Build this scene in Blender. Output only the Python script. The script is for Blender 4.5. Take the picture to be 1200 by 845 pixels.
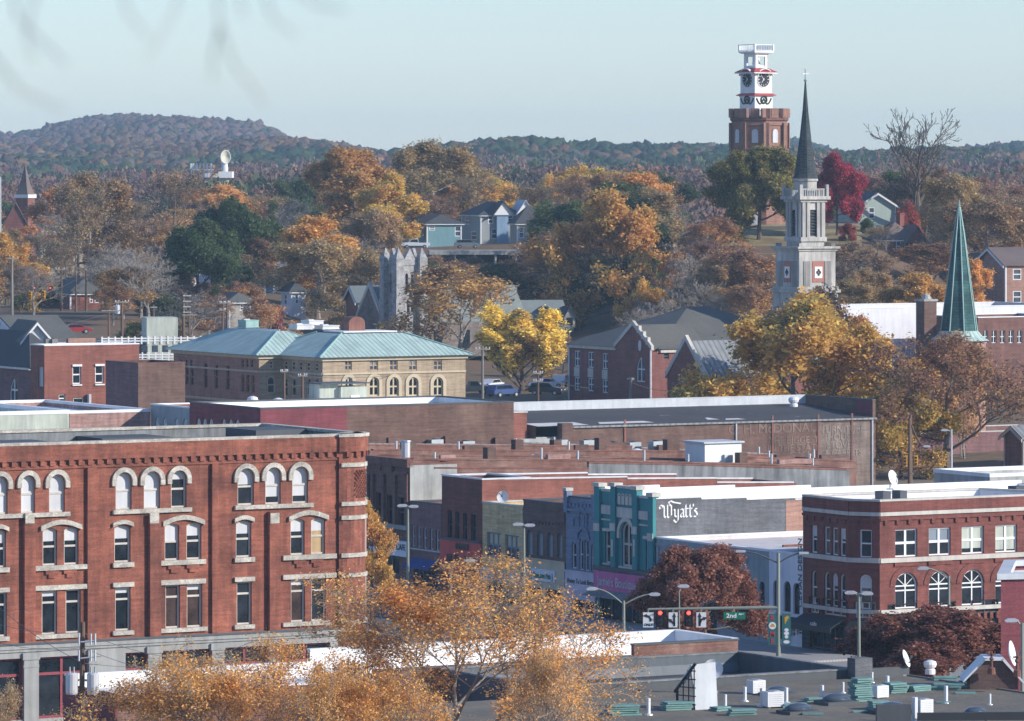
import bpy, math, random
import numpy as np
from mathutils import Vector, Matrix
R = math.radians
for o in list(bpy.data.objects): bpy.data.objects.remove(o)
sc = bpy.context.scene
COL = sc.collection
# ------------------------------------------------------------------ camera
F, HY, CX, CZ = 6000.0, 200.0, 600.0, 39.0      # focal length in photo pixels, horizon row, centre column, eye height
cam = bpy.data.cameras.new('camera'); camo = bpy.data.objects.new('camera', cam); COL.objects.link(camo)
camo.location = (0, 0, CZ); camo.rotation_euler = (R(90), 0, 0)
cam.sensor_width = 36; cam.lens = 180; cam.shift_y = -(422.5-HY)/1200
cam.clip_start = 0.5; cam.clip_end = 30000
cam.dof.use_dof = True; cam.dof.focus_distance = 480; cam.dof.aperture_fstop = 6.5
sc.camera = camo
# ------------------------------------------------------------------ light
SUN_EL, SUN_AZ = R(23.5), math.atan2(.94, -.35)     # azimuth clockwise from +Y
w = bpy.data.worlds.new('World'); sc.world = w; w.use_nodes = True
nt = w.node_tree; bg = nt.nodes['Background']
sky = nt.nodes.new('ShaderNodeTexSky'); sky.sky_type = 'NISHITA'; sky.sun_disc = False
sky.sun_elevation = SUN_EL; sky.sun_rotation = SUN_AZ
sky.altitude = 200; sky.air_density = 1.0; sky.dust_density = 0.2; sky.ozone_density = 2.0
tint = nt.nodes.new('ShaderNodeMix'); tint.data_type = 'RGBA'; tint.blend_type = 'MULTIPLY'; tint.inputs[0].default_value = 1; tint.inputs[7].default_value = (.84, .95, 1.24, 1)
nt.links.new(sky.outputs[0], tint.inputs[6]); nt.links.new(tint.outputs[2], bg.inputs[0]); bg.inputs[1].default_value = 0.096
sl = bpy.data.lights.new('sun', 'SUN'); so = bpy.data.objects.new('sun', sl); COL.objects.link(so)
sl.energy = 3.3; sl.angle = R(.53); sl.color = (1.0, .94, .85)
sd = Vector((math.sin(SUN_AZ)*math.cos(SUN_EL), math.cos(SUN_AZ)*math.cos(SUN_EL), math.sin(SUN_EL)))
so.rotation_euler = sd.to_track_quat('Z', 'Y').to_euler(); so.location = (60, -40, 90)
sc.view_settings.view_transform = 'Standard'; sc.view_settings.look = 'None'
sc.view_settings.gamma = 1; sc.view_settings.exposure = 0.62
sc.render.engine = 'CYCLES'
sc.cycles.max_bounces = 6; sc.cycles.diffuse_bounces = 3; sc.cycles.glossy_bounces = 3
sc.cycles.transmission_bounces = 3; sc.cycles.volume_bounces = 1
sc.cycles.use_denoising = True
# ------------------------------------------------------------------ materials
MATS = {}
def mat(name):
    m = bpy.data.materials.new(name); m.use_nodes = True
    MATS[name] = m
    return m, m.node_tree, m.node_tree.nodes['Principled BSDF']
def N(nt, t, **kw):
    n = nt.nodes.new(t)
    for k, v in kw.items(): setattr(n, k, v)
    return n
def noise(nt, scale, detail=4, rough=.6, vec=None):
    n = N(nt, 'ShaderNodeTexNoise'); n.inputs['Scale'].default_value = scale
    n.inputs['Detail'].default_value = detail; n.inputs['Roughness'].default_value = rough
    if vec: nt.links.new(vec, n.inputs['Vector'])
    return n
def mapr(nt, src, a, b, lo=.3, hi=.7):
    n = N(nt, 'ShaderNodeMapRange'); nt.links.new(src, n.inputs[0])
    n.inputs[1].default_value = lo; n.inputs[2].default_value = hi
    n.inputs[3].default_value = a; n.inputs[4].default_value = b
    return n.outputs[0]
def mulc(nt, col, fac):
    n = N(nt, 'ShaderNodeMix', data_type='RGBA', blend_type='MULTIPLY'); n.inputs[0].default_value = 1
    nt.links.new(col, n.inputs[6]); nt.links.new(fac, n.inputs[7]); return n.outputs[2]
def mixc(nt, fac, a, b):
    n = N(nt, 'ShaderNodeMix', data_type='RGBA')
    nt.links.new(fac, n.inputs[0])
    for i, c in ((6, a), (7, b)):
        if isinstance(c, tuple): n.inputs[i].default_value = (*c, 1)
        else: nt.links.new(c, n.inputs[i])
    return n.outputs[2]
def G(c): return tuple(min(x*1.3, max(x, .6)) for x in c)
def uvn(nt): return N(nt, 'ShaderNodeUVMap').outputs[0]
def mapping(nt, v, s):
    n = N(nt, 'ShaderNodeMapping'); nt.links.new(v, n.inputs[0]); n.inputs[3].default_value = s; return n.outputs[0]
def weather(nt, uv, col, amt=.3, streak=.2):
    a = mapr(nt, noise(nt, .35, 5, .65, uv).outputs[0], 1-amt, 1+amt)
    c = mulc(nt, col, a)
    b = mapr(nt, noise(nt, 1.0, 4, .6, mapping(nt, uv, (1.6, .16, 1))).outputs[0], 1-streak, 1+streak)
    return mulc(nt, c, b)
def brick(name, c1, c2, mortar, amt=.22, streak=.16, patch=None, pamt=.5, bs=1.):
    c1, c2, mortar = G(c1), G(c2), G(mortar); patch = patch and G(patch)
    m, nt, p = mat(name); uv = uvn(nt)
    b = N(nt, 'ShaderNodeTexBrick'); nt.links.new(uv, b.inputs[0])
    b.inputs['Scale'].default_value = bs; b.inputs['Brick Width'].default_value = .30
    b.inputs['Row Height'].default_value = .11; b.inputs['Mortar Size'].default_value = .012
    b.inputs['Color1'].default_value = (*c1, 1); b.inputs['Color2'].default_value = (*c2, 1); b.inputs['Mortar'].default_value = (*mortar, 1)
    col = b.outputs[0]
    if patch:
        f = mapr(nt, noise(nt, .22, 6, .7, uv).outputs[0], 0, pamt, .45, .62)
        col = mixc(nt, f, col, patch)
    col = mulc(nt, col, mapr(nt, noise(nt, 9, 2, .5, uv).outputs[0], .82, 1.18))
    col = mulc(nt, col, mapr(nt, noise(nt, 1.0, 5, .75, mapping(nt, uv, (.35, 4.5, 1))).outputs[0], .72, 1.25, .32, .68))
    nt.links.new(weather(nt, uv, col, amt, streak), p.inputs['Base Color']); p.inputs['Roughness'].default_value = .9
    bp = N(nt, 'ShaderNodeBump'); bp.inputs[0].default_value = .4; bp.inputs[1].default_value = .02
    nt.links.new(b.outputs['Fac'], bp.inputs['Height']); bp.invert = True; nt.links.new(bp.outputs[0], p.inputs['Normal'])
    return m
def paint(name, c, amt=.1, streak=.1, rough=.8, metal=0, scale=None):
    m, nt, p = mat(name); uv = uvn(nt)
    rgb = N(nt, 'ShaderNodeRGB'); rgb.outputs[0].default_value = (*G(c), 1)
    nt.links.new(weather(nt, uv, rgb.outputs[0], amt, streak), p.inputs['Base Color'])
    p.inputs['Roughness'].default_value = rough; p.inputs['Metallic'].default_value = metal
    return m
def rough_stone(name, c, amt=.3, sc_=1.6):
    m, nt, p = mat(name); uv = uvn(nt)
    rgb = N(nt, 'ShaderNodeRGB'); rgb.outputs[0].default_value = (*c, 1)
    col = mulc(nt, rgb.outputs[0], mapr(nt, noise(nt, sc_*4, 4, .7, uv).outputs[0], 1-amt, 1+amt))
    v = N(nt, 'ShaderNodeTexVoronoi'); v.inputs['Scale'].default_value = sc_; nt.links.new(mapping(nt, uv, (1, 1.8, 1)), v.inputs[0])
    bw = N(nt, 'ShaderNodeSeparateColor'); nt.links.new(v.outputs['Color'], bw.inputs[0])
    col = mulc(nt, col, mapr(nt, bw.outputs[0], 1-amt*.7, 1+amt*.7, 0, 1))
    nt.links.new(weather(nt, uv, col, .2, .15), p.inputs['Base Color']); p.inputs['Roughness'].default_value = .95
    bp = N(nt, 'ShaderNodeBump'); bp.inputs[0].default_value = .6; bp.inputs[1].default_value = .06
    nt.links.new(noise(nt, sc_*3, 4, .7, uv).outputs[0], bp.inputs['Height']); nt.links.new(bp.outputs[0], p.inputs['Normal'])
    return m
def rooftex(name, c, c2, seams=3.0, amt=.25, bright=None):
    c, c2 = G(c), G(c2)
    m, nt, p = mat(name); uv = uvn(nt)
    f = mapr(nt, noise(nt, .25, 6, .65, uv).outputs[0], 0, 1, .35, .65)
    col = mixc(nt, f, c, c2)
    wv = N(nt, 'ShaderNodeTexWave'); wv.inputs['Scale'].default_value = 1/seams*1.6; wv.inputs['Distortion'].default_value = 1.0
    wv.inputs['Detail Scale'].default_value = .3
    nt.links.new(uv, wv.inputs[0]); col = mulc(nt, col, mapr(nt, wv.outputs[1], .72, 1.08, 0, .4))
    if bright:
        f2 = mapr(nt, noise(nt, .5, 5, .7, mapping(nt, uv, (.5, 1, 1))).outputs[0], 0, 1, .66, .72)
        col = mixc(nt, f2, col, bright)
    nt.links.new(mulc(nt, col, mapr(nt, noise(nt, 3, 4, .7, uv).outputs[0], 1-amt*.6, 1+amt*.6)), p.inputs['Base Color']); p.inputs['Roughness'].default_value = .9
    return m
def seam_roof(name, c, c2, w=.6):
    m, nt, p = mat(name); uv = uvn(nt)
    f = mapr(nt, noise(nt, .3, 5, .7, uv).outputs[0], 0, 1, .35, .65)
    col = mixc(nt, f, c, c2)
    wv = N(nt, 'ShaderNodeTexWave'); wv.inputs['Scale'].default_value = .314/w*1.0; nt.links.new(uv, wv.inputs[0])
    col = mulc(nt, col, mapr(nt, wv.outputs[1], .62, 1.06, 0, .35))
    nt.links.new(weather(nt, uv, col, .15, .15), p.inputs['Base Color']); p.inputs['Roughness'].default_value = .7
    return m
def glass(name, c=(.015, .02, .025), rough=.06, spec=.5):
    m, nt, p = mat(name)
    uv = uvn(nt); p.inputs['Roughness'].default_value = rough
    p.inputs['Specular IOR Level'].default_value = spec
    rgb = N(nt, 'ShaderNodeRGB'); rgb.outputs[0].default_value = (*c, 1)
    nt.links.new(mulc(nt, rgb.outputs[0], mapr(nt, noise(nt, .9, 3, .6, uv).outputs[0], .5, 1.9)), p.inputs['Base Color'])
    bp = N(nt, 'ShaderNodeBump'); bp.inputs[0].default_value = .12; bp.inputs[1].default_value = .05
    nt.links.new(noise(nt, 1.3, 2, .5, uv).outputs[0], bp.inputs['Height']); nt.links.new(bp.outputs[0], p.inputs['Normal'])
    return m
def emis(name, c, s):
    m, nt, p = mat(name); p.inputs['Base Color'].default_value = (*[x*.3 for x in c], 1)
    p.inputs['Emission Color'].default_value = (*c, 1); p.inputs['Emission Strength'].default_value = s; return m
def M(n): return MATS[n]
brick('brick_red', (.245, .075, .043), (.20, .058, .034), (.18, .08, .055), .4, .32, (.125, .045, .03), .75)
brick('brick_crimson', (.165, .047, .035), (.135, .038, .03), (.15, .065, .05), .24, .2)
brick('brick_brown', (.115, .06, .044), (.09, .047, .036), (.13, .085, .065), .32, .14, (.15, .095, .07), .6)
brick('brick_dark', (.15, .068, .052), (.12, .055, .043), (.15, .085, .07), .25)
brick('brick_plum', (.17, .085, .085), (.145, .07, .07), (.18, .11, .10), .2)
brick('brick_tan', (.50, .36, .185), (.46, .33, .165), (.46, .34, .2), .2)
brick('brick_old', (.17, .07, .048), (.135, .055, .04), (.18, .11, .085), .34, .15, (.24, .16, .125), .55)
brick('brick_black', (.115, .065, .055), (.09, .055, .048), (.13, .09, .075), .3)
brick('brick_mid', (.21, .068, .045), (.18, .056, .038), (.2, .1, .075), .2)
brick('brick_church', (.19, .068, .056), (.165, .058, .048), (.17, .09, .075), .15)
brick('brick_ad', (.155, .108, .085), (.13, .09, .07), (.17, .13, .105), .3, .3, (.2, .16, .13), .6)
brick('brick_faded', (.30, .165, .135), (.26, .14, .115), (.3, .2, .17), .25, .3, (.36, .24, .2), .6)
brick('brick_maroon', (.17, .042, .05), (.155, .038, .045), (.16, .045, .05), .12)
brick('brick_buff', (.33, .25, .165), (.29, .22, .145), (.31, .25, .18), .12)
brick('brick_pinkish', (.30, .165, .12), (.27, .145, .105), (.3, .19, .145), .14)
brick('brick_bluegrey', (.15, .185, .255), (.135, .165, .23), (.15, .18, .24), .12)
brick('brick_greywash', (.12, .126, .135), (.095, .10, .108), (.125, .125, .13), .25, .2, (.08, .078, .078), .7)
brick('brick_tower', (.25, .125, .09), (.21, .105, .075), (.25, .16, .12), .2)
paint('teal_paint', (.032, .185, .19)); paint('lavender_paint', (.46, .42, .62)); paint('pink_paint', (.48, .11, .24))
paint('red_paint', (.56, .07, .055)); paint('sand_paint', (.43, .36, .25)); paint('white_wall', (.72, .72, .76), .06, .08)
paint('white_paint', (.78, .78, .76), .05, .05, .6); paint('white_roof', (.80, .80, .78), .13, .05, .7)
paint('cream_roof', (.68, .63, .54), .12, .1, .8); paint('grey_paint', (.19, .205, .22), .2, .25); paint('concrete', (.30, .30, .28), .2, .25, .9)
paint('concrete_dark', (.16, .165, .165), .3, .4, .9); paint('slate_paint', (.22, .25, .265), .12, .14)
paint('pale_green', (.36, .385, .32), .12, .22); paint('grey_membrane', (.17, .19, .205), .15, .1, .7)
paint('blue_membrane', (.075, .09, .10), .15, .15, .6); paint('light_membrane', (.42, .44, .45), .15, .1, .7)
paint('stone_trim', (.43, .40, .345), .12, .15, .9); paint('grey_stone', (.25, .25, .235), .15, .2, .9); paint('steeple_stone', (.32, .305, .28), .22, .32, .9)
paint('steeple_panel', (.30, .13, .10), .1, .1, .9); paint('dark_trim', (.06, .065, .07), .1, .1, .7); paint('black_paint', (.02, .021, .023), .1, .1, .6)
paint('red_frame', (.2, .03, .04), .1, .1, .6); paint('steel', (.33, .35, .36), .1, .1, .45, .6); paint('galv', (.5, .52, .54), .1, .1, .45, .3)
paint('pole_green', (.20, .22, .18), .1, .1, .5); paint('wood_pole', (.12, .075, .05), .2, .3, .9); paint('wood_grey', (.17, .155, .135), .2, .3, .9)
paint('copper_roof_trim', (.22, .34, .31), .15, .1, .7); paint('sign_green', (.0, .14, .075), .03, .03, .5); paint('signal_yellow', (.5, .25, .02), .05, .05, .5)
paint('banner_teal', (.015, .10, .10), .08, .08, .8); paint('banner_red', (.4, .03, .05), .05, .05, .8); paint('blue_awning', (.02, .05, .18), .1, .1, .8)
paint('blue_siding', (.16, .24, .33), .1, .1); paint('teal_siding', (.13, .24, .26), .1, .1); paint('sage_siding', (.30, .36, .32), .1, .05)
paint('tan_siding', (.3, .27, .23), .1, .1); paint('grey_siding', (.24, .25, .25), .1, .1); paint('rust', (.17, .07, .05), .3, .3); paint('rubber', (.02, .02, .02))
paint('car_white', (.7, .71, .72), .03, .03, .3); paint('car_grey', (.16, .18, .2), .03, .03, .3, .3); paint('car_red', (.25, .02, .02), .03, .03, .3); paint('car_blue', (.04, .07, .18), .03, .03, .3); paint('car_dark', (.025, .03, .035), .03, .03, .3)
paint('insulation_teal', (.13, .24, .22), .25, .15, .8); paint('roof_red', (.33, .05, .05), .1, .1, .7); paint('clock_black', (.012, .012, .014)); paint('skin', (.35, .2, .14))
paint('dish_cream', (.62, .52, .36), .1, .05); paint('wreath', (.015, .03, .012)); paint('denim', (.04, .06, .12)); paint('cloth_teal', (.05, .16, .18)); paint('cloth_dark', (.03, .03, .035))
paint('ad_paint', (.155, .105, .082), .3, .3, .95); paint('ad_grey', (.19, .155, .13), .3, .3, .95); paint('louver', (.05, .05, .052)); paint('blind', (.55, .56, .55), .06, .05); paint('board', (.46, .51, .53), .1, .1); paint('window_grey', (.16, .19, .22), .1, .1)
paint('sun_curtain', (.34, .24, .12), .2, .2)
rough_stone('rock_stone', (.47, .43, .36)); rough_stone('church_stone', (.33, .32, .31), .35, 1.2); rough_stone('brown_stone', (.19, .155, .135), .3, 1.2)
rooftex('tar_roof', (.055, .052, .052), (.04, .039, .04), 3, .3, (.3, .3, .3)); rooftex('gravel_roof', (.165, .14, .10), (.105, .092, .072), 1.1, .45, (.20, .185, .16))
rooftex('dark_roof', (.036, .04, .044), (.062, .067, .07), 2.2, .4, (.12, .125, .13)); rooftex('shingle_dark', (.05, .052, .055), (.06, .062, .064), .5, .2)
rooftex('shingle_grey', (.105, .102, .088), (.085, .083, .073), .6, .25); rooftex('shingle_green', (.14, .16, .15), (.17, .19, .175), .6, .2); rooftex('shingle_brown', (.15, .11, .095), (.12, .09, .08), .6, .2)
rooftex('asphalt', (.085, .083, .08), (.10, .098, .094), 8, .2); rooftex('pavement', (.3, .29, .27), (.25, .24, .23), 1.5, .2)
seam_roof('copper_roof', (.44, .56, .50), (.37, .50, .45), .65); brick('copper_spire', (.028, .085, .08), (.018, .058, .056), (.012, .035, .034), .35, .35, (.06, .14, .13), .6, .3); brick('slate_spire', (.026, .034, .038), (.016, .021, .024), (.05, .062, .066), .3, .3, (.05, .062, .062), .5, .3)
seam_roof('metal_grey', (.2, .21, .21), (.26, .27, .27), .8)
glass('glass'); glass('glass_lit', (.10, .085, .06)); glass('glass_blue', (.05, .065, .085)); glass('glass_brown', (.05, .03, .025))
emis('signal_red', (1, .03, .02), 6); emis('lamp_warm', (1, .6, .25), 3)
# ------------------------------------------------------------------ pixel helpers and frames
A2 = (-.5, .866025); B2 = (.866025, .5)      # the town grid: A runs away to the left, B away to the right
def PX(px, D): return (px-CX)/F*D
def PZ(py, D): return CZ-(py-HY)/F*D
def W3(px, py, D): return Vector((PX(px, D), D, PZ(py, D)))
class Fr:
    """a vertical plane: origin, unit direction, outward normal to its right"""
    def __init__(s, o, d): s.o = (o[0], o[1]); s.d = d; s.n = (d[1], -d[0])
    def L(s, px):
        k = (px-CX)/F
        return (k*s.o[1]-s.o[0])/(s.d[0]-k*s.d[1])
    def D(s, L): return s.o[1]+L*s.d[1]
    def z(s, px, py): return PZ(py, s.D(s.L(px)))
    def p(s, L, z, o=0.): return Vector((s.o[0]+L*s.d[0]+o*s.n[0], s.o[1]+L*s.d[1]+o*s.n[1], z))
    def xy(s, L, o=0.): return (s.o[0]+L*s.d[0]+o*s.n[0], s.o[1]+L*s.d[1]+o*s.n[1])
ORG = {}
def link(name, data): o = bpy.data.objects.new(name, data); COL.objects.link(o); return o
def setp(o, label, cat, group=None, kind=None):
    if label: o['label'] = label
    if cat: o['category'] = cat
    if group: o['group'] = group
    if kind: o['kind'] = kind
    return o
def thing(name, label, cat, loc=(0, 0, 0), group=None):
    o = link(name, None); o.empty_display_size = .5; o.location = loc; ORG[o.name] = Vector(loc)
    return setp(o, label, cat, group)
class MB:
    def __init__(s): s.v = []; s.f = []
    def poly(s, pts):
        b = len(s.v); s.v.extend(tuple(p) for p in pts); s.f.append(tuple(range(b, b+len(pts))))
    def prism(s, pts, ext):
        ext = Vector(ext); pts = [Vector(p) for p in pts]; q = [p+ext for p in pts]; n = len(pts)
        s.poly(pts[::-1]); s.poly(q)
        for i in range(n): s.poly([pts[i], pts[(i+1) % n], q[(i+1) % n], q[i]])
    def box(s, fr, L0, L1, o0, o1, z0, z1):
        p = [fr.p(L0, z0, o1), fr.p(L1, z0, o1), fr.p(L1, z0, o0), fr.p(L0, z0, o0)]
        s.prism(p, (0, 0, z1-z0))
    def abox(s, c, size, rz=0.):
        cx, cy, cz = c; a, b, h = [x/2 for x in size]; ca, sa = math.cos(rz), math.sin(rz)
        p = [Vector((cx+x*ca-y*sa, cy+x*sa+y*ca, cz-h)) for x, y in ((-a, -b), (a, -b), (a, b), (-a, b))]
        s.prism(p, (0, 0, 2*h))
    def tube(s, pts, r, n=6, cap=True):
        pts = [Vector(p) for p in pts]; rs = r if isinstance(r, (list, tuple)) else [r]*len(pts)
        rings = []
        for i, p in enumerate(pts):
            d = (pts[min(i+1, len(pts)-1)]-pts[max(i-1, 0)]).normalized()
            u = d.orthogonal().normalized() if i == 0 else (u-d*u.dot(d)).normalized()
            v = d.cross(u); b = len(s.v); rings.append(b)
            s.v.extend(tuple(p+(u*math.cos(t)+v*math.sin(t))*rs[i]) for t in [2*math.pi*k/n for k in range(n)])
        for a, b in zip(rings, rings[1:]):
            for k in range(n): s.f.append((a+k, a+(k+1) % n, b+(k+1) % n, b+k))
        if cap:
            s.f.append(tuple(rings[0]+k for k in range(n))[::-1]); s.f.append(tuple(rings[-1]+k for k in range(n)))
    def lathe(s, prof, c, n=16, rot=0., cap=True):
        rings = []
        for r, z in prof:
            b = len(s.v); rings.append(b)
            s.v.extend((c[0]+r*math.cos(rot+2*math.pi*k/n), c[1]+r*math.sin(rot+2*math.pi*k/n), c[2]+z) for k in range(n))
        for a, b in zip(rings, rings[1:]):
            for k in range(n): s.f.append((a+k, a+(k+1) % n, b+(k+1) % n, b+k))
        if cap: s.f.append(tuple(rings[0]+k for k in range(n))[::-1]); s.f.append(tuple(rings[-1]+k for k in range(n)))
    def arcbox(s, c, r0, r1, t0, t1, z0, z1, n=8):
        for i in range(n):
            a, b = t0+(t1-t0)*i/n, t0+(t1-t0)*(i+1)/n
            P = lambda r, t, z: Vector((c[0]+r*math.cos(t), c[1]+r*math.sin(t), z))
            s.poly([P(r1, a, z0), P(r1, b, z0), P(r1, b, z1), P(r1, a, z1)]); s.poly([P(r0, a, z1), P(r1, a, z1), P(r1, b, z1), P(r0, b, z1)])
            s.poly([P(r0, b, z0), P(r1, b, z0), P(r1, a, z0), P(r0, a, z0)])
            if i == 0: s.poly([P(r0, a, z0), P(r1, a, z0), P(r1, a, z1), P(r0, a, z1)])
            if i == n-1: s.poly([P(r1, b, z0), P(r0, b, z0), P(r0, b, z1), P(r1, b, z1)])
    def band(s, fr, pts0, pts1, o0, o1):
        """thick strip between two (L, z) polylines"""
        for i in range(len(pts0)-1):
            q = [pts0[i], pts0[i+1], pts1[i+1], pts1[i]]
            s.prism([fr.p(a, b, o1) for a, b in q], [fr.n[0]*(o0-o1), fr.n[1]*(o0-o1), 0])
    def pieces(s):
        """groups of faces that stand apart from each other, so that each can be a mesh of its own"""
        V = np.array(s.v).reshape(-1, 3); par = list(range(len(V)))
        def find(a):
            while par[a] != a: par[a] = par[par[a]]; a = par[a]
            return a
        for f in s.f:
            r = find(f[0])
            for x in f[1:]: par[find(x)] = r
        roots = {}; lab = [roots.setdefault(find(f[0]), len(roots)) for f in s.f]; k = len(roots)
        if k < 2 or k > 1800: return [list(range(len(s.f)))]
        lo = np.full((k, 3), 1e9); hi = -lo
        for f, l in zip(s.f, lab): P = V[list(f)]; lo[l] = np.minimum(lo[l], P.min(0)); hi[l] = np.maximum(hi[l], P.max(0))
        size = (hi-lo).max(1); gap = np.maximum(0, np.maximum(lo[:, None]-hi[None], lo[None]-hi[:, None])); near = np.sqrt((gap**2).sum(2)) <= np.maximum(.02, .5*np.maximum(size[:, None], size[None]))*.98
        p2 = np.arange(k); ch = True
        while ch:
            new = np.where(near, p2[None, :], k).min(1); ch = bool((new != p2).any()); p2 = new
        out = {}
        for i, l in enumerate(lab): out.setdefault(int(p2[l]), []).append(i)
        return sorted(out.values(), key=len, reverse=True)
    def build(s, name, m, parent=None, smooth=False):
        if parent and name not in ('trunk', 'lettering', 'painted_sign', 'panels', 'twig') and len(s.f) < 6000:
            g = s.pieces()
            if 1 < len(g) <= 60:
                res = []
                for fs in g:
                    q = MB(); mp = {}
                    for i in fs:
                        q.f.append(tuple(mp.setdefault(v, len(mp)) for v in s.f[i]))
                    q.v = [s.v[v] for v in mp]; res.append(q.build1(name, m, parent, smooth))
                return res[0]
        return s.build1(name, m, parent, smooth)
    def build1(s, name, m, parent=None, smooth=False):
        org = ORG[parent.name] if parent else Vector((0, 0, 0))
        me = bpy.data.meshes.new(name); V = np.array(s.v, dtype=np.float64).reshape(-1, 3)
        me.from_pydata((V-np.array(org)).tolist(), [], s.f); me.materials.append(M(m) if isinstance(m, str) else m)
        uv = me.uv_layers.new(name='UVMap'); buf = []; vv = s.v; sq = math.sqrt
        for f in s.f:
            nx = ny = nz = 0.; x0, y0, z0 = vv[f[-1]]
            for i in f:
                x1, y1, z1 = vv[i]; nx += (y0-y1)*(z0+z1); ny += (z0-z1)*(x0+x1); nz += (x0-x1)*(y0+y1); x0, y0, z0 = x1, y1, z1
            ln = sq(nx*nx+ny*ny+nz*nz) or 1.; nx /= ln; ny /= ln; nz /= ln; h = sq(nx*nx+ny*ny)
            if h > .05: tx, ty = -ny/h, nx/h; bx, by, bz = -nz*ty, nz*tx, h
            else: tx, ty, bx, by, bz = B2[0], B2[1], A2[0], A2[1], 0.
            for i in f: x, y, z = vv[i]; buf.append(x*tx+y*ty); buf.append(x*bx+y*by+z*bz)
        buf = np.array(buf)
        uv.data.foreach_set('uv', buf.ravel())
        if smooth: me.shade_smooth()
        o = link(name, me)
        if parent: o.parent = parent
        ORG[o.name] = org
        return o
def kids(o): return [c for c in bpy.data.objects if c.parent == o]
KIDS = {}
def copy_tree(o, loc, label=None, rz=None, scale=None, group=None, parent=None):
    c = o.copy(); COL.objects.link(c)
    if parent is None:
        c.location = loc
        if rz is not None: c.rotation_euler = (0, 0, rz)
        if scale is not None: c.scale = (scale,)*3 if not isinstance(scale, tuple) else scale
        if label: c['label'] = label
        if group: c['group'] = group
    else: c.parent = parent
    if o.name not in KIDS: KIDS[o.name] = kids(o)
    for ch in KIDS[o.name]: copy_tree(ch, None, parent=c)
    return c
# ------------------------------------------------------------------ walls and windows
def arc_top(a, b, zb, kind):
    w = b-a; c = (a+b)/2
    if kind == 'arch':
        r = w/2; return [(c-r*math.cos(math.pi*i/12), zb-r+r*math.sin(math.pi*i/12)) for i in range(13)]
    if kind == 'seg':
        h = .16*w; return [(a+w*i/8, zb-h+h*math.sin(math.pi*i/8)) for i in range(9)]
    if kind == 'gothic':
        l = [(b-w*math.cos(R(60)*i/6), zb-.866*w+w*math.sin(R(60)*i/6)) for i in range(7)]
        return l+[(a+b-x, z) for x, z in l[::-1][1:]]
    return [(a, zb), (b, zb)]
def wall_grid(mb, fr, L0, L1, z0, z1, ops, rev=.25):
    xs = sorted({L0, L1, *[v for o in ops for v in o[:2] if L0 < v < L1]}); zs = sorted({z0, z1, *[v for o in ops for v in o[2:4] if z0 < v < z1]})
    for a, b in zip(xs, xs[1:]):
        for c, d in zip(zs, zs[1:]):
            m, q = (a+b)/2, (c+d)/2
            if any(o[0] < m < o[1] and o[2] < q < o[3] for o in ops): continue
            mb.poly([fr.p(a, c), fr.p(b, c), fr.p(b, d), fr.p(a, d)])
    for a, b, za, zb, kind in [o[:5] for o in ops]:
        top = arc_top(a, b, zb, kind); out = [(a, za)]+top+[(b, za)]
        for (l, z), (l2, z2) in zip(out, out[1:]+out[:1]):
            mb.poly([fr.p(l, z), fr.p(l2, z2), fr.p(l2, z2, -rev), fr.p(l, z, -rev)])
        if kind != 'rect':
            h = len(top)//2
            for i in range(h): mb.poly([fr.p(a, zb), fr.p(*top[i]), fr.p(*top[i+1])])
            for i in range(h, len(top)-1): mb.poly([fr.p(b, zb), fr.p(*top[i]), fr.p(*top[i+1])])
def window(root, fr, op, fm='white_paint', bars='s', pane='glass', fw=.09, rev=.25, blind=None, name='window', bw=None):
    a, b, za, zb, kind = op[:5]; mb = MB(); c = ((a+b)/2, (za+zb)/2); w, h = b-a, zb-za; bw = bw or fw*.6
    out = [(a, za)]+arc_top(a, b, zb, kind)+[(b, za)]
    inn = [(c[0]+(l-c[0])*(1-2*fw/w), c[1]+(z-c[1])*(1-2*fw/h)) for l, z in out]
    mb.band(fr, out+out[:1], inn+inn[:1], -rev+.004, -rev+.1)
    if 's' in bars: mb.box(fr, a+fw, b-fw, -rev+.02, -rev+.08, c[1]-bw, c[1]+bw)
    if 't' in bars: mb.box(fr, a+fw, b-fw, -rev+.021, -rev+.081, za+h*.72-bw, za+h*.72+bw)
    nm = bars.count('m')
    for i in range(nm):
        x = a+w*(i+1)/(nm+1); mb.box(fr, x-bw, x+bw, -rev+.022, -rev+.09, za+fw, zb-(fw if kind == 'rect' else h*.04 if nm == 1 else h*.12))
    if 'f' in bars:   # fan light: spokes in the arch
        zs = zb-w/2
        mb.box(fr, a+fw, b-fw, -rev+.021, -rev+.085, zs-bw, zs+bw)
        for t in (R(40), R(140)):
            x, z = c[0]+.46*w*math.cos(t), zs+.46*w*math.sin(t); q = bw*.8
            mb.prism([fr.p(c[0]-q, zs, -rev+.08), fr.p(c[0]+q, zs, -rev+.08), fr.p(x+q, z, -rev+.08), fr.p(x-q, z, -rev+.08)], (-fr.n[0]*.05, -fr.n[1]*.05, 0))
    o = mb.build(name, fm, root)
    pm = MB(); pm.poly([fr.p(l, z, -rev+.012) for l, z in out[::-1]][::-1]); pm.build('pane', pane, o)
    if blind:
        f, bm = blind; q = MB(); z2 = zb-h*f
        t = [(l, z) for l, z in arc_top(a+fw*.5, b-fw*.5, zb-.02, kind)]
        q.poly([fr.p(l, z, -rev+.018) for l, z in [(a+fw*.5, min(z2, t[0][1]-.01))]+t+[(b-fw*.5, min(z2, t[0][1]-.01))]]); q.build('blind', bm, o)
    return o
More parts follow.
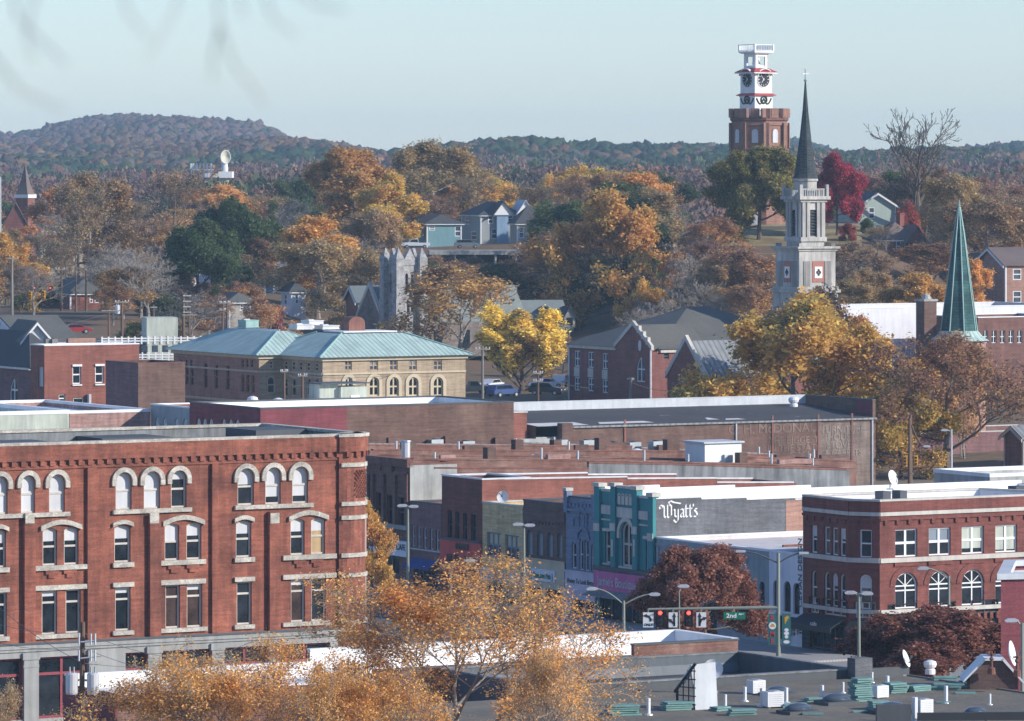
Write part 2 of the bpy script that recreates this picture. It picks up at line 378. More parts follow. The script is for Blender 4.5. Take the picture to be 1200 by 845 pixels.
def inset(poly, t):
    out = []; n = len(poly)
    for i in range(n):
        p0, p1, p2 = [Vector((*poly[(i+k-1) % n], 0)) for k in range(3)]
        d1 = (p1-p0).normalized(); d2 = (p2-p1).normalized()
        n1 = Vector((-d1.y, d1.x, 0)); n2 = Vector((-d2.y, d2.x, 0)); k = 1+n1.dot(n2)
        q = p1+(n1+n2)*(t/k); out.append((q.x, q.y))
    return out
def shell(root, poly, z0, z1, ph=.8, wall='brick_red', roof='tar_roof', cop='grey_stone', ops={}, t=.35, ch=.14, cout=.05, rev=.25, inner=None, mats={}, roof_z=None):
    """walls with real openings, parapet, coping and flat roof over a counter-clockwise plan"""
    mb = MB(); n = len(poly); ins = inset(poly, t); zr = z1-ph; extra = {}
    frs = [Fr(poly[i], tuple(Vector((poly[(i+1) % n][0]-poly[i][0], poly[(i+1) % n][1]-poly[i][1])).normalized())) for i in range(n)]
    lens = [math.hypot(poly[(i+1) % n][0]-poly[i][0], poly[(i+1) % n][1]-poly[i][1]) for i in range(n)]
    for i in range(n):
        m_ = mb if i not in mats else extra.setdefault(mats[i], MB())
        wall_grid(m_, frs[i], 0, lens[i], z0, z1, ops.get(i, []), rev)
    wo = mb.build('wall', wall, root)
    for k, m_ in extra.items(): m_.build('wall', k, root)
    im = MB()
    for i in range(n):
        a, b = ins[i], ins[(i+1) % n]
        im.poly([(*b, zr), (*a, zr), (*a, z1-.01), (*b, z1-.01)])
    im.build('parapet', inner or wall, root)
    rm = MB(); rm.poly([(*p, zr) for p in ins]); rm.build('roof', roof, root)
    if cop:
        cm = MB(); o_, i_ = inset(poly, -cout), inset(poly, t+cout)
        for i in range(n):
            j = (i+1) % n
            for (a, b, za, zb, flip) in ((o_[i], o_[j], z1, z1+ch, 0), (i_[j], i_[i], z1, z1+ch, 0)):
                cm.poly([(*a, za), (*b, za), (*b, zb), (*a, zb)])
            cm.poly([(*o_[i], z1+ch), (*o_[j], z1+ch), (*i_[j], z1+ch), (*i_[i], z1+ch)])
            cm.poly([(*o_[j], z1+.001), (*o_[i], z1+.001), (*i_[i], z1+.001), (*i_[j], z1+.001)])
        cm.build('coping', cop, root)
    return frs, lens
def pxop(fr, a, b, y0, y1, kind='rect'):
    """opening given by photo columns and rows on a facade"""
    m = (a+b)/2
    return (fr.L(a), fr.L(b), fr.z(m, y1), fr.z(m, y0), kind)
def rect_plan(c, La, Lb):
    A = Vector(A2); B = Vector(B2); c = Vector(c)
    return [tuple(c), tuple(c+B*Lb), tuple(c+B*Lb+A*La), tuple(c+A*La)]
def block(name, label, cat, cpx, D, ytop, pxl=None, La=None, pxr=None, Lb=None, z0=0., left=(), front=(), wl=None, wf=None, group=None, nowin=False, **kw):
    """rectangular building on the town grid: nearest corner at photo column cpx and distance D"""
    c = (PX(cpx, D), D); fl = Fr(c, (.5, -.866025)); ff = Fr(c, B2)
    if La is None: La = -fl.L(pxl)
    if Lb is None: Lb = ff.L(pxr)
    z1 = PZ(ytop, D); poly = rect_plan(c, La, Lb)
    fl = Fr(poly[3], (.5, -.866025))
    root = thing(name, label, cat, (c[0], c[1], z0), group)
    ol = [pxop(fl, *w_[:5]) for w_ in left]; of = [pxop(ff, *w_[:5]) for w_ in front]
    shell(root, poly, z0, z1, ops={3: ol, 0: of}, **kw)
    rev = kw.get('rev', .25)
    for fr, specs, ops_ in ((fl, left, ol), (ff, front, of)):
        for s_, o_ in zip(specs, ops_):
            k = dict(rev=rev); k.update(s_[5] if len(s_) > 5 else {}); window(root, fr, o_, **k)
    return dict(root=root, fl=fl, ff=ff, z1=z1, z0=z0, La=La, Lb=Lb, poly=poly, zr=z1-kw.get('ph', .8))
def text_verts(txt, size, width=1.0, bold=0., align='LEFT'):
    cu = bpy.data.curves.new('lettering', 'FONT'); cu.body = txt; cu.size = size; cu.extrude = .012; cu.offset = bold; cu.align_x = align
    ob = bpy.data.objects.new('lettering', cu); me = bpy.data.meshes.new_from_object(ob)
    v = [(p.co.x*width, p.co.y, p.co.z) for p in me.vertices]; f = [tuple(q.vertices) for q in me.polygons]
    bpy.data.objects.remove(ob); bpy.data.curves.remove(cu); bpy.data.meshes.remove(me)
    return v, f
def text_on(root, fr, L, z, txt, size, m, width=1., bold=0., o=.03, align='CENTER', up=False, name='lettering'):
    v, f = text_verts(txt, size, width, bold, align); mb = MB()
    for x, y, e in v:
        if up: x, y = -y, x
        mb.v.append(tuple(fr.p(L+x, z+y, o+e)))
    mb.f = list(f)
    return mb.build(name, m, root)
# ------------------------------------------------------------------ terrain
TD = [-600, -50, 60, 130, 200, 560, 620, 680, 740, 800, 850, 880, 955, 975, 1100, 1300, 1600, 2000, 2400, 2900, 3600, 4500, 5500, 9000]
TP = [-6000, -500, 0, 150, 300, 370, 450, 600, 750, 850, 920, 1000, 1100, 1200, 1700, 6000]
TZ = {  # heights along distance for each column
 -6000: [36, 36, 28, 14, 0, 0, 3, 8, 13, 16, 16, 16, 17, 17, 18, 19, 21, 24, 28, 34, 40, 40, 30, 10],
 0:     [36, 36, 28, 14, 0, 0, 3, 8, 13, 16, 16, 16, 17, 17, 18, 19, 21, 24, 28, 36, 46, 62, 40, 10],
 150:   [36, 36, 28, 14, 0, 0, 3, 8, 13, 16, 16, 16, 17, 18, 19, 20, 22, 25, 30, 38, 54, 80, 50, 10],
 300:   [36, 36, 28, 14, 0, 0, 3, 7, 11, 14, 16, 17, 18, 19, 20, 22, 24, 26, 32, 44, 50, 66, 44, 10],
 370:   [36, 36, 28, 14, 0, 0, 2.5, 6.5, 10, 12, 14, 16, 20, 21, 22, 23, 24, 26, 33, 44, 43, 40, 30, 10],
 450:   [36, 36, 28, 14, 0, 0, 2, 6,  8, 10, 12, 14, 16.5, 24, 24, 24, 25, 27, 34, 42, 36, 34, 30, 10],
 600:   [36, 36, 28, 14, 0, 0, 2, 6,  8,  9, 10, 12, 15.5, 25, 24, 24, 25, 27, 34, 42, 38, 40, 30, 10],
 750:   [36, 36, 28, 14, 0, 0, 2, 6,  9, 11, 14, 18, 24, 25, 24, 24, 25, 27, 33, 40, 37, 44, 34, 10],
 850:   [36, 36, 28, 14, 0, 0, 2, 5, 9, 15, 26, 29.4, 30, 28, 24, 23, 24, 27, 32, 40.0, 45.0, 52.0, 50, 10],
 1000:  [36, 36, 28, 14, 0, 0, 2, 5, 9, 16, 26.4, 29.6, 30, 27, 24, 23, 24, 27, 32, 39.0, 45.0, 38.0, 30, 10],
 1100:  [36, 36, 28, 14, 0, 0, 2, 5, 9, 15, 22, 25, 25, 24, 23, 23, 24, 27, 32, 39.0, 44.0, 40.0, 30, 10],
 1200:  [36, 36, 28, 14, 0, 0, 2, 5, 9, 15, 18, 20, 22, 22, 22, 23, 24, 27, 32, 39.0, 44.0, 44.0, 30, 10],
 6000:  [36, 36, 28, 14, 0, 0, 2, 5,  9, 15, 18, 20, 22, 22, 22, 23, 24, 27, 32, 40, 50, 48, 30, 10]}
TZ[-500] = TZ[-6000]; TZ[920] = TZ[850]; TZ[1700] = TZ[6000]
TA = np.array([TZ[p] for p in TP], float)
def terr(x, y):
    """ground height at x, y (scalars or arrays)"""
    x = np.asarray(x, float); y = np.asarray(y, float)
    px = np.clip(x/np.maximum(y, 600)*F+CX, TP[0]+1, TP[-1]-1); yy = np.clip(y, TD[0]+.1, TD[-1]-.1)
    i = np.clip(np.searchsorted(TP, px)-1, 0, len(TP)-2); j = np.clip(np.searchsorted(TD, yy)-1, 0, len(TD)-2)
    tp, td = np.array(TP, float), np.array(TD, float)
    u = (px-tp[i])/(tp[i+1]-tp[i]); v = (yy-td[j])/(td[j+1]-td[j])
    u = u*u*(3-2*u)
    far = np.clip((y-1700)/800, 0, 1)*(np.sin(x*.011+y*.0021+1)*3.2+np.sin(x*.027-y*.004)*2.2+np.sin(x*.05+2)*1.2)
    return (TA[i, j]*(1-u)+TA[i+1, j]*u)*(1-v)+(TA[i, j+1]*(1-u)+TA[i+1, j+1]*u)*v+far
def tz(px, D): return float(terr(PX(px, D), D))
def make_ground():
    ys = sorted(set(TD+list(np.arange(560, 1100, 15.))+list(np.geomspace(1100, 5600, 40)))); ps = sorted(set(TP+list(np.arange(-500, 1700, 20.))))
    V = []; Fc = []
    for y in ys:
        for p in ps:
            x = PX(p, max(y, 600)); V.append((x, y, float(terr(x, y))))
    n = len(ps)
    for j in range(len(ys)-1):
        for i in range(n-1): Fc.append((j*n+i, j*n+i+1, (j+1)*n+i+1, (j+1)*n+i))
    me = bpy.data.meshes.new('ground'); me.from_pydata(V, [], Fc); me.shade_smooth()
    m, nt, p = mat('ground_earth')
    tc = N(nt, 'ShaderNodeNewGeometry').outputs['Position']
    f = mapr(nt, noise(nt, .03, 6, .7, tc).outputs[0], 0, 1, .4, .6)
    c = mixc(nt, f, (.15, .10, .055), (.10, .10, .045))
    f2 = mapr(nt, noise(nt, .35, 5, .7, tc).outputs[0], 0, 1, .42, .6)
    c = mixc(nt, f2, c, (.20, .11, .06))
    sp = N(nt, 'ShaderNodeSeparateXYZ'); nt.links.new(tc, sp.inputs[0])
    town = mapr(nt, sp.outputs[1], 1, 0, 560, 640)
    c = mixc(nt, town, c, (.30, .29, .27))
    nt.links.new(c, p.inputs['Base Color']); p.inputs['Roughness'].default_value = 1
    me.materials.append(m)
    o = link('ground', me); setp(o, 'brown leaf strewn ground and dry grass rising to the wooded hills', 'ground', kind='structure')
make_ground()
def strip(name, c, d, L0, L1, w, z, m, label, cat):
    fr = Fr(c, d); mb = MB(); n = max(1, int(abs(L1-L0)/20))
    mb.box(fr, L0, L1, -w/2, w/2, z-.3, z)
    return setp(mb.build(name, m), label, cat, kind='structure')
# main street runs along A in front of the shop row, the avenue along B in front of the corner block
ROW = Fr((12.2, 437), (.5, -.866025))      # the shop fronts' line
def row_pt(px): return ROW.xy(ROW.L(px))
def row_D(px): return ROW.D(ROW.L(px))
strip('road', ROW.xy(0, 22), (.5, -.866025), -150, 85, 30, .03, 'asphalt', 'dark asphalt main street running past the shop fronts', 'road')
strip('pavement', ROW.xy(0, 3.4), (.5, -.866025), -150, 33, 6.8, .16, 'pavement', 'pale concrete pavement along the foot of the shop fronts', 'pavement')
strip('avenue', (0, 352), B2, -110, 26, 15, .034, 'asphalt', 'dark asphalt avenue crossing in front of the red corner block', 'road')
def lawn_patch():
    mb = MB(); n = 14; m_ = 6
    for j in range(m_):
        for i in range(n):
            q = []
            for a, b in ((0, 0), (1, 0), (1, 1), (0, 1)):
                px = 840+(i+a)/n*170; D = 846+(j+b)/m_*54; x = PX(px, D); q.append((x, D, float(terr(x, D))+.05))
            mb.poly(q)
    m, nt, p = mat('lawn'); tc = N(nt, 'ShaderNodeNewGeometry').outputs['Position']
    c = mixc(nt, mapr(nt, noise(nt, .15, 5, .7, tc).outputs[0], 0, 1, .4, .6), (.36, .30, .13), (.22, .15, .07))
    nt.links.new(c, p.inputs['Base Color']); p.inputs['Roughness'].default_value = 1
    setp(mb.build('lawn', 'lawn'), 'straw coloured lawn on the hilltop below the brick clock tower', 'lawn', kind='structure')
lawn_patch()
# ------------------------------------------------------------------ haze
def haze():
    mb = MB(); mb.prism([(-2600, -700, -3), (2600, -700, -3), (2600, 7500, -3), (-2600, 7500, -3)], (0, 0, 123))
    m = bpy.data.materials.new('haze'); m.use_nodes = True; nt = m.node_tree; nt.nodes.remove(nt.nodes['Principled BSDF'])
    v = nt.nodes.new('ShaderNodeVolumePrincipled'); v.inputs['Color'].default_value = (.56, .81, 1, 1); v.inputs['Density'].default_value = HAZE
    v.inputs['Anisotropy'].default_value = 0.0
    nt.links.new(v.outputs[0], nt.nodes['Material Output'].inputs['Volume']); MATS['haze'] = m
    setp(mb.build('haze', 'haze'), 'pale blue autumn haze filling the valley', 'haze', kind='stuff')
HAZE = 9.5e-5
haze()
# ------------------------------------------------------------------ helpers for facade trim given in photo pixels
def fb(mb, fr, x0, x1, y0, y1, o0=.002, o1=.15):
    m = (x0+x1)/2; mb.box(fr, fr.L(x0), fr.L(x1), o0, o1, fr.z(m, y1), fr.z(m, y0))
def arch_hood(mb, fr, a, b, zs, t, o1, leg=0, n=12, r=None):
    c = (a+b)/2; r = r or (b-a)/2
    for i in range(n):
        t0, t1 = math.pi*i/n, math.pi*(i+1)/n
        q = [(c-rr*math.cos(tt), zs+rr*math.sin(tt)) for rr, tt in ((r, t0), (r, t1), (r+t, t1), (r+t, t0))]
        mb.prism([fr.p(l, z, o1) for l, z in q], (-fr.n[0]*(o1-.002), -fr.n[1]*(o1-.002), 0))
    if leg:
        mb.box(fr, c-r-t, c-r, .002, o1, zs-leg, zs); mb.box(fr, c+r, c+r+t, .002, o1, zs-leg, zs)
def seg_hood(mb, fr, a, b, z, rise, t, o1, n=8):
    P = [(a+(b-a)*i/n, z+rise*math.sin(math.pi*i/n)) for i in range(n+1)]
    mb.band(fr, P, [(l, q+t) for l, q in P], .002, o1)
# ------------------------------------------------------------------ the red corner block on the left
def corner_block():
    D0 = 374.; ct = (PX(408, D0), D0); r = 1.9; A = Vector(A2); B = Vector(B2); c = Vector(ct)
    f0 = Fr(ct, B2); Lw = -f0.L(-70); p0 = c-B*Lw; ctr = c+A*r
    arc = [tuple(ctr+Vector((math.cos(R(t)), math.sin(R(t))))*r) for t in np.arange(-60, 30.1, 9)]
    poly = [tuple(p0)]+arc+[tuple(c+A*17+B*r), tuple(p0+A*17)]
    root = thing('brick_block', 'big red brick four storey corner block with rounded corner and white arched top windows', 'building', (ct[0], ct[1], 0))
    fr = Fr(tuple(p0), B2); Z = lambda y, px=144: fr.z(px, y)
    za0, za1 = Z(596, 178), Z(552, 178); zb0, zb1 = Z(659), Z(615.5); zc0, zc1 = Z(739), Z(688); zsf = Z(747.5); ztop = Z(519)
    def op(a, b, z0, z1, k): return (fr.L(a), fr.L(b), z0, z1, k)
    tops = [-9, 9, 24.6, 41, 57.5, 76, 135.5, 154.3, 168.5, 187.5, 200.5, 218.5, 278.5, 297.5, 311, 329, 342.5, 361]
    sec = [-9, 7, 50, 67, 75, 92, 134, 153, 193, 210, 218.5, 236, 276.5, 294.5, 340.5, 357, 364.5, 381]
    thi = [-9, 8, 49, 67, 77, 94.5, 135, 153, 194, 211, 219, 237, 277.5, 295, 341, 357.5, 365, 382]
    sf = [(-40, 26.5), (44.5, 102), (146, 172), (188.5, 247), (262, 313), (330, 386)]
    pr = lambda l: list(zip(l[::2], l[1::2]))
    o1 = [op(a, b, za0, za1, 'arch') for a, b in pr(tops)]; o2 = [op(a, b, zb0, zb1, 'seg') for a, b in pr(sec)]; o3 = [op(a, b, zc0, zc1, 'rect') for a, b in pr(thi)]
    o4 = [op(a, b, .3, Z(769, 70), 'rect') for a, b in sf]
    frs, lens = shell(root, poly, 0, ztop, .7, 'brick_red', 'dark_roof', 'rock_stone', {0: o1+o2+o3+o4}, t=.45, ch=.2, cout=.12, rev=.28, inner='concrete_dark')
    rnd = random.Random(4)
    for i, o_ in enumerate(o1):
        bl = (1., 'board') if i < 5 else (.45, 'blind') if i in (6, 7, 8) else None
        if i == 5: bl = (.25, 'board')
        if i in (7, 8): bl = (.8, 'blind')
        window(root, fr, o_, 'stone_trim', 's', 'glass', .12, .28, bl)
    for i, o_ in enumerate(o2): window(root, fr, o_, 'stone_trim', 's', 'sun_curtain' if i == 8 else 'glass', .12, .28, (.36 if i != 4 else .5, 'board'))
    for i, o_ in enumerate(o3): window(root, fr, o_, 'stone_trim', 't', 'glass_brown' if i in (4, 7, 5) else 'glass', .12, .28, (.14, 'blind') if i % 2 else None)
    for o_ in o4: window(root, fr, o_, 'red_frame', 'mt' if o_[1]-o_[0] > 2.5 else 't', 'glass', .16, .28, name='shop_window')
    # stone trim
    st = MB()
    for (a, b), o_ in zip(pr(tops), o1):
        w_ = o_[1]-o_[0]; arch_hood(st, fr, o_[0], o_[1], o_[3]-w_/2, .34, .2, .35)
    for g in ((-9, 76), (135.5, 218.5), (278.5, 361)):
        st.box(fr, fr.L(g[0]-4), fr.L(g[1]+5), .002, .24, za0-.3, za0)
    for g in ((50, 92), (193, 236), (340.5, 381)):
        seg_hood(st, fr, fr.L(g[0]-3), fr.L(g[1]+3), zb1-.18, .42, .34, .22)
        st.box(fr, fr.L(g[0]-10), fr.L(g[1]+12 if g[1] != 236 else g[1]+4), .002, .24, zb0-.34, zb0); st.box(fr, fr.L(g[0]-10), fr.L(g[1]+12 if g[1] != 236 else g[1]+4), .002, .22, zc1+.02, zc1+.36)
        st.box(fr, fr.L(g[0]-10), fr.L(g[1]+6), .002, .22, zc0-.3, zc0)
    for g in ((-9, 7), (134, 153), (276.5, 294.5)):
        seg_hood(st, fr, fr.L(g[0]-2.5), fr.L(g[1]+2.5), zb1-.12, .22, .3, .22)
        for z0, z1 in ((zb0-.34, zb0), (zc1+.02, zc1+.34), (zc0-.3, zc0)): st.box(fr, fr.L(g[0]-2.5), fr.L(g[1]+3), .002, .22, z0, z1)
    for x in (32, 178, 319): fb(st, fr, x-5, x+5.5, 601, 613, .3, .42)
    st.build('stone_trim', 'rock_stone', root)
    br = MB(); zcb0, zcb1 = Z(547), Z(537)
    br.box(fr, 0, lens[0], .002, .22, zcb1, ztop-.02)
    x = .2
    while x < lens[0]-.5: br.box(fr, x, x+.36, .002, .2, zcb0+.22, zcb1+.01); x += .74
    br.box(fr, 0, lens[0], .0025, .1, zcb0, zcb0+.24)
    for a, b in ((101, 113), (247, 253.5)): br.box(fr, fr.L(a), fr.L(b), .003, .26, zsf, zcb0+.02)
    for x in (32, 179, 319): br.box(fr, fr.L(x-5.5), fr.L(x+7.5), .003, .36, zsf, Z(606))
    for g in ((50, 92), (193, 236), (340.5, 381)):
        for k in (0, 1):
            xm = fr.L(g[0]*(.75-.5*k)+g[1]*(.25+.5*k)); br.box(fr, xm-.5, xm+.5, .002, .16, zb0-.62, zb0-.34); br.box(fr, xm-.28, xm+.28, .002, .14, zb0-.9, zb0-.62)
    br.build('brick_relief', 'brick_red', root)
    # storefront stone skin
    f2 = Fr(fr.xy(0, .16), fr.d); sk = MB(); wall_grid(sk, f2, 0, lens[0], 0, zsf, o4, .17)
    sk.box(f2, 0, lens[0], .002, .22, zsf-.42, zsf); sk.box(f2, 0, lens[0], .002, .12, zsf-.62, zsf-.42)
    for a, b in ((27.5, 44), (104, 118), (173, 188), (248, 261), (314, 329)):
        sk.box(f2, f2.L(a), f2.L(b), .002, .12, 0, Z(771, 70)); sk.box(f2, f2.L(a)-.12, f2.L(b)+.12, .003, .2, Z(771, 70), Z(763, 70)); sk.box(f2, f2.L(a)-.06, f2.L(b)+.06, .0025, .16, Z(780, 70), Z(777, 70))
    sk.poly([f2.p(0, zsf), f2.p(lens[0], zsf), f2.p(lens[0], zsf, -.16), f2.p(0, zsf, -.16)])
    sk.build('storefront', 'grey_stone', root)
    lid = MB(); lid.box(f2, 0, lens[0], .223, .3, zsf-.12, zsf+.02); lid.build('cornice', 'dark_trim', root)
    # the rounded corner
    r = 2.05; cv = c+A*1.66; cc = (cv.x, cv.y); rw = MB(); rw.arcbox(cc, .2, r, R(-85), R(50), 0, ztop-.03, 16); rw.build('turret', 'brick_red', root); rs = MB(); rb = MB(); t0, t1 = R(-80), R(34)
    for zt, zb in ((za1+.15, za1-.15), (za0, za0-.3), (zb1+.1, zb1-.2), (zb0, zb0-.3), (zc1+.3, zc1+.02), (zc0, zc0-.25)):
        rs.arcbox(cc, r-.1, r+.16, t0, t1, zb, zt)
    rs.arcbox(cc, .3, r+.3, R(-85), R(50), ztop-.03, ztop+.2, 14); rs.build('stone_band', 'rock_stone', root)
    rb.arcbox(cc, r-.1, r+.22, R(-84), R(48), zcb1, ztop-.02, 12)
    for k in range(5): rb.arcbox(cc, r-.1, r+.2, R(-70+20*k), R(-61+20*k), zcb0+.22, zcb1+.01, 2)
    for k in range(7):                         # diamond relief in the upper panel
        for s_ in (1, -1):
            a = R(-46+8*k); P = [Vector((cc[0]+(r+.05)*math.cos(a+s_*R(4)*q), cc[1]+(r+.05)*math.sin(a+s_*R(4)*q), za0+.3+(za1-za0-.7)*(q+6)/12)) for q in range(-6, 7)]
            P = [p for p in P if R(-52) < math.atan2(p.y-cc[1], p.x-cc[0]) < R(-6)]
            if len(P) > 1: rb.tube(P, .07, 4)
    rb.build('brick_relief', 'brick_red', root)
    for z0, z1 in ((za0, za1-.15), (zb0, zb1-.2), (zc0, zc1)):
        wf = MB(); wf.arcbox(cc, r-.1, r+.07, R(-2), R(26), z0, z1, 6); wo = wf.build('window', 'white_paint', root)
        gl = MB(); zm = (z0+z1)/2
        gl.arcbox(cc, r-.05, r+.09, R(2), R(22), z0+.15, zm-.06, 5); gl.arcbox(cc, r-.05, r+.09, R(2), R(22), zm+.06, z1-.15, 5); gl.build('pane', 'glass', wo)
    # roof clutter
    rf = MB()
    fr2 = Fr(fr.xy(0, 0), fr.d)
    for a, b, h, o_ in ((300, 372, .8, -9), (-20, 70, .45, -7), (120, 200, .35, -12)):
        fr3 = Fr(fr.xy(0, o_), fr.d); rf.box(fr3, fr3.L(a), fr3.L(b), -5, 0, ztop-.7, ztop-.7+h)
    rf.build('roof_curb', 'dark_trim', root)
    return fr, ztop, root
CB, CBZ, CBR = corner_block()
# ------------------------------------------------------------------ the corner block on the right
def right_block():
    pl, pm = row_pt(941), row_pt(995); Dm = row_D(995)-1.1; c0 = (PX(1031, Dm), Dm); f0 = Fr(c0, B2); L = f0.L(1262)
    B = Vector(B2); poly = [c0, tuple(Vector(c0)+B*L), tuple(Vector(pl)+B*(L-2)), pl, pm]
    fr = Fr(c0, B2); fl = Fr(pl, (.5, -.866025)); dc = Vector((c0[0]-pm[0], c0[1]-pm[1])).normalized(); fc = Fr(pm, tuple(dc))
    ztop = PZ(588, Dm)
    root = thing('corner_shop_building', 'dark red brick three storey building with chamfered corner and stone belt lines', 'building', (c0[0], c0[1], 0))
    z3a, z3b = fr.z(1062, 652.5), fr.z(1062, 620); z2a, z2b = fr.z(1062, 713), fr.z(1062, 671)
    cols = [(1049, 1075), (1088.5, 1114), (1127, 1153), (1166.5, 1192), (1206, 1233)]
    of3 = [(fr.L(a), fr.L(b), z3a, z3b, 'rect') for a, b in cols]; of2 = [(fr.L(a), fr.L(b), z2a, z2b, 'arch') for a, b in cols]
    lc = [(950.5, 957.5), (965.5, 972.7), (974.8, 981.8), (984, 991)]
    y3 = lambda f_, x0: (f_.z(x0, 0),)
    ol3 = [(fl.L(a), fl.L(b), z3a, z3b, 'rect') for a, b in lc]; ol2 = [(fl.L(a), fl.L(b), z2a, z2b-.15, 'arch') for a, b in lc]
    oc3 = [(fc.L(1007.5), fc.L(1021.5), z3a, z3b, 'rect')]; oc2 = [(fc.L(1007.5), fc.L(1021.5), z2a, z2b-.1, 'arch')]
    zs = fr.z(1031, 733)
    gl_ = [(fl.L(a), fl.L(b), 3.1, 4.4, 'rect') for a, b in ((949, 961), (965, 993))]; gc_ = [(fc.L(1002), fc.L(1026), 3.1, 4.4, 'rect')]
    gd = [(fl.L(950), fl.L(990), .3, 2.4, 'rect')]
    gf = [(fr.L(a), fr.L(b), .5, 4.2, 'rect') for a, b in ((1040, 1075), (1090, 1120), (1140, 1170))]
    frs, lens = shell(root, poly, 0, ztop, 1.7, 'brick_crimson', 'white_roof', 'stone_trim', {0: of3+of2+gf, 3: ol3+ol2+gl_+gd, 4: oc3+oc2+gc_}, t=.4, ch=.16, cout=.08, inner='white_wall')
    bl = [None, (.5, 'window_grey'), (.8, 'pale_green'), (.9, 'pale_green'), (.5, 'blind')]
    for i, o_ in enumerate(of3): window(root, fr, o_, 'white_paint', 'sm', 'glass', .11, .25, bl[i], bw=.1)
    for i, o_ in enumerate(of2): window(root, fr, o_, 'white_paint', 'fsm', 'glass', .11, .25, None, bw=.055)
    for i, o_ in enumerate(ol3+ol2+oc3+oc2): window(root, fl if i < 8 else fc, o_, 'white_paint', 's', 'glass_lit' if i in (1, 2, 9) else 'glass', .1, .25, (.4, 'blind') if i % 3 == 0 else None)
    for f_, o_ in [(fl, o) for o in gl_]+[(fc, o) for o in gc_]: window(root, f_, o_, 'white_paint', 'mm', 'glass_lit', .1, .25, name='shop_window')
    for o_ in gf: window(root, fr, o_, 'dark_trim', 'mt', 'glass', .1, .25, name='shop_window')
    window(root, fl, gd[0], 'dark_trim', 'mm', 'glass', .1, .25, name='shop_window')
    st = MB(); br = MB()
    for f_, ln in ((fr, lens[0]), (fl, lens[3]), (fc, lens[4])):
        zb = fr.z(1031, 603); st.box(f_, 0, ln, .002, .12, zb-.14, zb+.16)
        st.box(f_, 0, ln, .003, .16, z3a-.42, z3a-.05); st.box(f_, 0, ln, .003, .16, z2a-.36, z2a-.04)
        br.box(f_, 0, ln, .002, .1, zb+.18, ztop-.02)
        n = int(ln/1.1)
        for k in range(n): br.box(f_, (k+.35)*ln/n, (k+.6)*ln/n, .002, .14, zb-.85, zb-.5)
        br.box(f_, 0, ln, .0025, .13, zb-.5, zb-.3)
    for o_ in of2: arch_hood(br, fr, o_[0], o_[1], o_[3]-(o_[1]-o_[0])/2, .5, .07, 0, r=(o_[1]-o_[0])/2+.02)
    for o_ in of3:
        br.box(fr, o_[0]-.1, o_[1]+.1, .002, .12, z3a-.75, z3a-.44)
    for k in range(26): br.box(fr, .8+k*.62, 1.1+k*.62, .002, .12, z2a-1.15, z2a-.6)
    st.build('stone_belt', 'stone_trim', root); br.build('brick_relief', 'brick_crimson', root)
    sf = MB(); zt = z2a-1.35
    f2 = Fr(fl.xy(0, .1), fl.d); wall_grid(sf, f2, 0, lens[3], 0, zt, gl_+gd, .1); f3 = Fr(fc.xy(0, .1), fc.d); wall_grid(sf, f3, 0, lens[4], 0, zt, gc_, .1)
    for f_, ln in ((f2, lens[3]), (f3, lens[4])): sf.box(f_, 0, ln, .002, .15, zt-.2, zt)
    sf.build('storefront', 'slate_spire', root)
    for f_, a, b, nm in ((f2, .3, lens[3]-.3, 1), (f3, .2, lens[4]-.2, 2)):
        aw = MB(); q = [f_.p(a, 2.95, .02), f_.p(b, 2.95, .02), f_.p(b, 2.2, 1.5), f_.p(a, 2.2, 1.5)]
        aw.prism(q, (0, 0, .06)); aw.box(f_, a, b, 1.44, 1.5, 1.85, 2.2); aw.build('awning', 'black_paint', root)
    text_on(root, Fr(f2.xy(0, 1.53), f2.d), lens[3]*.6, 2.33, 'cafe', .5, 'white_paint', 1.2)
    bx = MB()
    for a, b in ((1035, 1044), (1055, 1063), (1191, 1203)):
        f4 = Fr(fr.xy(0, -6), fr.d); bx.box(f4, f4.L(a), f4.L(b), -1.2, 0, ztop-1.6, ztop+.35)
    bx.build('roof_box', 'dark_trim', root)
    return root, fr, ztop
RB, RBF, RBZ = right_block()
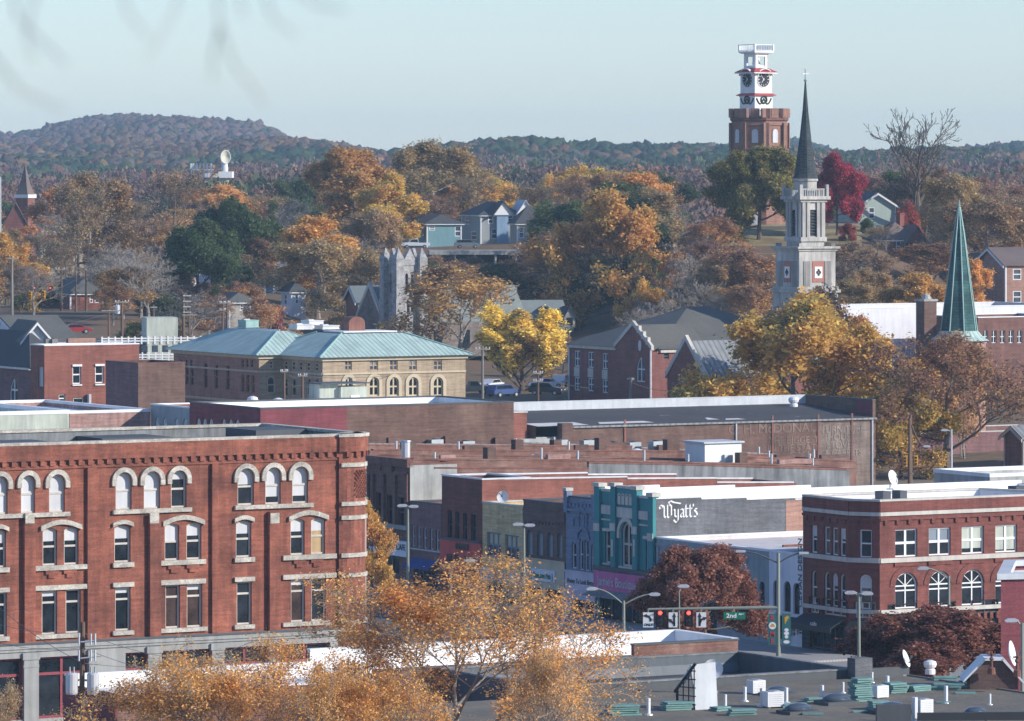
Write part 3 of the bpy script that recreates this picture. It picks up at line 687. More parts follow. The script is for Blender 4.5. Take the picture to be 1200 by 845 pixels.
# ------------------------------------------------------------------ the shop row along the main street
def shop(name, label, px0, px1, ytop, wall, left, Lb=42, **kw):
    D = row_D(px1); return block(name, label, 'shop building', px1, D, ytop, pxl=px0, Lb=Lb, left=left, wall=wall, **kw)
wn = lambda fm='white_paint', bars='s', pane='glass', blind=None, fw=.08, **k: dict(fm=fm, bars=bars, pane=pane, blind=blind, fw=fw, **k)
dk = dict(fm='dark_trim', bars='mmt', pane='glass', fw=.1, name='shop_window')
def wing(root, ff, prof, La, z0, wall, roof, cop='dark_trim', mats=(), name='side_wall', near=0):
    """rear wing running back along ff: side walls follow a stepped pixel profile, the roof follows it a little lower"""
    P = [(ff.L(px), ff.z(px, py)) for px, py in prof]; groups = {}
    for (l0, a), (l1, b), k in zip(P, P[1:], range(len(P))):
        if l1-l0 < .05: continue
        m = mats[k] if k < len(mats) and mats[k] else wall; groups.setdefault(m, MB())
        for o in (0, -La+.35): groups[m].prism([ff.p(l0, z0, o-.001), ff.p(l1, z0, o-.001), ff.p(l1, b, o-.001), ff.p(l0, a, o-.001)], (-ff.n[0]*.35, -ff.n[1]*.35, 0))
    for m, q in groups.items(): q.build(name, m, root)
    q = MB(); c = MB()
    for (l0, a), (l1, b) in zip(P, P[1:]):
        if l1-l0 < .05: continue
        q.poly([ff.p(l0, a-.55, -.35), ff.p(l1, b-.55, -.35), ff.p(l1, b-.55, -La+.35), ff.p(l0, a-.55, -La+.35)])
        for o in (.06, -La-.06): c.band(ff, [(l0, a+.002), (l1, b+.002)], [(l0, a+.14), (l1, b+.14)], o-.47 if o > 0 else o, o if o > 0 else o+.47)
    q.build('wing_roof', roof, root); c.build('wing_coping', cop, root)
    e = MB(); l, z = P[-1]; e.prism([ff.p(l, z0, -.002), ff.p(l+.35, z0, -.002), ff.p(l+.35, z, -.002), ff.p(l, z, -.002)], (-ff.n[0]*(La-.01), -ff.n[1]*(La-.01), 0)); e.build('end_wall', wall, root)
# Harvest building
h = shop('shop_building', 'brown brick three storey shop with an arched crest and a pale cafe sign board', 430.5, 480.5, 545, 'brick_dark',
    [(441, 448, 577, 611, 'rect', wn('brick_dark', 's')), (453.5, 462, 580, 614, 'rect', wn('brick_dark', 's')), (467, 475.5, 583, 618, 'rect', wn('brick_dark', 's')), (440, 468, 645, 672, 'rect', dk)],
    mats={0: 'concrete'}, roof='tar_roof', cop='rust', Lb=5)
wing(h['root'], h['ff'], [(509, 549), (690, 549.5), (690.1, 543), (800, 545), (992, 551)], h['La'], 0, 'concrete_dark', 'tar_roof', 'rust', ('brick_old',))
fl = h['fl']; tb = MB()
fb(tb, fl, 430.5, 480.5, 536, 545.5, -.35, .3); fb(tb, fl, 432, 479, 551, 556, .002, .16)
for x in (432, 438, 450.5, 464, 478): fb(tb, fl, x-1.5, x+1.5, 556, 616, .002, .25)
arch_hood(tb, fl, fl.L(449), fl.L(461), fl.z(455, 552), .3, .35); fb(tb, fl, 448, 462, 541, 553, .003, .2)
tb.build('brick_relief', 'brick_dark', h['root'])
tb = MB(); fb(tb, fl, 436, 480.5, 613.5, 618.5, .26, .4); tb.build('sill', 'grey_stone', h['root'])
tb = MB(); fb(tb, fl, 436, 480.5, 632, 650, .002, .35); sg = tb.build('sign_board', 'white_wall', h['root'])
text_on(sg, Fr(fl.xy(0, .35), fl.d), fl.L(456), fl.z(456, 642), 'HARVEST MOON CAFE', .78, 'black_paint', .95, .012)
h2 = shop('shop_building', 'plum brick two storey shop with five narrow white windows and a blue awning', 481.2, 517.3, 592.5, 'brick_plum',
    [(a, b, y, y+24.5, 'rect', wn()) for a, b, y in ((482.3, 486, 616), (489, 492.6, 617), (496, 500, 618.4), (503.6, 507.4, 619.8), (510.6, 514.4, 621))]+[(485, 513, 668, 690, 'rect', dk)], Lb=40, cop='dark_trim', roof='dark_roof')
fl = h2['fl']; tb = MB(); tb.prism([fl.p(fl.L(484), fl.z(500, 656), .02), fl.p(fl.L(515), fl.z(500, 656), .02), fl.p(fl.L(515), fl.z(500, 666), 1.3), fl.p(fl.L(484), fl.z(500, 666), 1.3)], (0, 0, .06)); tb.build('awning', 'blue_awning', h2['root'])
tb = MB(); fb(tb, fl, 481.4, 517, 644, 645.5, .002, .14); tb.build('sill', 'stone_trim', h2['root'])
h3 = shop('shop_building', 'dark red brick three storey shop with slit windows above a bright red shopfront', 517.8, 565, 562.5, 'brick_crimson',
    [(a, b, y, y+33, 'rect', wn('dark_trim', 's')) for a, b, y in ((524.5, 529.8, 598), (533.5, 538.3, 599.5), (542.5, 547.4, 601), (552, 557.6, 602.5))], mats={0: 'brick_mid'}, roof='metal_grey', cop='galv', Lb=5)
wing(h3['root'], h3['ff'], [(591, 562), (735, 559.5), (735.1, 561.5), (840, 561), (840.1, 566), (930, 566)], h3['La'], 0, 'brick_mid', 'metal_grey', 'galv')
fl = h3['fl']; tb = MB(); fb(tb, fl, 517.8, 565, 634, 672, .002, .2)
tb.build('red_shopfront', 'red_paint', h3['root'])
tb = MB(); fb(tb, fl, 518, 565, 631.5, 634, .002, .35); tb.build('sill', 'dark_trim', h3['root'])
f2 = Fr(fl.xy(0, .2), fl.d); tb = MB()
for a, b, y0, y1 in ((524, 530, 649, 660), (532.5, 538, 650, 661), (544, 560, 653, 670)): fb(tb, f2, a, b, y0, y1, .002, .05)
tb.build('shop_window', 'glass', h3['root'])
tb = MB(); fb(tb, f2, 535, 549, 637, 644.5, .002, .06); sg = tb.build('sign_board', 'brick_maroon', h3['root'])
text_on(sg, Fr(f2.xy(0, .06), f2.d), f2.L(542), f2.z(542, 643.3), 'ELEANOR', .62, 'black_paint', .95, .01)
h4 = shop('shop_building', 'tan brick two storey shop with two wide grey windows', 565.4, 613, 594.5, 'brick_tan',
    [(570.5, 587.5, 624, 653, 'rect', wn('window_grey', 'smm', 'glass_blue', (.5, 'sand_paint'), .14)), (592, 608.5, 627, 656.5, 'rect', wn('window_grey', 'smm', 'glass_blue', (.5, 'sand_paint'), .14)), (571, 608, 686, 722, 'rect', dk)], Lb=30, cop='stone_trim', roof='dark_roof')
fl = h4['fl']; tb = MB(); fb(tb, fl, 566, 612.5, 668, 683, .002, .25); tb.build('fascia', 'light_membrane', h4['root'])
tb = MB(); fb(tb, fl, 576, 590, 604, 605.5, .002, .08); fb(tb, fl, 569, 610, 611, 612.5, .002, .1); tb.build('brick_relief', 'brick_tan', h4['root'])
h5 = shop('shop_building', 'dark brown brick shop with four boarded arched windows over a sand coloured front', 613.4, 662.6, 592, 'brick_black',
    [(a, b, y, y+29, 'arch', wn('window_grey', '', 'slate_paint', None, .1)) for a, b, y in ((617.5, 624, 621), (629.5, 636, 622.3), (641.3, 647.6, 623.8), (653, 659, 625))]+[(617, 635, 688, 724, 'rect', dk), (640.5, 658, 691, 728, 'rect', dk)], Lb=30, cop='dark_trim', roof='dark_roof')
fl = h5['fl']; tb = MB()
zt = fl.z(638, 657); skf = Fr(fl.xy(0, .08), fl.d); wall_grid(tb, skf, fl.L(613.6), fl.L(662.4), 0, zt, [(fl.L(617), fl.L(635), fl.z(626, 724), fl.z(626, 688), 'rect'), (fl.L(640.5), fl.L(658), fl.z(649, 728), fl.z(649, 691), 'rect')], .1)
tb.box(skf, fl.L(613.6), fl.L(662.4), -.07, .1, zt, zt+.12); tb.build('storefront', 'sand_paint', h5['root'])
tb = MB(); fb(tb, skf, 624, 651, 667.5, 681, .002, .12); sg = tb.build('sign_board', 'white_wall', h5['root'])
text_on(sg, Fr(skf.xy(0, .12), fl.d), fl.L(637.5), fl.z(637.5, 677.5), '[ Pawsome Pets ]', .72, 'sign_green', .74, .015)
tb = MB(); fb(tb, fl, 613.6, 662.4, 598, 611, .002, .1)
for k in range(12): fb(tb, fl, 615+k*3.9, 616.8+k*3.9, 611+k*.12, 614+k*.12, .002, .1)
tb.build('brick_relief', 'brick_black', h5['root'])
h6 = shop('shop_building', 'blue grey narrow shop with slender arched windows over a lavender front', 663, 699, 586, 'brick_bluegrey',
    [(669.8, 675.4, 635, 666, 'arch', wn()), (678.6, 683.4, 631.5, 668, 'arch', wn()), (684.8, 689.6, 632.2, 669, 'arch', wn()), (692.6, 697, 638, 670, 'arch', wn()), (670, 697.5, 703, 735, 'rect', dict(dk, bars='m', fm='lavender_paint'))], Lb=24, cop='dark_trim', roof='dark_roof')
fl = h6['fl']; tb = MB(); fb(tb, fl, 663, 667, 574, 600, -.3, .25); fb(tb, fl, 695.5, 699, 580, 606, -.3, .25); fb(tb, fl, 663.4, 699, 597, 600, .002, .22); fb(tb, fl, 676, 690, 603, 604.5, .002, .15)
for x in (671, 683.5, 695): fb(tb, fl, x-2, x+2, 607 if x != 683.5 else 602, 616, .002, .1)
arch_hood(tb, fl, fl.L(678), fl.L(690), fl.z(684, 632), .25, .15); arch_hood(tb, fl, fl.L(680), fl.L(687.5), fl.z(684, 606), .22, .15, .8)
for k in range(7): fb(tb, fl, 668+k*4.4, 670+k*4.4, 589.5+k*.3, 593+k*.3, .002, .14)
tb.build('brick_relief', 'brick_bluegrey', h6['root'])
tb = MB(); fb(tb, fl, 662.9, 667.3, 571.5, 575, -.4, .35); tb.build('pier_cap', 'stone_trim', h6['root'])
zt = fl.z(681, 671.5); skf = Fr(fl.xy(0, .1), fl.d); tb = MB(); wall_grid(tb, skf, fl.L(663.2), fl.L(698.8), 0, zt, [(fl.L(670), fl.L(697.5), fl.z(684, 735), fl.z(684, 703), 'rect')], .12)
tb.box(skf, fl.L(663.2), fl.L(698.8), -.09, .12, zt, zt+.14)
for k in range(8): fb(tb, skf, 668+k*4, 671+k*4, 691, 700, .002, .04)
tb.build('storefront', 'lavender_paint', h6['root'])
text_on(h6['root'], skf, fl.L(682), fl.z(682, 684.5), 'Honey To Look Better', .62, 'black_paint', .82)
# teal front with the painted side wall
D7 = row_D(768.5)
h7 = shop('shop_building', 'teal painted shop with pale caps and a grey side wall carrying a blackletter sign', 699.3, 768.5, 592, 'teal_paint',
    [(709, 715.3, 621, 660, 'rect', wn('stone_trim', 's', fw=.14)), (728.5, 742, 612, 664, 'arch', wn('stone_trim', 'sm', fw=.16)), (756.5, 763.4, 630, 668, 'rect', wn('stone_trim', 's', fw=.14)), (703, 764, 699, 745, 'rect', dict(dk, bars='mmmm'))],
    mats={0: 'brick_greywash'}, roof='white_roof', cop=None, Lb=45, inner='white_roof', ph=.5)
fl, ff = h7['fl'], h7['ff']; tb = MB(); cp = MB(); pn = MB()
for a, b, y in ((699.3, 705.6, 570), (718.6, 724, 570), (744.2, 749.6, 574), (762.4, 768.5, 582)):
    fb(tb, fl, a, b, y, 668, -.3, .3); fb(cp, fl, a-.6, b+.8, y-4.5, y, -.45, .42)
    fb(cp, fl, a-.3, b+.3, y+43, y+52, .3, .36)
fb(tb, fl, 705, 719, 575, 589, -.2, .06); fb(tb, fl, 724, 745, 572, 589, -.2, .12); fb(tb, fl, 749, 763, 583, 592, -.2, .06)
fb(cp, fl, 705, 719, 573, 576, -.3, .14); fb(cp, fl, 724, 745, 569.5, 572.5, -.3, .2); fb(cp, fl, 749, 763, 581, 584, -.3, .14)
for a, b, y0, y1 in ((706, 718, 592, 602.5), (724.4, 743.6, 595, 607), (750, 762, 599, 609)): fb(pn, fl, a, b, y0, y1, .002, .16)
for a, b, y in ((706, 718, 608), (750, 762, 614.5)): fb(pn, fl, a, b, y, y+1.8, .002, .14)
for k in range(4):
    x = 726+k*4.4; fb(pn, fl, x, x+3.3, 581+k*.4, 591+k*.4, .12, .2); arch_hood(pn, fl, fl.L(x+.6), fl.L(x+2.7), fl.z(x+1.6, 581+k*.4), .1, .22, 0, 6)
arch_hood(pn, fl, fl.L(727.5), fl.L(743), fl.z(735, 626), .36, .2, .4)
for a, b, y in ((707.8, 716.6, 619), (755.5, 764.5, 628.5)): fb(pn, fl, a, b, y, y+3.4, .002, .2); fb(pn, fl, a, b, y+41, y+42.5, .002, .2)
fb(pn, fl, 727, 743.5, 664, 667, .002, .2)
for x in (720.8, 746.5): fb(pn, fl, x-1, x+1, 632, 652, .3, .34)
tb.build('pier', 'teal_paint', h7['root']); cp.build('pier_cap', 'stone_trim', h7['root']); pn.build('stone_trim', 'stone_trim', h7['root'])
tb = MB(); fb(tb, fl, 699.3, 768.5, 666, 671, .002, .4); tb.build('cornice', 'dark_trim', h7['root'])
tb = MB(); fb(tb, fl, 700.3, 767.5, 672, 697, .3, .42); sg = tb.build('sign_board', 'pink_paint', h7['root'])
text_on(sg, Fr(fl.xy(0, .42), fl.d), fl.L(728), fl.z(728, 688), "Jamie's Boutique", 1.15, 'blind', .85)
tb = MB(); tb.prism([fl.p(fl.L(701), fl.z(735, 695), .45), fl.p(fl.L(767), fl.z(735, 695), .45), fl.p(fl.L(767), fl.z(735, 701), 1.7), fl.p(fl.L(701), fl.z(735, 701), 1.7)], (0, 0, .06)); tb.build('awning', 'metal_grey', h7['root'])
# raised front sections of the side wall, stepping down to the back
tb = MB(); zc = MB()
for a, b, hh in ((.02, 4.6, .52), (4.6, 9.2, .34), (9.2, 14.2, .16)):
    tb.box(ff, a, b, -.35, 0, h7['z1']+.001, h7['z1']+hh); zc.box(ff, a, b, -.42, .05, h7['z1']+hh, h7['z1']+hh+.07)
zc.box(ff, 14.2, 45, -.42, .05, h7['z1']+.001, h7['z1']+.07)
fb2 = Fr(h7['poly'][3], B2); 
for a, b, hh in ((.4, 6.2, 1.05), (6.2, 14, .8), (14, 22, .55), (22, 45, .3)): zc.box(fb2, a, b, .02, .4, h7['z1']+.001, h7['z1']+hh)
tb.build('side_parapet', 'brick_greywash', h7['root']); zc.build('parapet_cap', 'white_roof', h7['root'])
q = MB(); q.box(ff, ff.L(921), ff.L(990), .003, .02, h7['z1']-4, h7['z1']-.05); q.build('bare_brick_end', 'brick_pinkish', h7['root'])
def penstroke(mb, fr, L0, z0, s, pts, w=.16, ang=R(40), o=.03):
    """broad-nib stroke: the nib keeps one slant, which gives blackletter its thick and thin"""
    nx, nz = math.cos(ang)*w/2, math.sin(ang)*w/2
    for (x0, y0), (x1, y1) in zip(pts, pts[1:]):
        q = [(x0-nx, y0-nz), (x0+nx, y0+nz), (x1+nx, y1+nz), (x1-nx, y1-nz)]
        mb.prism([fr.p(L0+x*s, z0+y*s, o) for x, y in q], (-fr.n[0]*.028, -fr.n[1]*.028, 0))
        
def wyatts(root, fr):
    mb = MB(); L0 = fr.L(772.5); z0 = fr.z(790, 607); s = (fr.L(818)-L0)/5.0
    st = lambda *p: penstroke(mb, fr, L0, z0, s, p, .2)
    st((.1, 1.05), (.0, 1.25), (.15, 1.45), (.4, 1.4), (.45, 1.2), (.3, 1.1)); st((.45, 1.4), (.62, 1.25), (.62, .25), (.8, .08))
    st((1.05, 1.45), (1.05, .2), (1.2, .05)); st((.8, .08), (1.05, .3)); st((1.55, 1.35), (1.55, .3), (1.2, .05)); st((1.3, 1.5), (1.55, 1.3))
    st((1.15, 1.72), (1.45, 1.88), (1.9, 1.7), (2.4, 1.62), (2.75, 1.55)); st((1.2, 1.8), (1.3, 1.6))
    st((1.9, .95), (2.0, .85), (2.0, .25), (2.2, .1), (2.42, .3)); st((2.42, .95), (2.42, -.25), (2.2, -.5), (1.95, -.35)); st((2.0, -.4), (1.85, -.2))
    st((2.72, .9), (2.95, .95), (3.1, .8), (3.1, .15), (3.22, .05)); st((3.1, .55), (2.8, .45), (2.72, .2), (2.9, .05), (3.1, .2))
    for x in (3.42, 3.95): st((x, 1.4), (x, .2), (x+.14, .05), (x+.28, .12)); st((x-.17, .98), (x+.3, .98))
    st((4.35, 1.45), (4.4, 1.2)); st((4.85, .9), (4.62, .95), (4.5, .8), (4.8, .5), (4.88, .25), (4.7, .05), (4.45, .12))
    return mb.build('painted_sign', 'white_paint', root)
wyatts(h7['root'], ff)
# low white roofed shop and the white arcade front
h8 = shop('shop_building', 'low grey fronted shop with a white roof behind the rust coloured street tree', 769, 901, 647, 'slate_paint',
    [(a, b, 690+(a-805)*.12, 716+(a-805)*.12, 'arch', wn('dark_trim', 's')) for a, b in ((800, 806), (812, 818), (824, 830), (836, 842), (862, 868), (880, 886), (890, 896))]+[(776, 840, 700, 740, 'rect', dk)], Lb=40, roof='cream_roof', cop='white_roof', ph=.35, inner='white_roof', nowin=True) if False else \
    shop('shop_building', 'low grey fronted shop with a white roof behind the rust coloured street tree', 769, 901, 646.5, 'slate_paint',
    [(a, b, 678+(a-862)*.12, 712+(a-862)*.12, 'arch', wn('dark_trim', 's')) for a, b in ((862, 868), (880, 886), (890, 896))]+[(780, 840, 708, 745, 'rect', dk)], Lb=40, roof='cream_roof', cop='white_roof', ph=.3, inner='cream_roof')
fl = h8['fl']; tb = MB()
for k in range(22): tb.box(fl, 1.2+k*.62, 1.45+k*.62, .002, .12, h8['z1']-1.15, h8['z1']-.85)
for x in (.25, 2.2): tb.box(fl, x, x+.3, .002, .15, h8['z1']-2.2, h8['z1']-.7)
tb.box(fl, 0, h8['La'], .003, .1, h8['z1']-.6, h8['z1']-.4); tb.build('brick_relief', 'slate_paint', h8['root'])
rp = MB(); ff = h8['ff']
rp.box(Fr(ff.xy(0, -7), B2), 6, 30, -.25, 0, h8['zr'], h8['zr']+.18); rp.build('roof_seam', 'rust', h8['root'])
h9 = shop('shop_building', 'white painted front with dark arched openings and lettering beside the dark red corner building', 901.3, 940.8, 651, 'lavender_paint' if False else 'white_wall',
    [(906, 912.5, 680, 713, 'arch', wn('dark_trim', '')), (918.3, 926.6, 681, 717, 'arch', wn('dark_trim', '')), (929.5, 937, 683, 720, 'arch', wn('dark_trim', '')), (927, 932, 735, 746, 'rect', wn()), (933.5, 939.5, 736, 744, 'rect', wn())], Lb=40, roof='cream_roof', cop='white_roof', ph=.3, inner='cream_roof')
fl = h9['fl']; tb = MB(); fb(tb, Fr(fl.xy(0, 0), fl.d), 901.5, 926, 724, 748, .002, .2); fb(tb, fl, 901.5, 940.6, 722, 734, .002, .2); tb.build('storefront', 'slate_spire', h9['root'])
text_on(h9['root'], fl, fl.L(939.9), fl.z(939, 712), 'CEVIAN DESIGN', .82, 'dark_trim', .95, .01, align='LEFT', up=True)
tb = MB(); fb(tb, fl, 914.5, 916.2, 661, 675, .3, .4); tb.build('blade_sign', 'white_paint', h9['root'])
# ------------------------------------------------------------------ roofs behind the row
D = row_D(436)
def roofscape(label, px, D, prof, La, wall, roof, cop, mats=()):
    c = (PX(px, D), D); t = thing('brick_building', label, 'building', (c[0], c[1], 0)); ff = Fr(c, B2); wing(t, ff, prof, La, 0, wall, roof, cop, mats, 'wall')
    rg = random.Random(int(px)); q = MB(); ch = MB(); pp = MB(); Lm = ff.L(prof[-1][0])
    for k in range(9):
        l = Lm*(k+rg.uniform(.2, .8))/9; z = np.interp(l, [ff.L(a) for a, b in prof], [ff.z(a, b) for a, b in prof]); u = rg.random()
        if u < .5: q.box(ff, l, l+rg.uniform(1.5, 4), -.36-.2*rg.random(), -.01, z+.142, z+rg.uniform(.35, .8))
        elif u < .75: ch.box(ff, l, l+.9, -2.2, -1.3, z-.6, z+rg.uniform(.7, 1.3))
        pp.tube([ff.p(l+1, z-.5, -3), ff.p(l+1, z+rg.uniform(.5, 1.1), -3)], .12, 6)
    q.build('raised_parapet', rg.choice(('brick_brown', 'brick_faded', 'concrete_dark')), t); ch.build('chimney', 'brick_brown', t); pp.build('vent_pipe', 'galv', t)
    q = MB(); l, z = ff.L(prof[0][0]), ff.z(*prof[0]); q.prism([ff.p(l-.35, 0, -.002), ff.p(l, 0, -.002), ff.p(l, z, -.002), ff.p(l-.35, z, -.002)], (-ff.n[0]*(La-.01), -ff.n[1]*(La-.01), 0)); q.build('front_wall', wall, t); return t
roofscape('long red brick building with satellite dishes on its roof behind the shop row', 484, row_D(481)+3, [(484, 539), (700, 540.5), (900, 545), (1000, 549)], 9, 'brick_old', 'tar_roof', 'brick_old')
roofscape('low brick building with a rusty coping behind the dish topped one', 437, row_D(437)+12, [(437, 528), (806, 529.5), (806.1, 534), (1000, 541)], 11, 'brick_old', 'gravel_roof', 'rust', ())
roofscape('grey coped flat building carrying a row of air conditioners', 425, row_D(425)+22, [(425, 521), (620, 522.5), (620.1, 524), (800, 531), (1000, 541)], 14, 'brick_old', 'gravel_roof', 'metal_grey') 
mb_ = block('maroon_building', 'long building with maroon painted corner and old brown brick side wall', 'building', 305, row_D(305), 479.5, pxl=222.5, pxr=602,
    left=[(x-2.6, x+2.6, 490.5+(x-250)*.03, 500+(x-250)*.03, 'arch', wn('white_paint', '', 'board', None, .2)) for x in (232.5, 239.5, 247, 262, 270, 278)], wall='brick_maroon', mats={0: 'brick_brown'}, roof='white_roof', cop='dark_trim', ph=.6, inner='white_roof')
f_ = mb_['ff']; tb = MB(); tb.box(f_, .02, f_.L(406), .003, .02, mb_['z1']-6, mb_['z1']-.05); tb.build('painted_wall', 'brick_maroon', mb_['root'])
gy = block('grey_building', 'slate grey painted corner building with oval attic windows', 'building', 222, row_D(222)+.2, 478.5, pxl=177, Lb=30,
    left=[(x-2.4, x+2.4, 489+(x-180)*.04, 499+(x-180)*.04, 'arch', wn('white_paint', '', 'board', None, .2)) for x in (184, 193, 207, 217)], wall='slate_paint', roof='white_roof', cop='white_roof', ph=.6, inner='brick_mid')
pg = block('flat_roof_building', 'pale green stucco wall with a white roof edge at the left side', 'building', -40, 512, 488, La=25, pxr=81, wall='pale_green', roof='white_roof', cop='white_roof', ph=.4, ch=.4)
pk = block('flat_roof_building', 'faded pink brick wall with a white roof edge beside the slate grey building', 'building', 81.6, pg['ff'].D(pg['ff'].L(81.6)), 485, La=25, pxr=176, wall='brick_faded', roof='white_roof', cop='white_roof', ph=.4, ch=.3)
# the painted-advertisement building
md = (PX(628, 575), 575.)
def ad_building():
    c = md; ff = Fr(c, B2); L1 = ff.L(1026); La = 14.7; poly = rect_plan(c, La, L1); ze = 10.25; zp = 12.2
    root = thing('warehouse', 'long brown brick warehouse with faded painted advertising and a sloping dark roof', 'building', (c[0], c[1], 0))
    ops = [pxop(ff, 1007, 1017, 539, 567), pxop(ff, 972, 982, 542, 552)]
    mb = MB(); wall_grid(mb, ff, ff.L(668), L1, 0, ze, ops, .2)
    frr = Fr(poly[1], A2); mb.poly([frr.p(0, 0), frr.p(La, 0), frr.p(La, zp), frr.p(0, zp)])
    bk = Fr(poly[2], (-B2[0], -B2[1])); mb.poly([bk.p(0, 0), bk.p(L1, 0), bk.p(L1, zp), bk.p(0, zp)])
    lf = Fr(poly[3], (.5, -.866025)); mb.poly([lf.p(0, 0), lf.p(La, 0), lf.p(La, ze), lf.p(0, zp-.6)])
    mb.box(frr, 0, La, -.4, -.001, ze-.8, zp); mb.build('wall', 'brick_brown', root)
    mb = MB(); mb.box(ff, 0, ff.L(668), -.3, -.01, 0, ze-1.2); mb.build('rendered_wall', 'concrete', root)
    for o_ in ops: window(root, ff, o_, 'white_paint', 'sm', 'glass_blue', .12, .2)
    rf = MB(); h = zp-.9; rf.poly([ff.p(0, ze-.02, .15), ff.p(L1-.4, ze-.02, .15), ff.p(L1-.4, h, -La+.4), ff.p(0, h, -La+.4)]); rf.build('roof', 'tar_roof', root)
    wp = MB(); wp.box(bk, .4, L1-.2, -.5, -.4, h-.1, zp); wp.box(bk, 0, L1, -.52, .05, zp, zp+.12); wp.build('back_parapet', 'light_membrane', root)
    rp = MB(); rp.box(frr, 0, La, -.46, .06, zp, zp+.12); rp.build('coping', 'dark_trim', root)
    wl = MB(); wl.poly([ff.p(.2, ze+.02, .1), ff.p(ff.L(690), ze+.02, .1), ff.p(6, h-.2, -La+1.5), ff.p(.2, h-.2, -La+1.5)]); wl.build('white_roof_patch', 'cream_roof', root)
    for x0, x1, t0, t1 in ((706, 770, .05, .16), (838, 852, .12, .24), (856, 880, .08, .16)):
        def rr(px, t): L = ff.L(px); return ff.p(L, ze-.02+(h-ze+.02)*t+.03, .15-(La-.25)*t)
        q = MB(); q.poly([rr(x0, t0), rr(x1, t0), rr(x1-4, t1), rr(x0+6, t1)]); q.build('white_roof_patch', 'cream_roof', root)
    gt = MB(); gt.box(ff, ff.L(668), L1, .16, .3, ze-.28, ze-.06); gt.build('gutter', 'metal_grey', root)
    dp = MB()
    for x in (862, 1021.5): dp.tube([ff.p(ff.L(x), ze-.2, .12), ff.p(ff.L(x), .1, .12)], .11, 6)
    dp.build('downpipe', 'galv', root)
    pl_ = MB()
    for x in (732, 905, 958.5, 998): pl_.box(ff, ff.L(x)-.12, ff.L(x)+.12, .002, .13, 0, ze+.5)
    pl_.build('pilaster', 'rust', root)
    bp = MB(); bp.poly([ff.p(ff.L(958), 1.5, .012), ff.p(ff.L(1021), 1.5, .012), ff.p(ff.L(1021), ze-.6, .012), ff.p(ff.L(958), ze-.6, .012)]); bp.build('painted_panel', 'brick_ad', root)
    for t, x, y, s_, w_ in (('C. H. McDONALD', 910, 507, 1.55, 1.08), ('THE BIGGEST', 930, 519.5, 1.1, 1.05), ('IN THE STATE', 930, 528.5, 1.1, 1.05), ('CASH', 939, 538, 1.3, 1.05)):
        text_on(root, ff, ff.L(x), ff.z(x, y), t, s_, 'ad_paint', w_, .02, name='painted_lettering')
    for t, x, y, s_ in (('FURNITURE', 988, 507, 1.2), ('HOUSE', 985, 516, 1.2), ('STOVES', 985, 525, 1.2), ('& CARPETS', 988, 534, 1.1)): text_on(root, ff, ff.L(x), ff.z(x, y), t, s_, 'ad_grey', .95, .02, name='painted_lettering', o=.05)
    mg = MB(); mg.box(frr, .3, 3.5, -.44, -.402, ze+.2, zp-.1); mg.build('red_panel', 'brick_maroon', root)
    sl = MB(); f5 = Fr(ff.xy(0, .3), B2); sl.box(f5, -9.5, 3.0, -5, 0, 0, 8.9); sl.build('side_annex', 'concrete', root)
    dr = MB(); dr.box(f5, -9.3, -6.2, .002, .1, 5.2, 8.6); dr.build('annex_door', 'slate_paint', root)
    ch = MB(); ch.box(f5, 2.6, 4.0, .01, 1.1, 3, 10.6); ch.build('chimney', 'brick_brown', root)
    bx = MB(); bx.box(Fr(ff.xy(0, -1), B2), -4.4, -.6, -6, 0, 0, 11.8); bx.build('stair_tower', 'brick_mid', root)
    wq = MB(); wq.box(Fr(ff.xy(0, -1), B2), -4.5, -.5, -6.1, .1, 11.8, 11.95); wq.build('tower_coping', 'stone_trim', root)
    return root, ff, ze, h
AD, ADF, ADE, ADH = ad_building()
def hut():
    D_ = 497; c = (PX(826, D_), D_); zt = PZ(520, D_); zb = 10; rt = thing('roof_hut', 'white rooftop penthouse box with a small window unit', 'roof hut', (c[0], c[1], zb))
    ff = Fr(c, B2); fl = Fr(c, (.5, -.866025)); L = ff.L(869); mb = MB(); mb.box(ff, 0, L, -3.6, 0, zb, zt); mb.build('wall', 'white_paint', rt)
    q = MB(); q.box(ff, -.25, L+.2, -3.8, .25, zt, zt+.16); q.build('roof', 'light_membrane', rt)
    q = MB(); q.box(ff, L*.5, L*.72, .002, .3, zt-1.8, zt-1.1); q.build('window_unit', 'galv', rt)
    return rt
hut()
# far right roofs
rr = block('flat_roof_building', 'dark walled building with a white roof behind the dark red corner building', 'building', 1145, 452, 586, pxl=1056, Lb=25, wall='dark_trim', roof='white_roof', cop='white_roof', ph=1.2, inner='white_roof')
rg = block('flat_roof_building', 'grey box building with a white roof edge at the right side', 'building', 1160, 470, 559.5, La=9, Lb=20, wall='concrete', roof='white_roof', cop='white_roof', ph=.3, ch=.35, pxl=None)
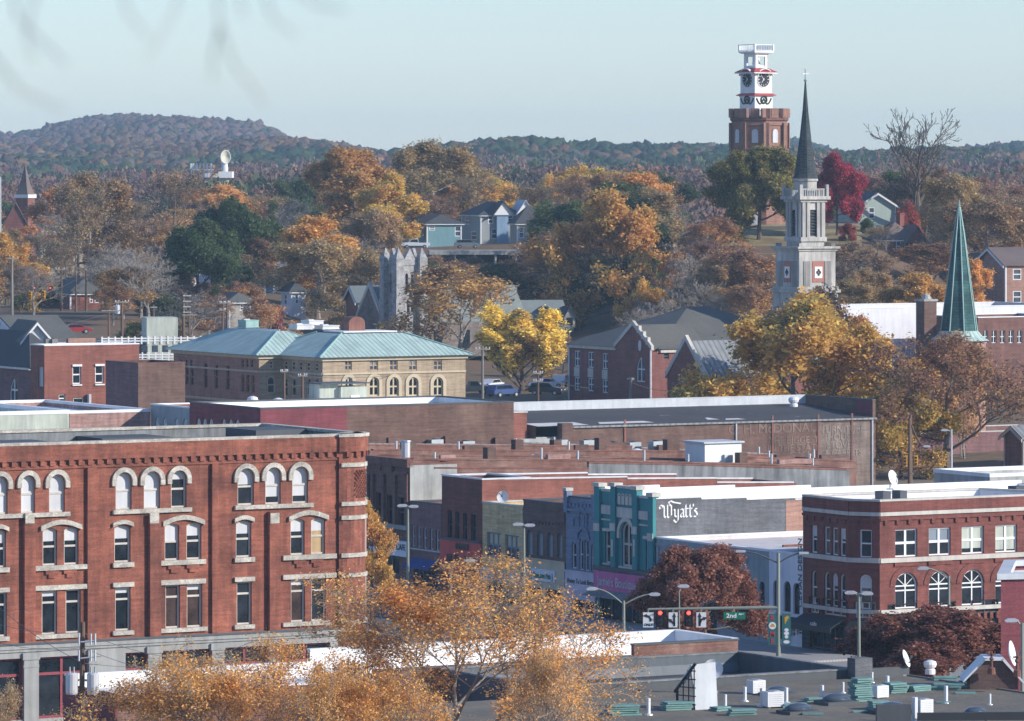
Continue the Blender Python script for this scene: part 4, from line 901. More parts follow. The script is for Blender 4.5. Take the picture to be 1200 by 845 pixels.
# ------------------------------------------------------------------ roofs
def hip(mb, P, ze, zr, inset_r, ov=.5):
    """truncated or full hip over a plan rectangle: eave corners and a smaller top rectangle"""
    o = inset(P, -ov); i = inset(P, inset_r); n = len(P)
    for k in range(n):
        j = (k+1) % n; mb.poly([(*o[k], ze), (*o[j], ze), (*i[j], zr), (*i[k], zr)])
    mb.poly([(*q, zr) for q in i]); mb.poly([(*q, ze-.02) for q in o[::-1]])
def hip_ridge(mb, P, ze, zr, ov=.5):
    """hip roof with ridge along the longer side of a rectangle"""
    o = [Vector(q) for q in inset(P, -ov)]
    a, b = (o[1]-o[0]).length, (o[3]-o[0]).length
    if a < b: o = o[1:]+o[:1]; a, b = b, a
    u = (o[1]-o[0]).normalized(); m0 = (o[0]+o[3])/2+u*b/2; m1 = (o[1]+o[2])/2-u*b/2
    if (m1-m0).dot(u) < .2: m0 = m1 = (m0+m1)/2
    q = lambda v, z: (v.x, v.y, z)
    mb.poly([q(o[0], ze), q(o[1], ze), q(m1, zr), q(m0, zr)]); mb.poly([q(o[2], ze), q(o[3], ze), q(m0, zr), q(m1, zr)])
    mb.poly([q(o[1], ze), q(o[2], ze), q(m1, zr)]); mb.poly([q(o[3], ze), q(o[0], ze), q(m0, zr)]); mb.poly([q(v, ze-.02) for v in o[::-1]])
def gable(mr, mw, fr, L0, L1, dep, ze, zr, ov=.4, th=.18):
    """gable roof whose gable end lies in plane fr between L0 and L1, running dep back; mw gets the gable triangles"""
    m = (L0+L1)/2; s = (zr-ze)/((L1-L0)/2)
    for o in (0, -dep):
        q = [fr.p(L0, ze, o), fr.p(L1, ze, o), fr.p(m, zr, o)]
        if mw: mw.poly(q if o == 0 else q[::-1])
    for a, sg in ((L0-ov, 1), (L1+ov, -1)):
        za = ze-ov*s
        q = [fr.p(a, za, ov), fr.p(m, zr, ov), fr.p(m, zr, -dep-ov), fr.p(a, za, -dep-ov)]
        mr.prism(q if sg > 0 else q[::-1], (0, 0, th))
def walls(mb, poly, z0, z1, ops={}, rev=.2, other={}):
    n = len(poly); fs = []
    for i in range(n):
        j = (i+1) % n; d = Vector((poly[j][0]-poly[i][0], poly[j][1]-poly[i][1])); f = Fr(poly[i], tuple(d.normalized())); fs.append(f)
        wall_grid(other.get(i, mb), f, 0, d.length, z0, z1, ops.get(i, []), rev)
    return fs
# ------------------------------------------------------------------ the green roofed post office
def green_roof_hall():
    D0 = 620.; c2 = (PX(378, D0), D0); A, B = Vector(A2), Vector(B2); ff = Fr(c2, B2); fl = Fr(c2, (.5, -.866025))
    Lf = ff.L(545.5); Ll = -fl.L(330); p1 = Vector(c2)+A*Ll; f1 = Fr(tuple(p1), B2); L1 = -f1.L(303.5); c1 = p1-B*L1; f2 = Fr(tuple(c1), (.5, -.866025)); L2 = -f2.L(203.5)
    c1 = tuple(c1); zb = 2.; ze = PZ(419, D0); root = thing('post_office', 'buff brick hall with pale green copper hip roof and two rows of arched windows', 'building', (c2[0], c2[1], zb))
    poly = [c2, tuple(Vector(c2)+B*Lf), tuple(Vector(c2)+B*Lf+A*(Ll+6)), tuple(Vector(c1)+B*(Lf*.6)+A*6), tuple(Vector(c1)+B*(Lf*.6)+A*L2), tuple(Vector(c1)+A*L2), c1, tuple(p1)]
    fl = Fr(tuple(p1), (.5, -.866025)); fl2 = Fr(poly[5], (.5, -.866025)); f1 = Fr(c1, B2)
    of = [pxop(ff, a, b, 422.5, 434) for a, b in ((404, 412.5), (433, 443), (456.5, 466), (479, 488.5), (508, 518))]
    oa = [pxop(ff, a, b, 442, 464, 'arch') for a, b in ((404, 413), (432.5, 444), (456, 467), (478.5, 490), (507.5, 519))]
    ol = [pxop(fl, x-2, x+2, 423+(x-333)*.06, 433+(x-333)*.06) for x in (334.5, 343.5, 352, 361, 370.5)]+[pxop(fl, x-2.4, x+2.4, 443, 464, 'arch') for x in (334.5, 344, 361.5, 371)]
    o1 = [pxop(f1, 316, 320.5, 423, 432), pxop(f1, 313.5, 322.5, 441, 461, 'arch')]
    ol2 = [pxop(fl2, x-1.5, x+1.5, 421, 431) for x in (212, 218, 224, 284, 289.5, 295)]+[pxop(fl2, x-2.2, x+2.2, y, y1, 'arch') for x, y, y1 in ((219, 430, 451), (225, 431, 452), (241, 425, 455), (253.5, 427, 456), (267, 428, 457), (284.5, 438, 460), (290.5, 438.5, 460), (296.5, 439, 461))]
    mb = MB(); m5 = MB(); walls(mb, poly, zb, ze, {0: of+oa, 7: ol, 6: o1, 5: ol2}, other={5: m5}); mb.build1('wall', 'brick_buff', root); m5.build1('wall', 'brick_pinkish', root)  # left face: same brick in a pinker tone, colour set to offset its shade
    for i, o_ in enumerate(of): window(root, ff, o_, 'brick_buff', 'sm', 'glass_blue', .12, .2, (.6, 'window_grey') if i % 2 else None)
    for o_ in oa: window(root, ff, o_, 'sand_paint', 'sm', 'glass', .16, .2)
    for o_ in ol: window(root, fl, o_, 'sand_paint', 's', 'glass', .12, .2)
    for o_ in o1: window(root, f1, o_, 'sand_paint', 's', 'glass_blue', .12, .2)
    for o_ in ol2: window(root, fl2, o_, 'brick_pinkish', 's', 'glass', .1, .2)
    tr = MB()
    for o_ in oa: arch_hood(tr, ff, o_[0], o_[1], o_[3]-(o_[1]-o_[0])/2, .42, .12, 2.0); tr.box(ff, o_[0]-.5, o_[1]+.5, .003, .2, o_[2]-.2, o_[2])
    for f_, ln in ((ff, Lf), (fl, Ll), (f1, L1), (fl2, L2)):
        zs = ff.z(460, 436.5); tr.box(f_, 0, ln, .002, .15, zs-.14, zs+.08); zq = ff.z(460, 466); tr.box(f_, 0, ln, .002, .1, zq-.9, zq-.6)
        tr.box(f_, -.2, ln+.2, .002, .3, ze-.45, ze-.03)
    tr.build('stone_trim', 'sand_paint', root)
    rf = MB(); zr = PZ(391, D0+9); B_ = Vector(c2)
    R1 = [c2, poly[1], tuple(Vector(poly[1])+A*(Ll+7)), tuple(Vector(c2)+A*(Ll+7))]; hip(rf, R1, ze, zr, 5.6, .8)
    R2 = [c1, poly[3], poly[4], poly[5]]; R2[1] = tuple(Vector(c1)+B*(Lf*.6)); R2[2] = tuple(Vector(R2[1])+A*L2)
    r2 = MB(); hip(r2, R2, ze+.01, zr+.12, 5.3, .8)
    rf.build('roof', 'copper_roof', root); r2.build('roof', 'copper_roof', root)
    hr = MB()
    for P in (R1, R2):
        o, i = inset(P, -.8), inset(P, 5.6 if P is R1 else 5.3)
        for k in range(4): hr.tube([(*o[k], ze+.05), (*i[k], zr+.1)], .11, 5)
    hr.build('ridge_cap', 'copper_roof_trim', root)
    dk_ = MB(); dk_.prism([(*q, zr+.13) for q in inset(R1, 6.2)], (0, 0, .14)); dk_.prism([(*q, zr+.15) for q in inset(R2, 6.0)], (0, 0, .14)); dk_.build('roof_deck', 'white_roof', root)
    m = (Vector(R1[0])+Vector(R1[2]))/2
    def eq(name, px, D, w_, d_, h, m_, lab):
        q = MB(); cx = PX(px, D); q.abox((cx, D, zr+.29+h/2), (w_, d_, h), R(30)); q.abox((cx, D, zr+.29+h+.05), (w_*1.06, d_*1.06, .1), R(30)); q.abox((cx, D, zr+.33), (w_*1.1, d_*1.1, .08), R(30)); return q
    for px, D, w_, h, m_ in ((352.5, 637, 2.2, .55, 'galv'), (366, 640, 2.0, .95, 'galv'), (383, 637.5, 2.3, .4, 'galv'), (291, 645, 1.8, .85, 'copper_roof_trim')):
        t = thing('roof_unit', {352.5: 'wide grey rooftop unit on the green roofed hall, left of the tallest unit', 366: 'tallest grey box unit on the flat top of the green roofed hall', 383: 'low wide grey rooftop unit on the green roofed hall, right of the tallest unit', 291: 'verdigris copper penthouse box at the left end of the green roof'}[px], 'roof unit', (PX(px, D), D, zr+.2))
        q = eq('', px, D, w_, 2.2, h, m_, ''); q.build('casing', m_, t)
        g = MB(); g.abox((PX(px, D)-.3, D-.6, zr+.29+h+.15), (.8, .8, .16), R(30)); g.build('cap', 'steel', t)
    dm = thing('roof_dormer', 'rust brown barrel topped bulkhead on the green roof', 'roof bulkhead', (PX(415, 633), 633, zr))
    fd = Fr((PX(409, 632), 632), B2); q = MB()
    P = [(0, zr)]+[(1.5*(1-math.cos(math.pi*i/8))*.75, zr+1.2+.8*math.sin(math.pi*i/8)) for i in range(9)]+[(2.25, zr)]
    q.prism([fd.p(l, z) for l, z in P], (-fd.n[0]*2, -fd.n[1]*2, 0)); q.build('shell', 'rust', dm)
    return root
green_roof_hall()
# small stucco penthouse on the maroon building's white roof in front of it
def stucco():
    D = 532; t = thing('roof_hut', 'stained pale stucco stair box with a white door below the green roofed hall', 'roof hut', (PX(399, D), D, PZ(478, D)))
    ff = Fr((PX(384, D), D), (1, 0)); zb, z1 = PZ(482, D), PZ(453, D); mb = MB(); fk = Fr((PX(400, D), D-1), B2); L = fk.L(430); mb.box(fk, 0, L, -3, 0, zb, z1)
    mb.box(fk, -2.2, -.002, -3, -.6, zb, z1+.3); mb.build('wall', 'pale_green', t)
    q = MB(); q.box(fk, L*.36, L*.7, .002, .08, zb+.2, z1-.9); q.build('door', 'white_paint', t)
    q = MB(); q.box(fk, -2.4, L+.2, -3.2, .2, z1+.302, z1+.42); q.build('roof', 'dark_trim', t)
stucco()
# ------------------------------------------------------------------ brick church with grey hip roof, and its chapel
def brick_church():
    D0 = 690.; zb = 4.; c = (PX(773, D0), D0); fl0 = Fr(c, (.5, -.866025)); La = -fl0.L(667.5); Lb = 27; poly = rect_plan(c, La, Lb)
    fl = Fr(poly[3], (.5, -.866025)); ff = Fr(c, B2); ze = PZ(409, D0); zr = PZ(360, 703)
    root = thing('brick_church', 'dark red brick church hall with grey hip roof and a gabled bay', 'church', (c[0], c[1], zb))
    ol = [pxop(fl, a, b, y, y+18.5) for a, b, y in ((673, 679.5, 411), (689, 695.5, 412.4), (705.8, 712.2, 414), (722.5, 729, 415.5))]+[pxop(fl, a, b, y, y+15.5) for a, b, y in ((673, 679.5, 442), (689, 695.5, 443), (705.8, 712.2, 445), (722.5, 729, 446.5))]
    of = [pxop(ff, 778, 784, 414, 421)]
    mb = MB(); walls(mb, poly, zb, ze, {3: ol, 0: of}); mb.build('wall', 'brick_church', root)
    for o_ in ol: window(root, fl, o_, 'white_paint', 'sm', 'glass_blue', .12, .2)
    for o_ in of: window(root, ff, o_, 'dark_trim', 's', 'glass', .12, .2)
    tr = MB()
    for o_, p_ in zip(ol[:4], ol[4:]): tr.box(fl, o_[0]+.02, o_[1]-.02, .002, .06, p_[3]+.1, o_[2]-.1)
    tr.box(fl, -.3, La, .002, .35, ze-.5, ze-.02); tr.box(ff, 0, Lb, .002, .35, ze-.5, ze-.02); tr.build('stone_trim', 'stone_trim', root)
    rf = MB(); hip_ridge(rf, poly, ze, zr, .6); rf.build('roof', 'shingle_grey', root)
    # gabled bay
    a, b = fl.L(731.5), fl.L(773); fb_ = Fr(fl.xy(0, 1.4), fl.d); zg = fl.z(752, 408); zp = fb_.z(751, 382.5); m = (a+b)/2
    ow = (fb_.L(746), fb_.L(756), fb_.z(751, 447.5), fb_.z(751, 418), 'gothic'); mw = MB(); mr = MB()
    wall_grid(mw, fb_, a, b, zb, zg, [], .2) if False else wall_grid(mw, fb_, a, b, zb, zg+.001, [ow] if ow[3] < zg else [ow], .2)
    for L_, s_ in ((a, 1), (b, 1)): mw.poly([fb_.p(L_, zb), fb_.p(L_, zg), fb_.p(L_, zg, -1.4), fb_.p(L_, zb, -1.4)])
    gable(mr, mw, fb_, a, b, 9, zg, zp, .0); mw.build('gable_wall', 'brick_church', root); mr.build('gable_roof', 'shingle_grey', root)
    window(root, fb_, ow, 'white_paint', 'sm', 'glass_blue', .14, .2)
    cp = MB(); cp.band(fb_, [(a-.3, zg-.1), (m, zp+.1)], [(a-.3, zg+.5), (m, zp+.75)], -.3, .12); cp.band(fb_, [(m, zp+.1), (b+.3, zg-.1)], [(m, zp+.75), (b+.3, zg+.5)], -.3, .12)
    for s_ in range(3): cp.box(fb_, m+(b-m)*(.3+.25*s_)-.2, m+(b-m)*(.3+.25*s_)+.35, -.31, .14, zp-(zp-zg)*(.3+.25*s_), zp-(zp-zg)*(.3+.25*s_)+1.0)
    cp.build('coping', 'stone_trim', root)
    ov = MB(); lz = fb_.L(750.5), fb_.z(750.5, 405); ov.prism([fb_.p(lz[0]+.42*math.cos(t), lz[1]+.75*math.sin(t), .06) for t in np.linspace(0, 2*math.pi, 14)[:-1]], (fb_.n[0]*.06, fb_.n[1]*.06, 0)); ov.build('oval_window', 'blind', root)
    dp = MB(); dp.tube([fb_.p(b+.1, zb, .1), fb_.p(b+.1, zg, .1)], .12, 6); dp.tube([fl.p(.1, zb, .15), fl.p(.1, ze, .15)], .12, 6); dp.build('downpipe', 'white_paint', root)
    # chapel
    D1 = 667.; c1 = (PX(826, D1), D1); f1 = Fr(c1, (.5, -.866025)); L1 = -f1.L(782); P1 = rect_plan(c1, L1, 19); fg = Fr(P1[3], (.5, -.866025)); t2 = thing('chapel', 'small dark brick chapel with steep stone edged gable and pointed window', 'chapel', (c1[0], c1[1], zb))
    ze1 = fg.z(804, 441); zp1 = fg.z(804, 401); og = (fg.L(797), fg.L(808), fg.z(802, 470), fg.z(802, 440.5), 'gothic')
    mw = MB(); walls(mw, P1, zb, ze1, {3: [(og[0], og[1], og[2], min(og[3], ze1-.05), 'gothic')]}); og = (og[0], og[1], og[2], min(og[3], ze1-.05), 'gothic')
    mr = MB(); gable(mr, mw, fg, 0, L1, 19, ze1, zp1, .0); mw.build('wall', 'brick_church', t2); mr.build('roof', 'metal_grey', t2)
    window(t2, fg, og, 'stone_trim', 'm', 'glass_blue', .3, .2)
    m = L1/2; cp = MB(); cp.band(fg, [(-.4, ze1-.4), (m, zp1+.2)], [(-.4, ze1+.3), (m, zp1+.95)], -.35, .15); cp.band(fg, [(m, zp1+.2), (L1+.4, ze1-.4)], [(m, zp1+.95), (L1+.4, ze1+.3)], -.35, .15); cp.build('coping', 'stone_trim', t2)
brick_church()
# ------------------------------------------------------------------ white stone steeple
def steeple():
    D = 700.; c = (PX(936.5, D), D); zb = 8.; ff = Fr(c, B2); s = ff.L(979); Z = lambda y: PZ(y, D+1.5)
    root = thing('church_steeple', 'tall pale stone church steeple with a dark slate spire and cross', 'steeple', (c[0], c[1], zb)); A, B = Vector(A2), Vector(B2)
    ctr = Vector(c)+A*s/2+B*s/2
    def sq(h): return [tuple(ctr-A*h-B*h), tuple(ctr-A*h+B*h), tuple(ctr+A*h+B*h), tuple(ctr+A*h-B*h)]
    def tier(mb, h, z0, z1): mb.prism([(*q, z0) for q in sq(h)], (0, 0, z1-z0))
    hb = s/2; mb = MB(); tier(mb, hb, Z(337), Z(292)); tier(mb, hb+.25, zb+6, Z(343)); mb.build('base', 'steeple_stone', root)
    lo = MB(); tier(lo, hb+.1, zb, zb+6); lo.build('lower_wall', 'brick_church', root)
    co = MB()
    for h, y0, y1 in ((hb+.55, 343, 339.5), (hb+.3, 339.4, 336), (hb+.2, 294, 291.5), (hb+.5, 291.4, 288.8), (hb*.63+.25, 283, 278), (hb*.66+.2, 237, 234), (hb*.66+.55, 233.9, 230)): tier(co, h, Z(y0), Z(y1))
    co.build('cornice', 'steeple_stone', root)
    h2 = hb*.62; z0, z1 = Z(288.8), Z(235); mb = MB(); tier(mb, h2+.02, z0, Z(278)); P = sq(h2); ops = [(h2-.72, h2+.72, Z(277), Z(246), 'rect')]
    walls(mb, P, Z(278), z1, {i: ops for i in range(4)}, .5); mb.build('belfry', 'steeple_stone', root)
    lv = MB(); pi = MB(); fl_ = MB(); pn = MB()
    for i in range(4):
        f = Fr(P[i], tuple((Vector(P[(i+1) % 4])-Vector(P[i])).normalized()))
        lv.poly([f.p(ops[0][0], ops[0][2], -.4), f.p(ops[0][1], ops[0][2], -.4), f.p(ops[0][1], ops[0][3], -.4), f.p(ops[0][0], ops[0][3], -.4)])
        for k in range(9):
            zz = ops[0][2]+(ops[0][3]-ops[0][2])*k/9; lv.prism([f.p(ops[0][0], zz, -.02), f.p(ops[0][1], zz, -.02), f.p(ops[0][1], zz+.25, -.35), f.p(ops[0][0], zz+.25, -.35)], (0, 0, .06))
        for x in (.28, 1.02, 2*h2-1.02, 2*h2-.28): pi.box(f, x-.24, x+.24, .003, .22, Z(278), z1)
        Q = sq(hb); g = Fr(Q[i], tuple((Vector(Q[(i+1) % 4])-Vector(Q[i])).normalized())); w_ = 2*hb
        for k in range(6):
            for x0 in (.12, .70): fl_.box(g, w_*x0+k*.2, w_*x0+k*.2+.1, .003, .12, Z(336), Z(306))
        pn.box(g, w_*.36, w_*.68, .003, .06, Z(331), Z(306))
        for x in (0.02, w_-.62): fl_.box(g, x, x+.6, -.6, -.02, Z(288.8), Z(285))
    lv.build('louver', 'louver', root); pi.build('pilaster', 'steeple_stone', root); fl_.build('fluting', 'steeple_stone', root); pn.build('panel', 'steeple_panel', root)
    for i in range(4):
        Q = sq(hb); g = Fr(Q[i], tuple((Vector(Q[(i+1) % 4])-Vector(Q[i])).normalized())); w_ = 2*hb; m = w_*.52
        q = MB(); q.box(g, m-.62, m+.62, .061, .14, Z(326), Z(312.5)); wo = q.build('quatrefoil_window', 'white_paint', root); q = MB(); zc = (Z(326)+Z(312.5))/2
        for dx, dz in ((.22, 0), (-.22, 0), (0, .28), (0, -.28)): q.prism([g.p(m+dx+.2*math.cos(t), zc+dz+.22*math.sin(t), .15) for t in np.linspace(0, 2*math.pi, 11)[:-1]], (g.n[0]*.01, g.n[1]*.01, 0))
        q.build('pane', 'glass', wo)
    oc = MB(); rr = PX(960, D)-PX(933, D); oc.lathe([(rr*.5, 0), (rr*.5, Z(213)-Z(230)), (rr*.56, Z(212)-Z(230)), (rr*.56, Z(209.5)-Z(230))], (ctr.x, ctr.y, Z(230)), 8, R(30+22.5)); oc.build('lantern', 'steeple_stone', root)
    bl = MB(); hh = h2+.35; Q = sq(hh)
    for i in range(4):
        f = Fr(Q[i], tuple((Vector(Q[(i+1) % 4])-Vector(Q[i])).normalized())); bl.box(f, 0, 2*hh, -.15, 0, Z(230)+.9, Z(230)+1.05)
        for k in range(12): bl.box(f, k*2*hh/12, k*2*hh/12+.12, -.14, -.02, Z(230), Z(230)+.9)
        bl.box(f, -.2, .25, -.3, .1, Z(230), Z(230)+1.6)
    bl.build('balustrade', 'concrete', root)
    sp = MB(); h = Z(95)-Z(209); r0 = PX(960.5, D)-PX(946, D)
    sp.lathe([(r0*1.06, 0), (r0*.92, h*.03), (r0*.8, h*.13), (r0*.5, h*.4), (r0*.24, h*.7), (.1, h)], (ctr.x, ctr.y, Z(209)), 8, R(30+22.5)); sp.build('spire', 'slate_spire', root)
    cr = MB(); cr.tube([(ctr.x, ctr.y, Z(95)), (ctr.x, ctr.y, Z(80))], .09, 6); cr.abox((ctr.x, ctr.y, Z(86)), (1.1, .14, .14), R(30)); cr.lathe([(.05, -.25), (.25, 0), (.05, .25)], (ctr.x, ctr.y, Z(94)), 8); cr.build('cross', 'steel', root)
steeple()
# ------------------------------------------------------------------ copper spire
def copper_spire():
    D = 655.; cx, cy = PX(1124, D), D; Z = lambda y: PZ(y, D); zb = 3.; root = thing('church_spire', 'verdigris copper octagonal spire with flared skirt on a brick drum', 'spire', (cx, cy, zb))
    r0 = PX(1146, D)-PX(1124, D); h = Z(240)-Z(388); mb = MB()
    mb.lathe([(r0, 0), (r0*.62, h*.4), (r0*.3, h*.75), (.12, h*.985)], (cx, cy, Z(388)), 8, R(10)); mb.build('spire', 'copper_spire', root)
    rb = MB()
    for k in range(8):
        t = R(10)+2*math.pi*k/8; rb.tube([(cx+r*math.cos(t), cy+r*math.sin(t), Z(388)+zz) for r, zz in ((r0*1.01, 0), (r0*.63, h*.4), (r0*.31, h*.75), (.13, h*.985))], .09, 5)
    rb.build('rib', 'copper_roof_trim', root)
    sk = MB(); sk.lathe([(r0*1.6, Z(399)-Z(388)), (r0*1.25, Z(394)-Z(388)), (r0*1.0, .05)], (cx, cy, Z(388)), 24); sk.build('skirt', 'copper_roof', root)
    dr = MB(); dr.lathe([(r0*1.42, zb), (r0*1.42, Z(399))], (cx, cy, 0), 24); dr.build('drum', 'brick_pinkish', root)
    bd = MB(); bd.lathe([(r0*1.42, Z(426)), (r0*1.5, Z(425.9)), (r0*1.5, Z(424)), (r0*1.42, Z(423.9))], (cx, cy, 0), 24, cap=False); bd.build('band', 'stone_trim', root)
    fi = MB(); fi.tube([(cx, cy, Z(242)), (cx, cy, Z(234))], .06, 5); fi.lathe([(.03, -.2), (.2, 0), (.03, .2)], (cx, cy, Z(241)), 8); fi.build('finial', 'copper_roof_trim', root)
copper_spire()
# ------------------------------------------------------------------ clock tower
def clock_tower():
    D = 900.; cx, cy = PX(889.8, D), D; Z = lambda y: PZ(y, D); zb = tz(889, 900)-1.5; root = thing('clock_tower', 'octagonal red brick tower topped by a white clock house with black dials', 'clock tower', (cx, cy, zb))
    r = PX(923.3, D)-PX(889.8, D); ro = R(22.5-12); mb = MB()
    rr = r/math.cos(R(10.5)) if False else r*1.01
    mb.lathe([(rr*1.05, zb), (rr*1.05, Z(178)), (rr*.985, Z(174)), (rr*.985, Z(142))], (cx, cy, 0), 8, ro); mb.build('shaft', 'brick_tower', root)
    bd = MB(); bd.lathe([(rr*.98, Z(177)), (rr*1.07, Z(176.5)), (rr*1.07, Z(174.5)), (rr*.98, Z(173.5))], (cx, cy, 0), 8, ro, False); bd.lathe([(rr*.97, Z(143)), (rr*1.04, Z(141)), (rr*1.04, Z(138)), (rr*.97, Z(137.6))], (cx, cy, 0), 8, ro, True); bd.build('band', 'brick_dark', root)
    V = [Vector((cx+rr*math.cos(ro+math.pi*k/4), cy+rr*math.sin(ro+math.pi*k/4))) for k in range(8)]
    pa = MB(); rl = MB(); pi = MB(); wn_ = []
    for k in range(8):
        a, b = V[k], V[(k+1) % 8]; f = Fr(tuple(a), tuple((b-a).normalized())); L = (b-a).length
        for x in (0, L*.5, L): pa.box(f, x-.75, x+.75, -.5, .02, Z(138), Z(127.3))
        pa.box(f, 0, L, -.4, -.08, Z(138), Z(136))
        rl.box(f, .7, L-.7, -.25, -.18, Z(130), Z(129.2))
        for j in range(9): rl.box(f, .8+j*(L-1.6)/8, .88+j*(L-1.6)/8, -.24, -.19, Z(136), Z(130))
        for x in (0, L): pi.box(f, x-.55, x+.55, -.02, .12, Z(174), Z(144))
        pi.box(f, .3, L-.3, -.03, .14, Z(147), Z(144))
        o_ = (L/2-.55, L/2+.55, Z(167.5), Z(151.5), 'arch'); wn_.append((f, o_))
    pa.build('battlement', 'brick_tower', root); rl.build('railing', 'white_paint', root); pi.build('pilaster', 'brick_tower', root)
    for f, o_ in wn_:
        q = MB(); out = [(o_[0], o_[2])]+arc_top(o_[0], o_[1], o_[3], 'arch')+[(o_[1], o_[2])]; q.prism([f.p(l, z, -.05) for l, z in out], (f.n[0]*.16, f.n[1]*.16, 0)); q.build('window', 'board', root)
    f = wn_[5][0]; q = MB(); q.box(f, 1.2, 2.4, .3, .5, zb+1.5, Z(248)); q.build('door', 'white_paint', root)
    # white clock house
    al = R(37.6); u = Vector((math.cos(al), math.sin(al))); v = Vector((-math.sin(al), math.cos(al))); C = Vector((cx-.55, cy))
    def sq(h): return [tuple(C-u*h-v*h), tuple(C+u*h-v*h), tuple(C+u*h+v*h), tuple(C-u*h+v*h)]
    def tier(mb, h, z0, z1, h2=None):
        P, Q = sq(h), sq(h2 or h)
        for i in range(4): j = (i+1) % 4; mb.poly([(*P[i], z0), (*P[j], z0), (*Q[j], z1), (*Q[i], z1)])
        mb.poly([(*q, z1) for q in Q]); mb.poly([(*q, z0) for q in P[::-1]])
    h = 1.96; mb = MB(); tier(mb, h*1.04, Z(137), Z(111)); tier(mb, h, Z(110), Z(84)); mb.build('clock_house', 'white_paint', root)
    sk = MB(); tier(sk, h*1.28, Z(112.3), Z(111.4)); tier(sk, h*1.28, Z(111.4), Z(109.4), h*1.0); tier(sk, h*1.36, Z(85.2), Z(84.6), h*1.36); tier(sk, h*1.36, Z(84.5), Z(79.5), h*.72); sk.build('red_roof', 'roof_red', root)
    tr = MB(); tier(tr, h*1.38, Z(86.4), Z(85.25)); tier(tr, h*1.1, Z(113.6), Z(112.35)); tier(tr, h*1.12, Z(62), Z(60.2)); tier(tr, h*1.0, Z(63), Z(62.05)); tr.build('cornice', 'white_paint', root)
    bf = MB(); P = sq(h*.78)
    for i in range(4):
        g = Fr(P[i], tuple((Vector(P[(i+1) % 4])-Vector(P[i])).normalized())); w_ = 2*h*.78
        for x0, x1 in ((0, w_*.24), (w_*.76, w_)): bf.box(g, x0, x1, -.3, -.001*i, Z(80), Z(63))
        bf.box(g, w_*.2, w_*.8, -.28, -.05, Z(66.5), Z(63.02)); bf.box(g, w_*.2, w_*.8, -.2, -.1, Z(80), Z(77))
    bf.build('belfry', 'white_paint', root)
    be = MB(); be.lathe([(.75, 0), (.6, .35), (.42, .8), (.3, 1.15), (.05, 1.25)], (C.x, C.y, Z(75)), 14); be.tube([(C.x, C.y, Z(75)+1.2), (C.x, C.y, Z(63))], .06, 6); be.build('bell', 'dark_trim', root)
    rl = MB(); P = sq(h*1.1)
    for i in range(4):
        g = Fr(P[i], tuple((Vector(P[(i+1) % 4])-Vector(P[i])).normalized())); w_ = 2*h*1.1; rl.box(g, 0, w_, -.1, 0, Z(53.2), Z(52.3)); rl.box(g, 0, w_, -.1, 0, Z(59.5), Z(58.8))
        for j in range(12): rl.box(g, j*w_/11-.04, j*w_/11+.04, -.09, -.01, Z(60.2), Z(53.2))
        rl.box(g, -.08, .16, -.16, .08, Z(60.2), Z(52))
        rl.box(g, .1, w_-.1, -.06, -.03, Z(59), Z(53)) if i == 1 else None
    rl.build('railing', 'white_paint', root)
    P = sq(h)
    for i in range(4):
        g = Fr(P[i], tuple((Vector(P[(i+1) % 4])-Vector(P[i])).normalized())); m = h; zc = Z(93.3); rc = 1.32
        ring = lambda r_, n=28: [(m+r_*math.cos(2*math.pi*k/n), zc+r_*math.sin(2*math.pi*k/n)) for k in range(n)]
        q = MB(); q.prism([g.p(l, z, .02) for l, z in ring(rc)], (g.n[0]*.06, g.n[1]*.06, 0)); dial = q.build('clock_dial', 'clock_black', root)
        q = MB(); a, b = ring(rc+.14), ring(rc+.01); q.band(g, a+a[:1], b+b[:1], .02, .12); q.build('rim', 'white_paint', dial)
        q = MB()
        for k in range(12):
            t = R(30*k); w2 = .045 if k % 3 else .06
            cs, sn = math.cos(t), math.sin(t); r0, r1 = rc*.68, rc*.93
            q.prism([g.p(m+cs*r_-sn*e, zc+sn*r_+cs*e, .085) for r_, e in ((r0, -w2), (r1, -w2), (r1, w2), (r0, w2))], (g.n[0]*.01, g.n[1]*.01, 0))
        q.build('numerals', 'white_paint', dial)
        q = MB()
        for ang, ln, wd in ((R(128), rc*.8, .05), (R(232), rc*.58, .07)):
            cs, sn = math.cos(ang), math.sin(ang); q.prism([g.p(m+cs*r_-sn*e, zc+sn*r_+cs*e, .1) for r_, e in ((-.2, -wd), (ln, -wd*.5), (ln, wd*.5), (-.2, wd))], (g.n[0]*.012, g.n[1]*.012, 0))
        q.build('hands', 'white_paint', dial)
        # flared hood over the dial
        q = MB(); P1 = [(m+(rc+.5)*math.cos(t), zc+.05+(rc+.42)*math.sin(t)) for t in np.linspace(R(20), R(160), 11)]; q.band(g, P1, [(l, z+.16) for l, z in P1], .02, .6); q.build('hood', 'white_paint', root)
        # wreath and garland
        q = MB(); zz = Z(117); q.tube([g.p(m+.62*math.cos(t), zz+.62*math.sin(t), .16) for t in np.linspace(0, 2*math.pi, 18)], .17, 6)
        q.tube([g.p(m-1.7+3.4*k/14, zz+.25-1.0*abs(math.sin(math.pi*k/7)), .14) for k in range(15)], .13, 5); q.build('wreath', 'wreath', root)
clock_tower()
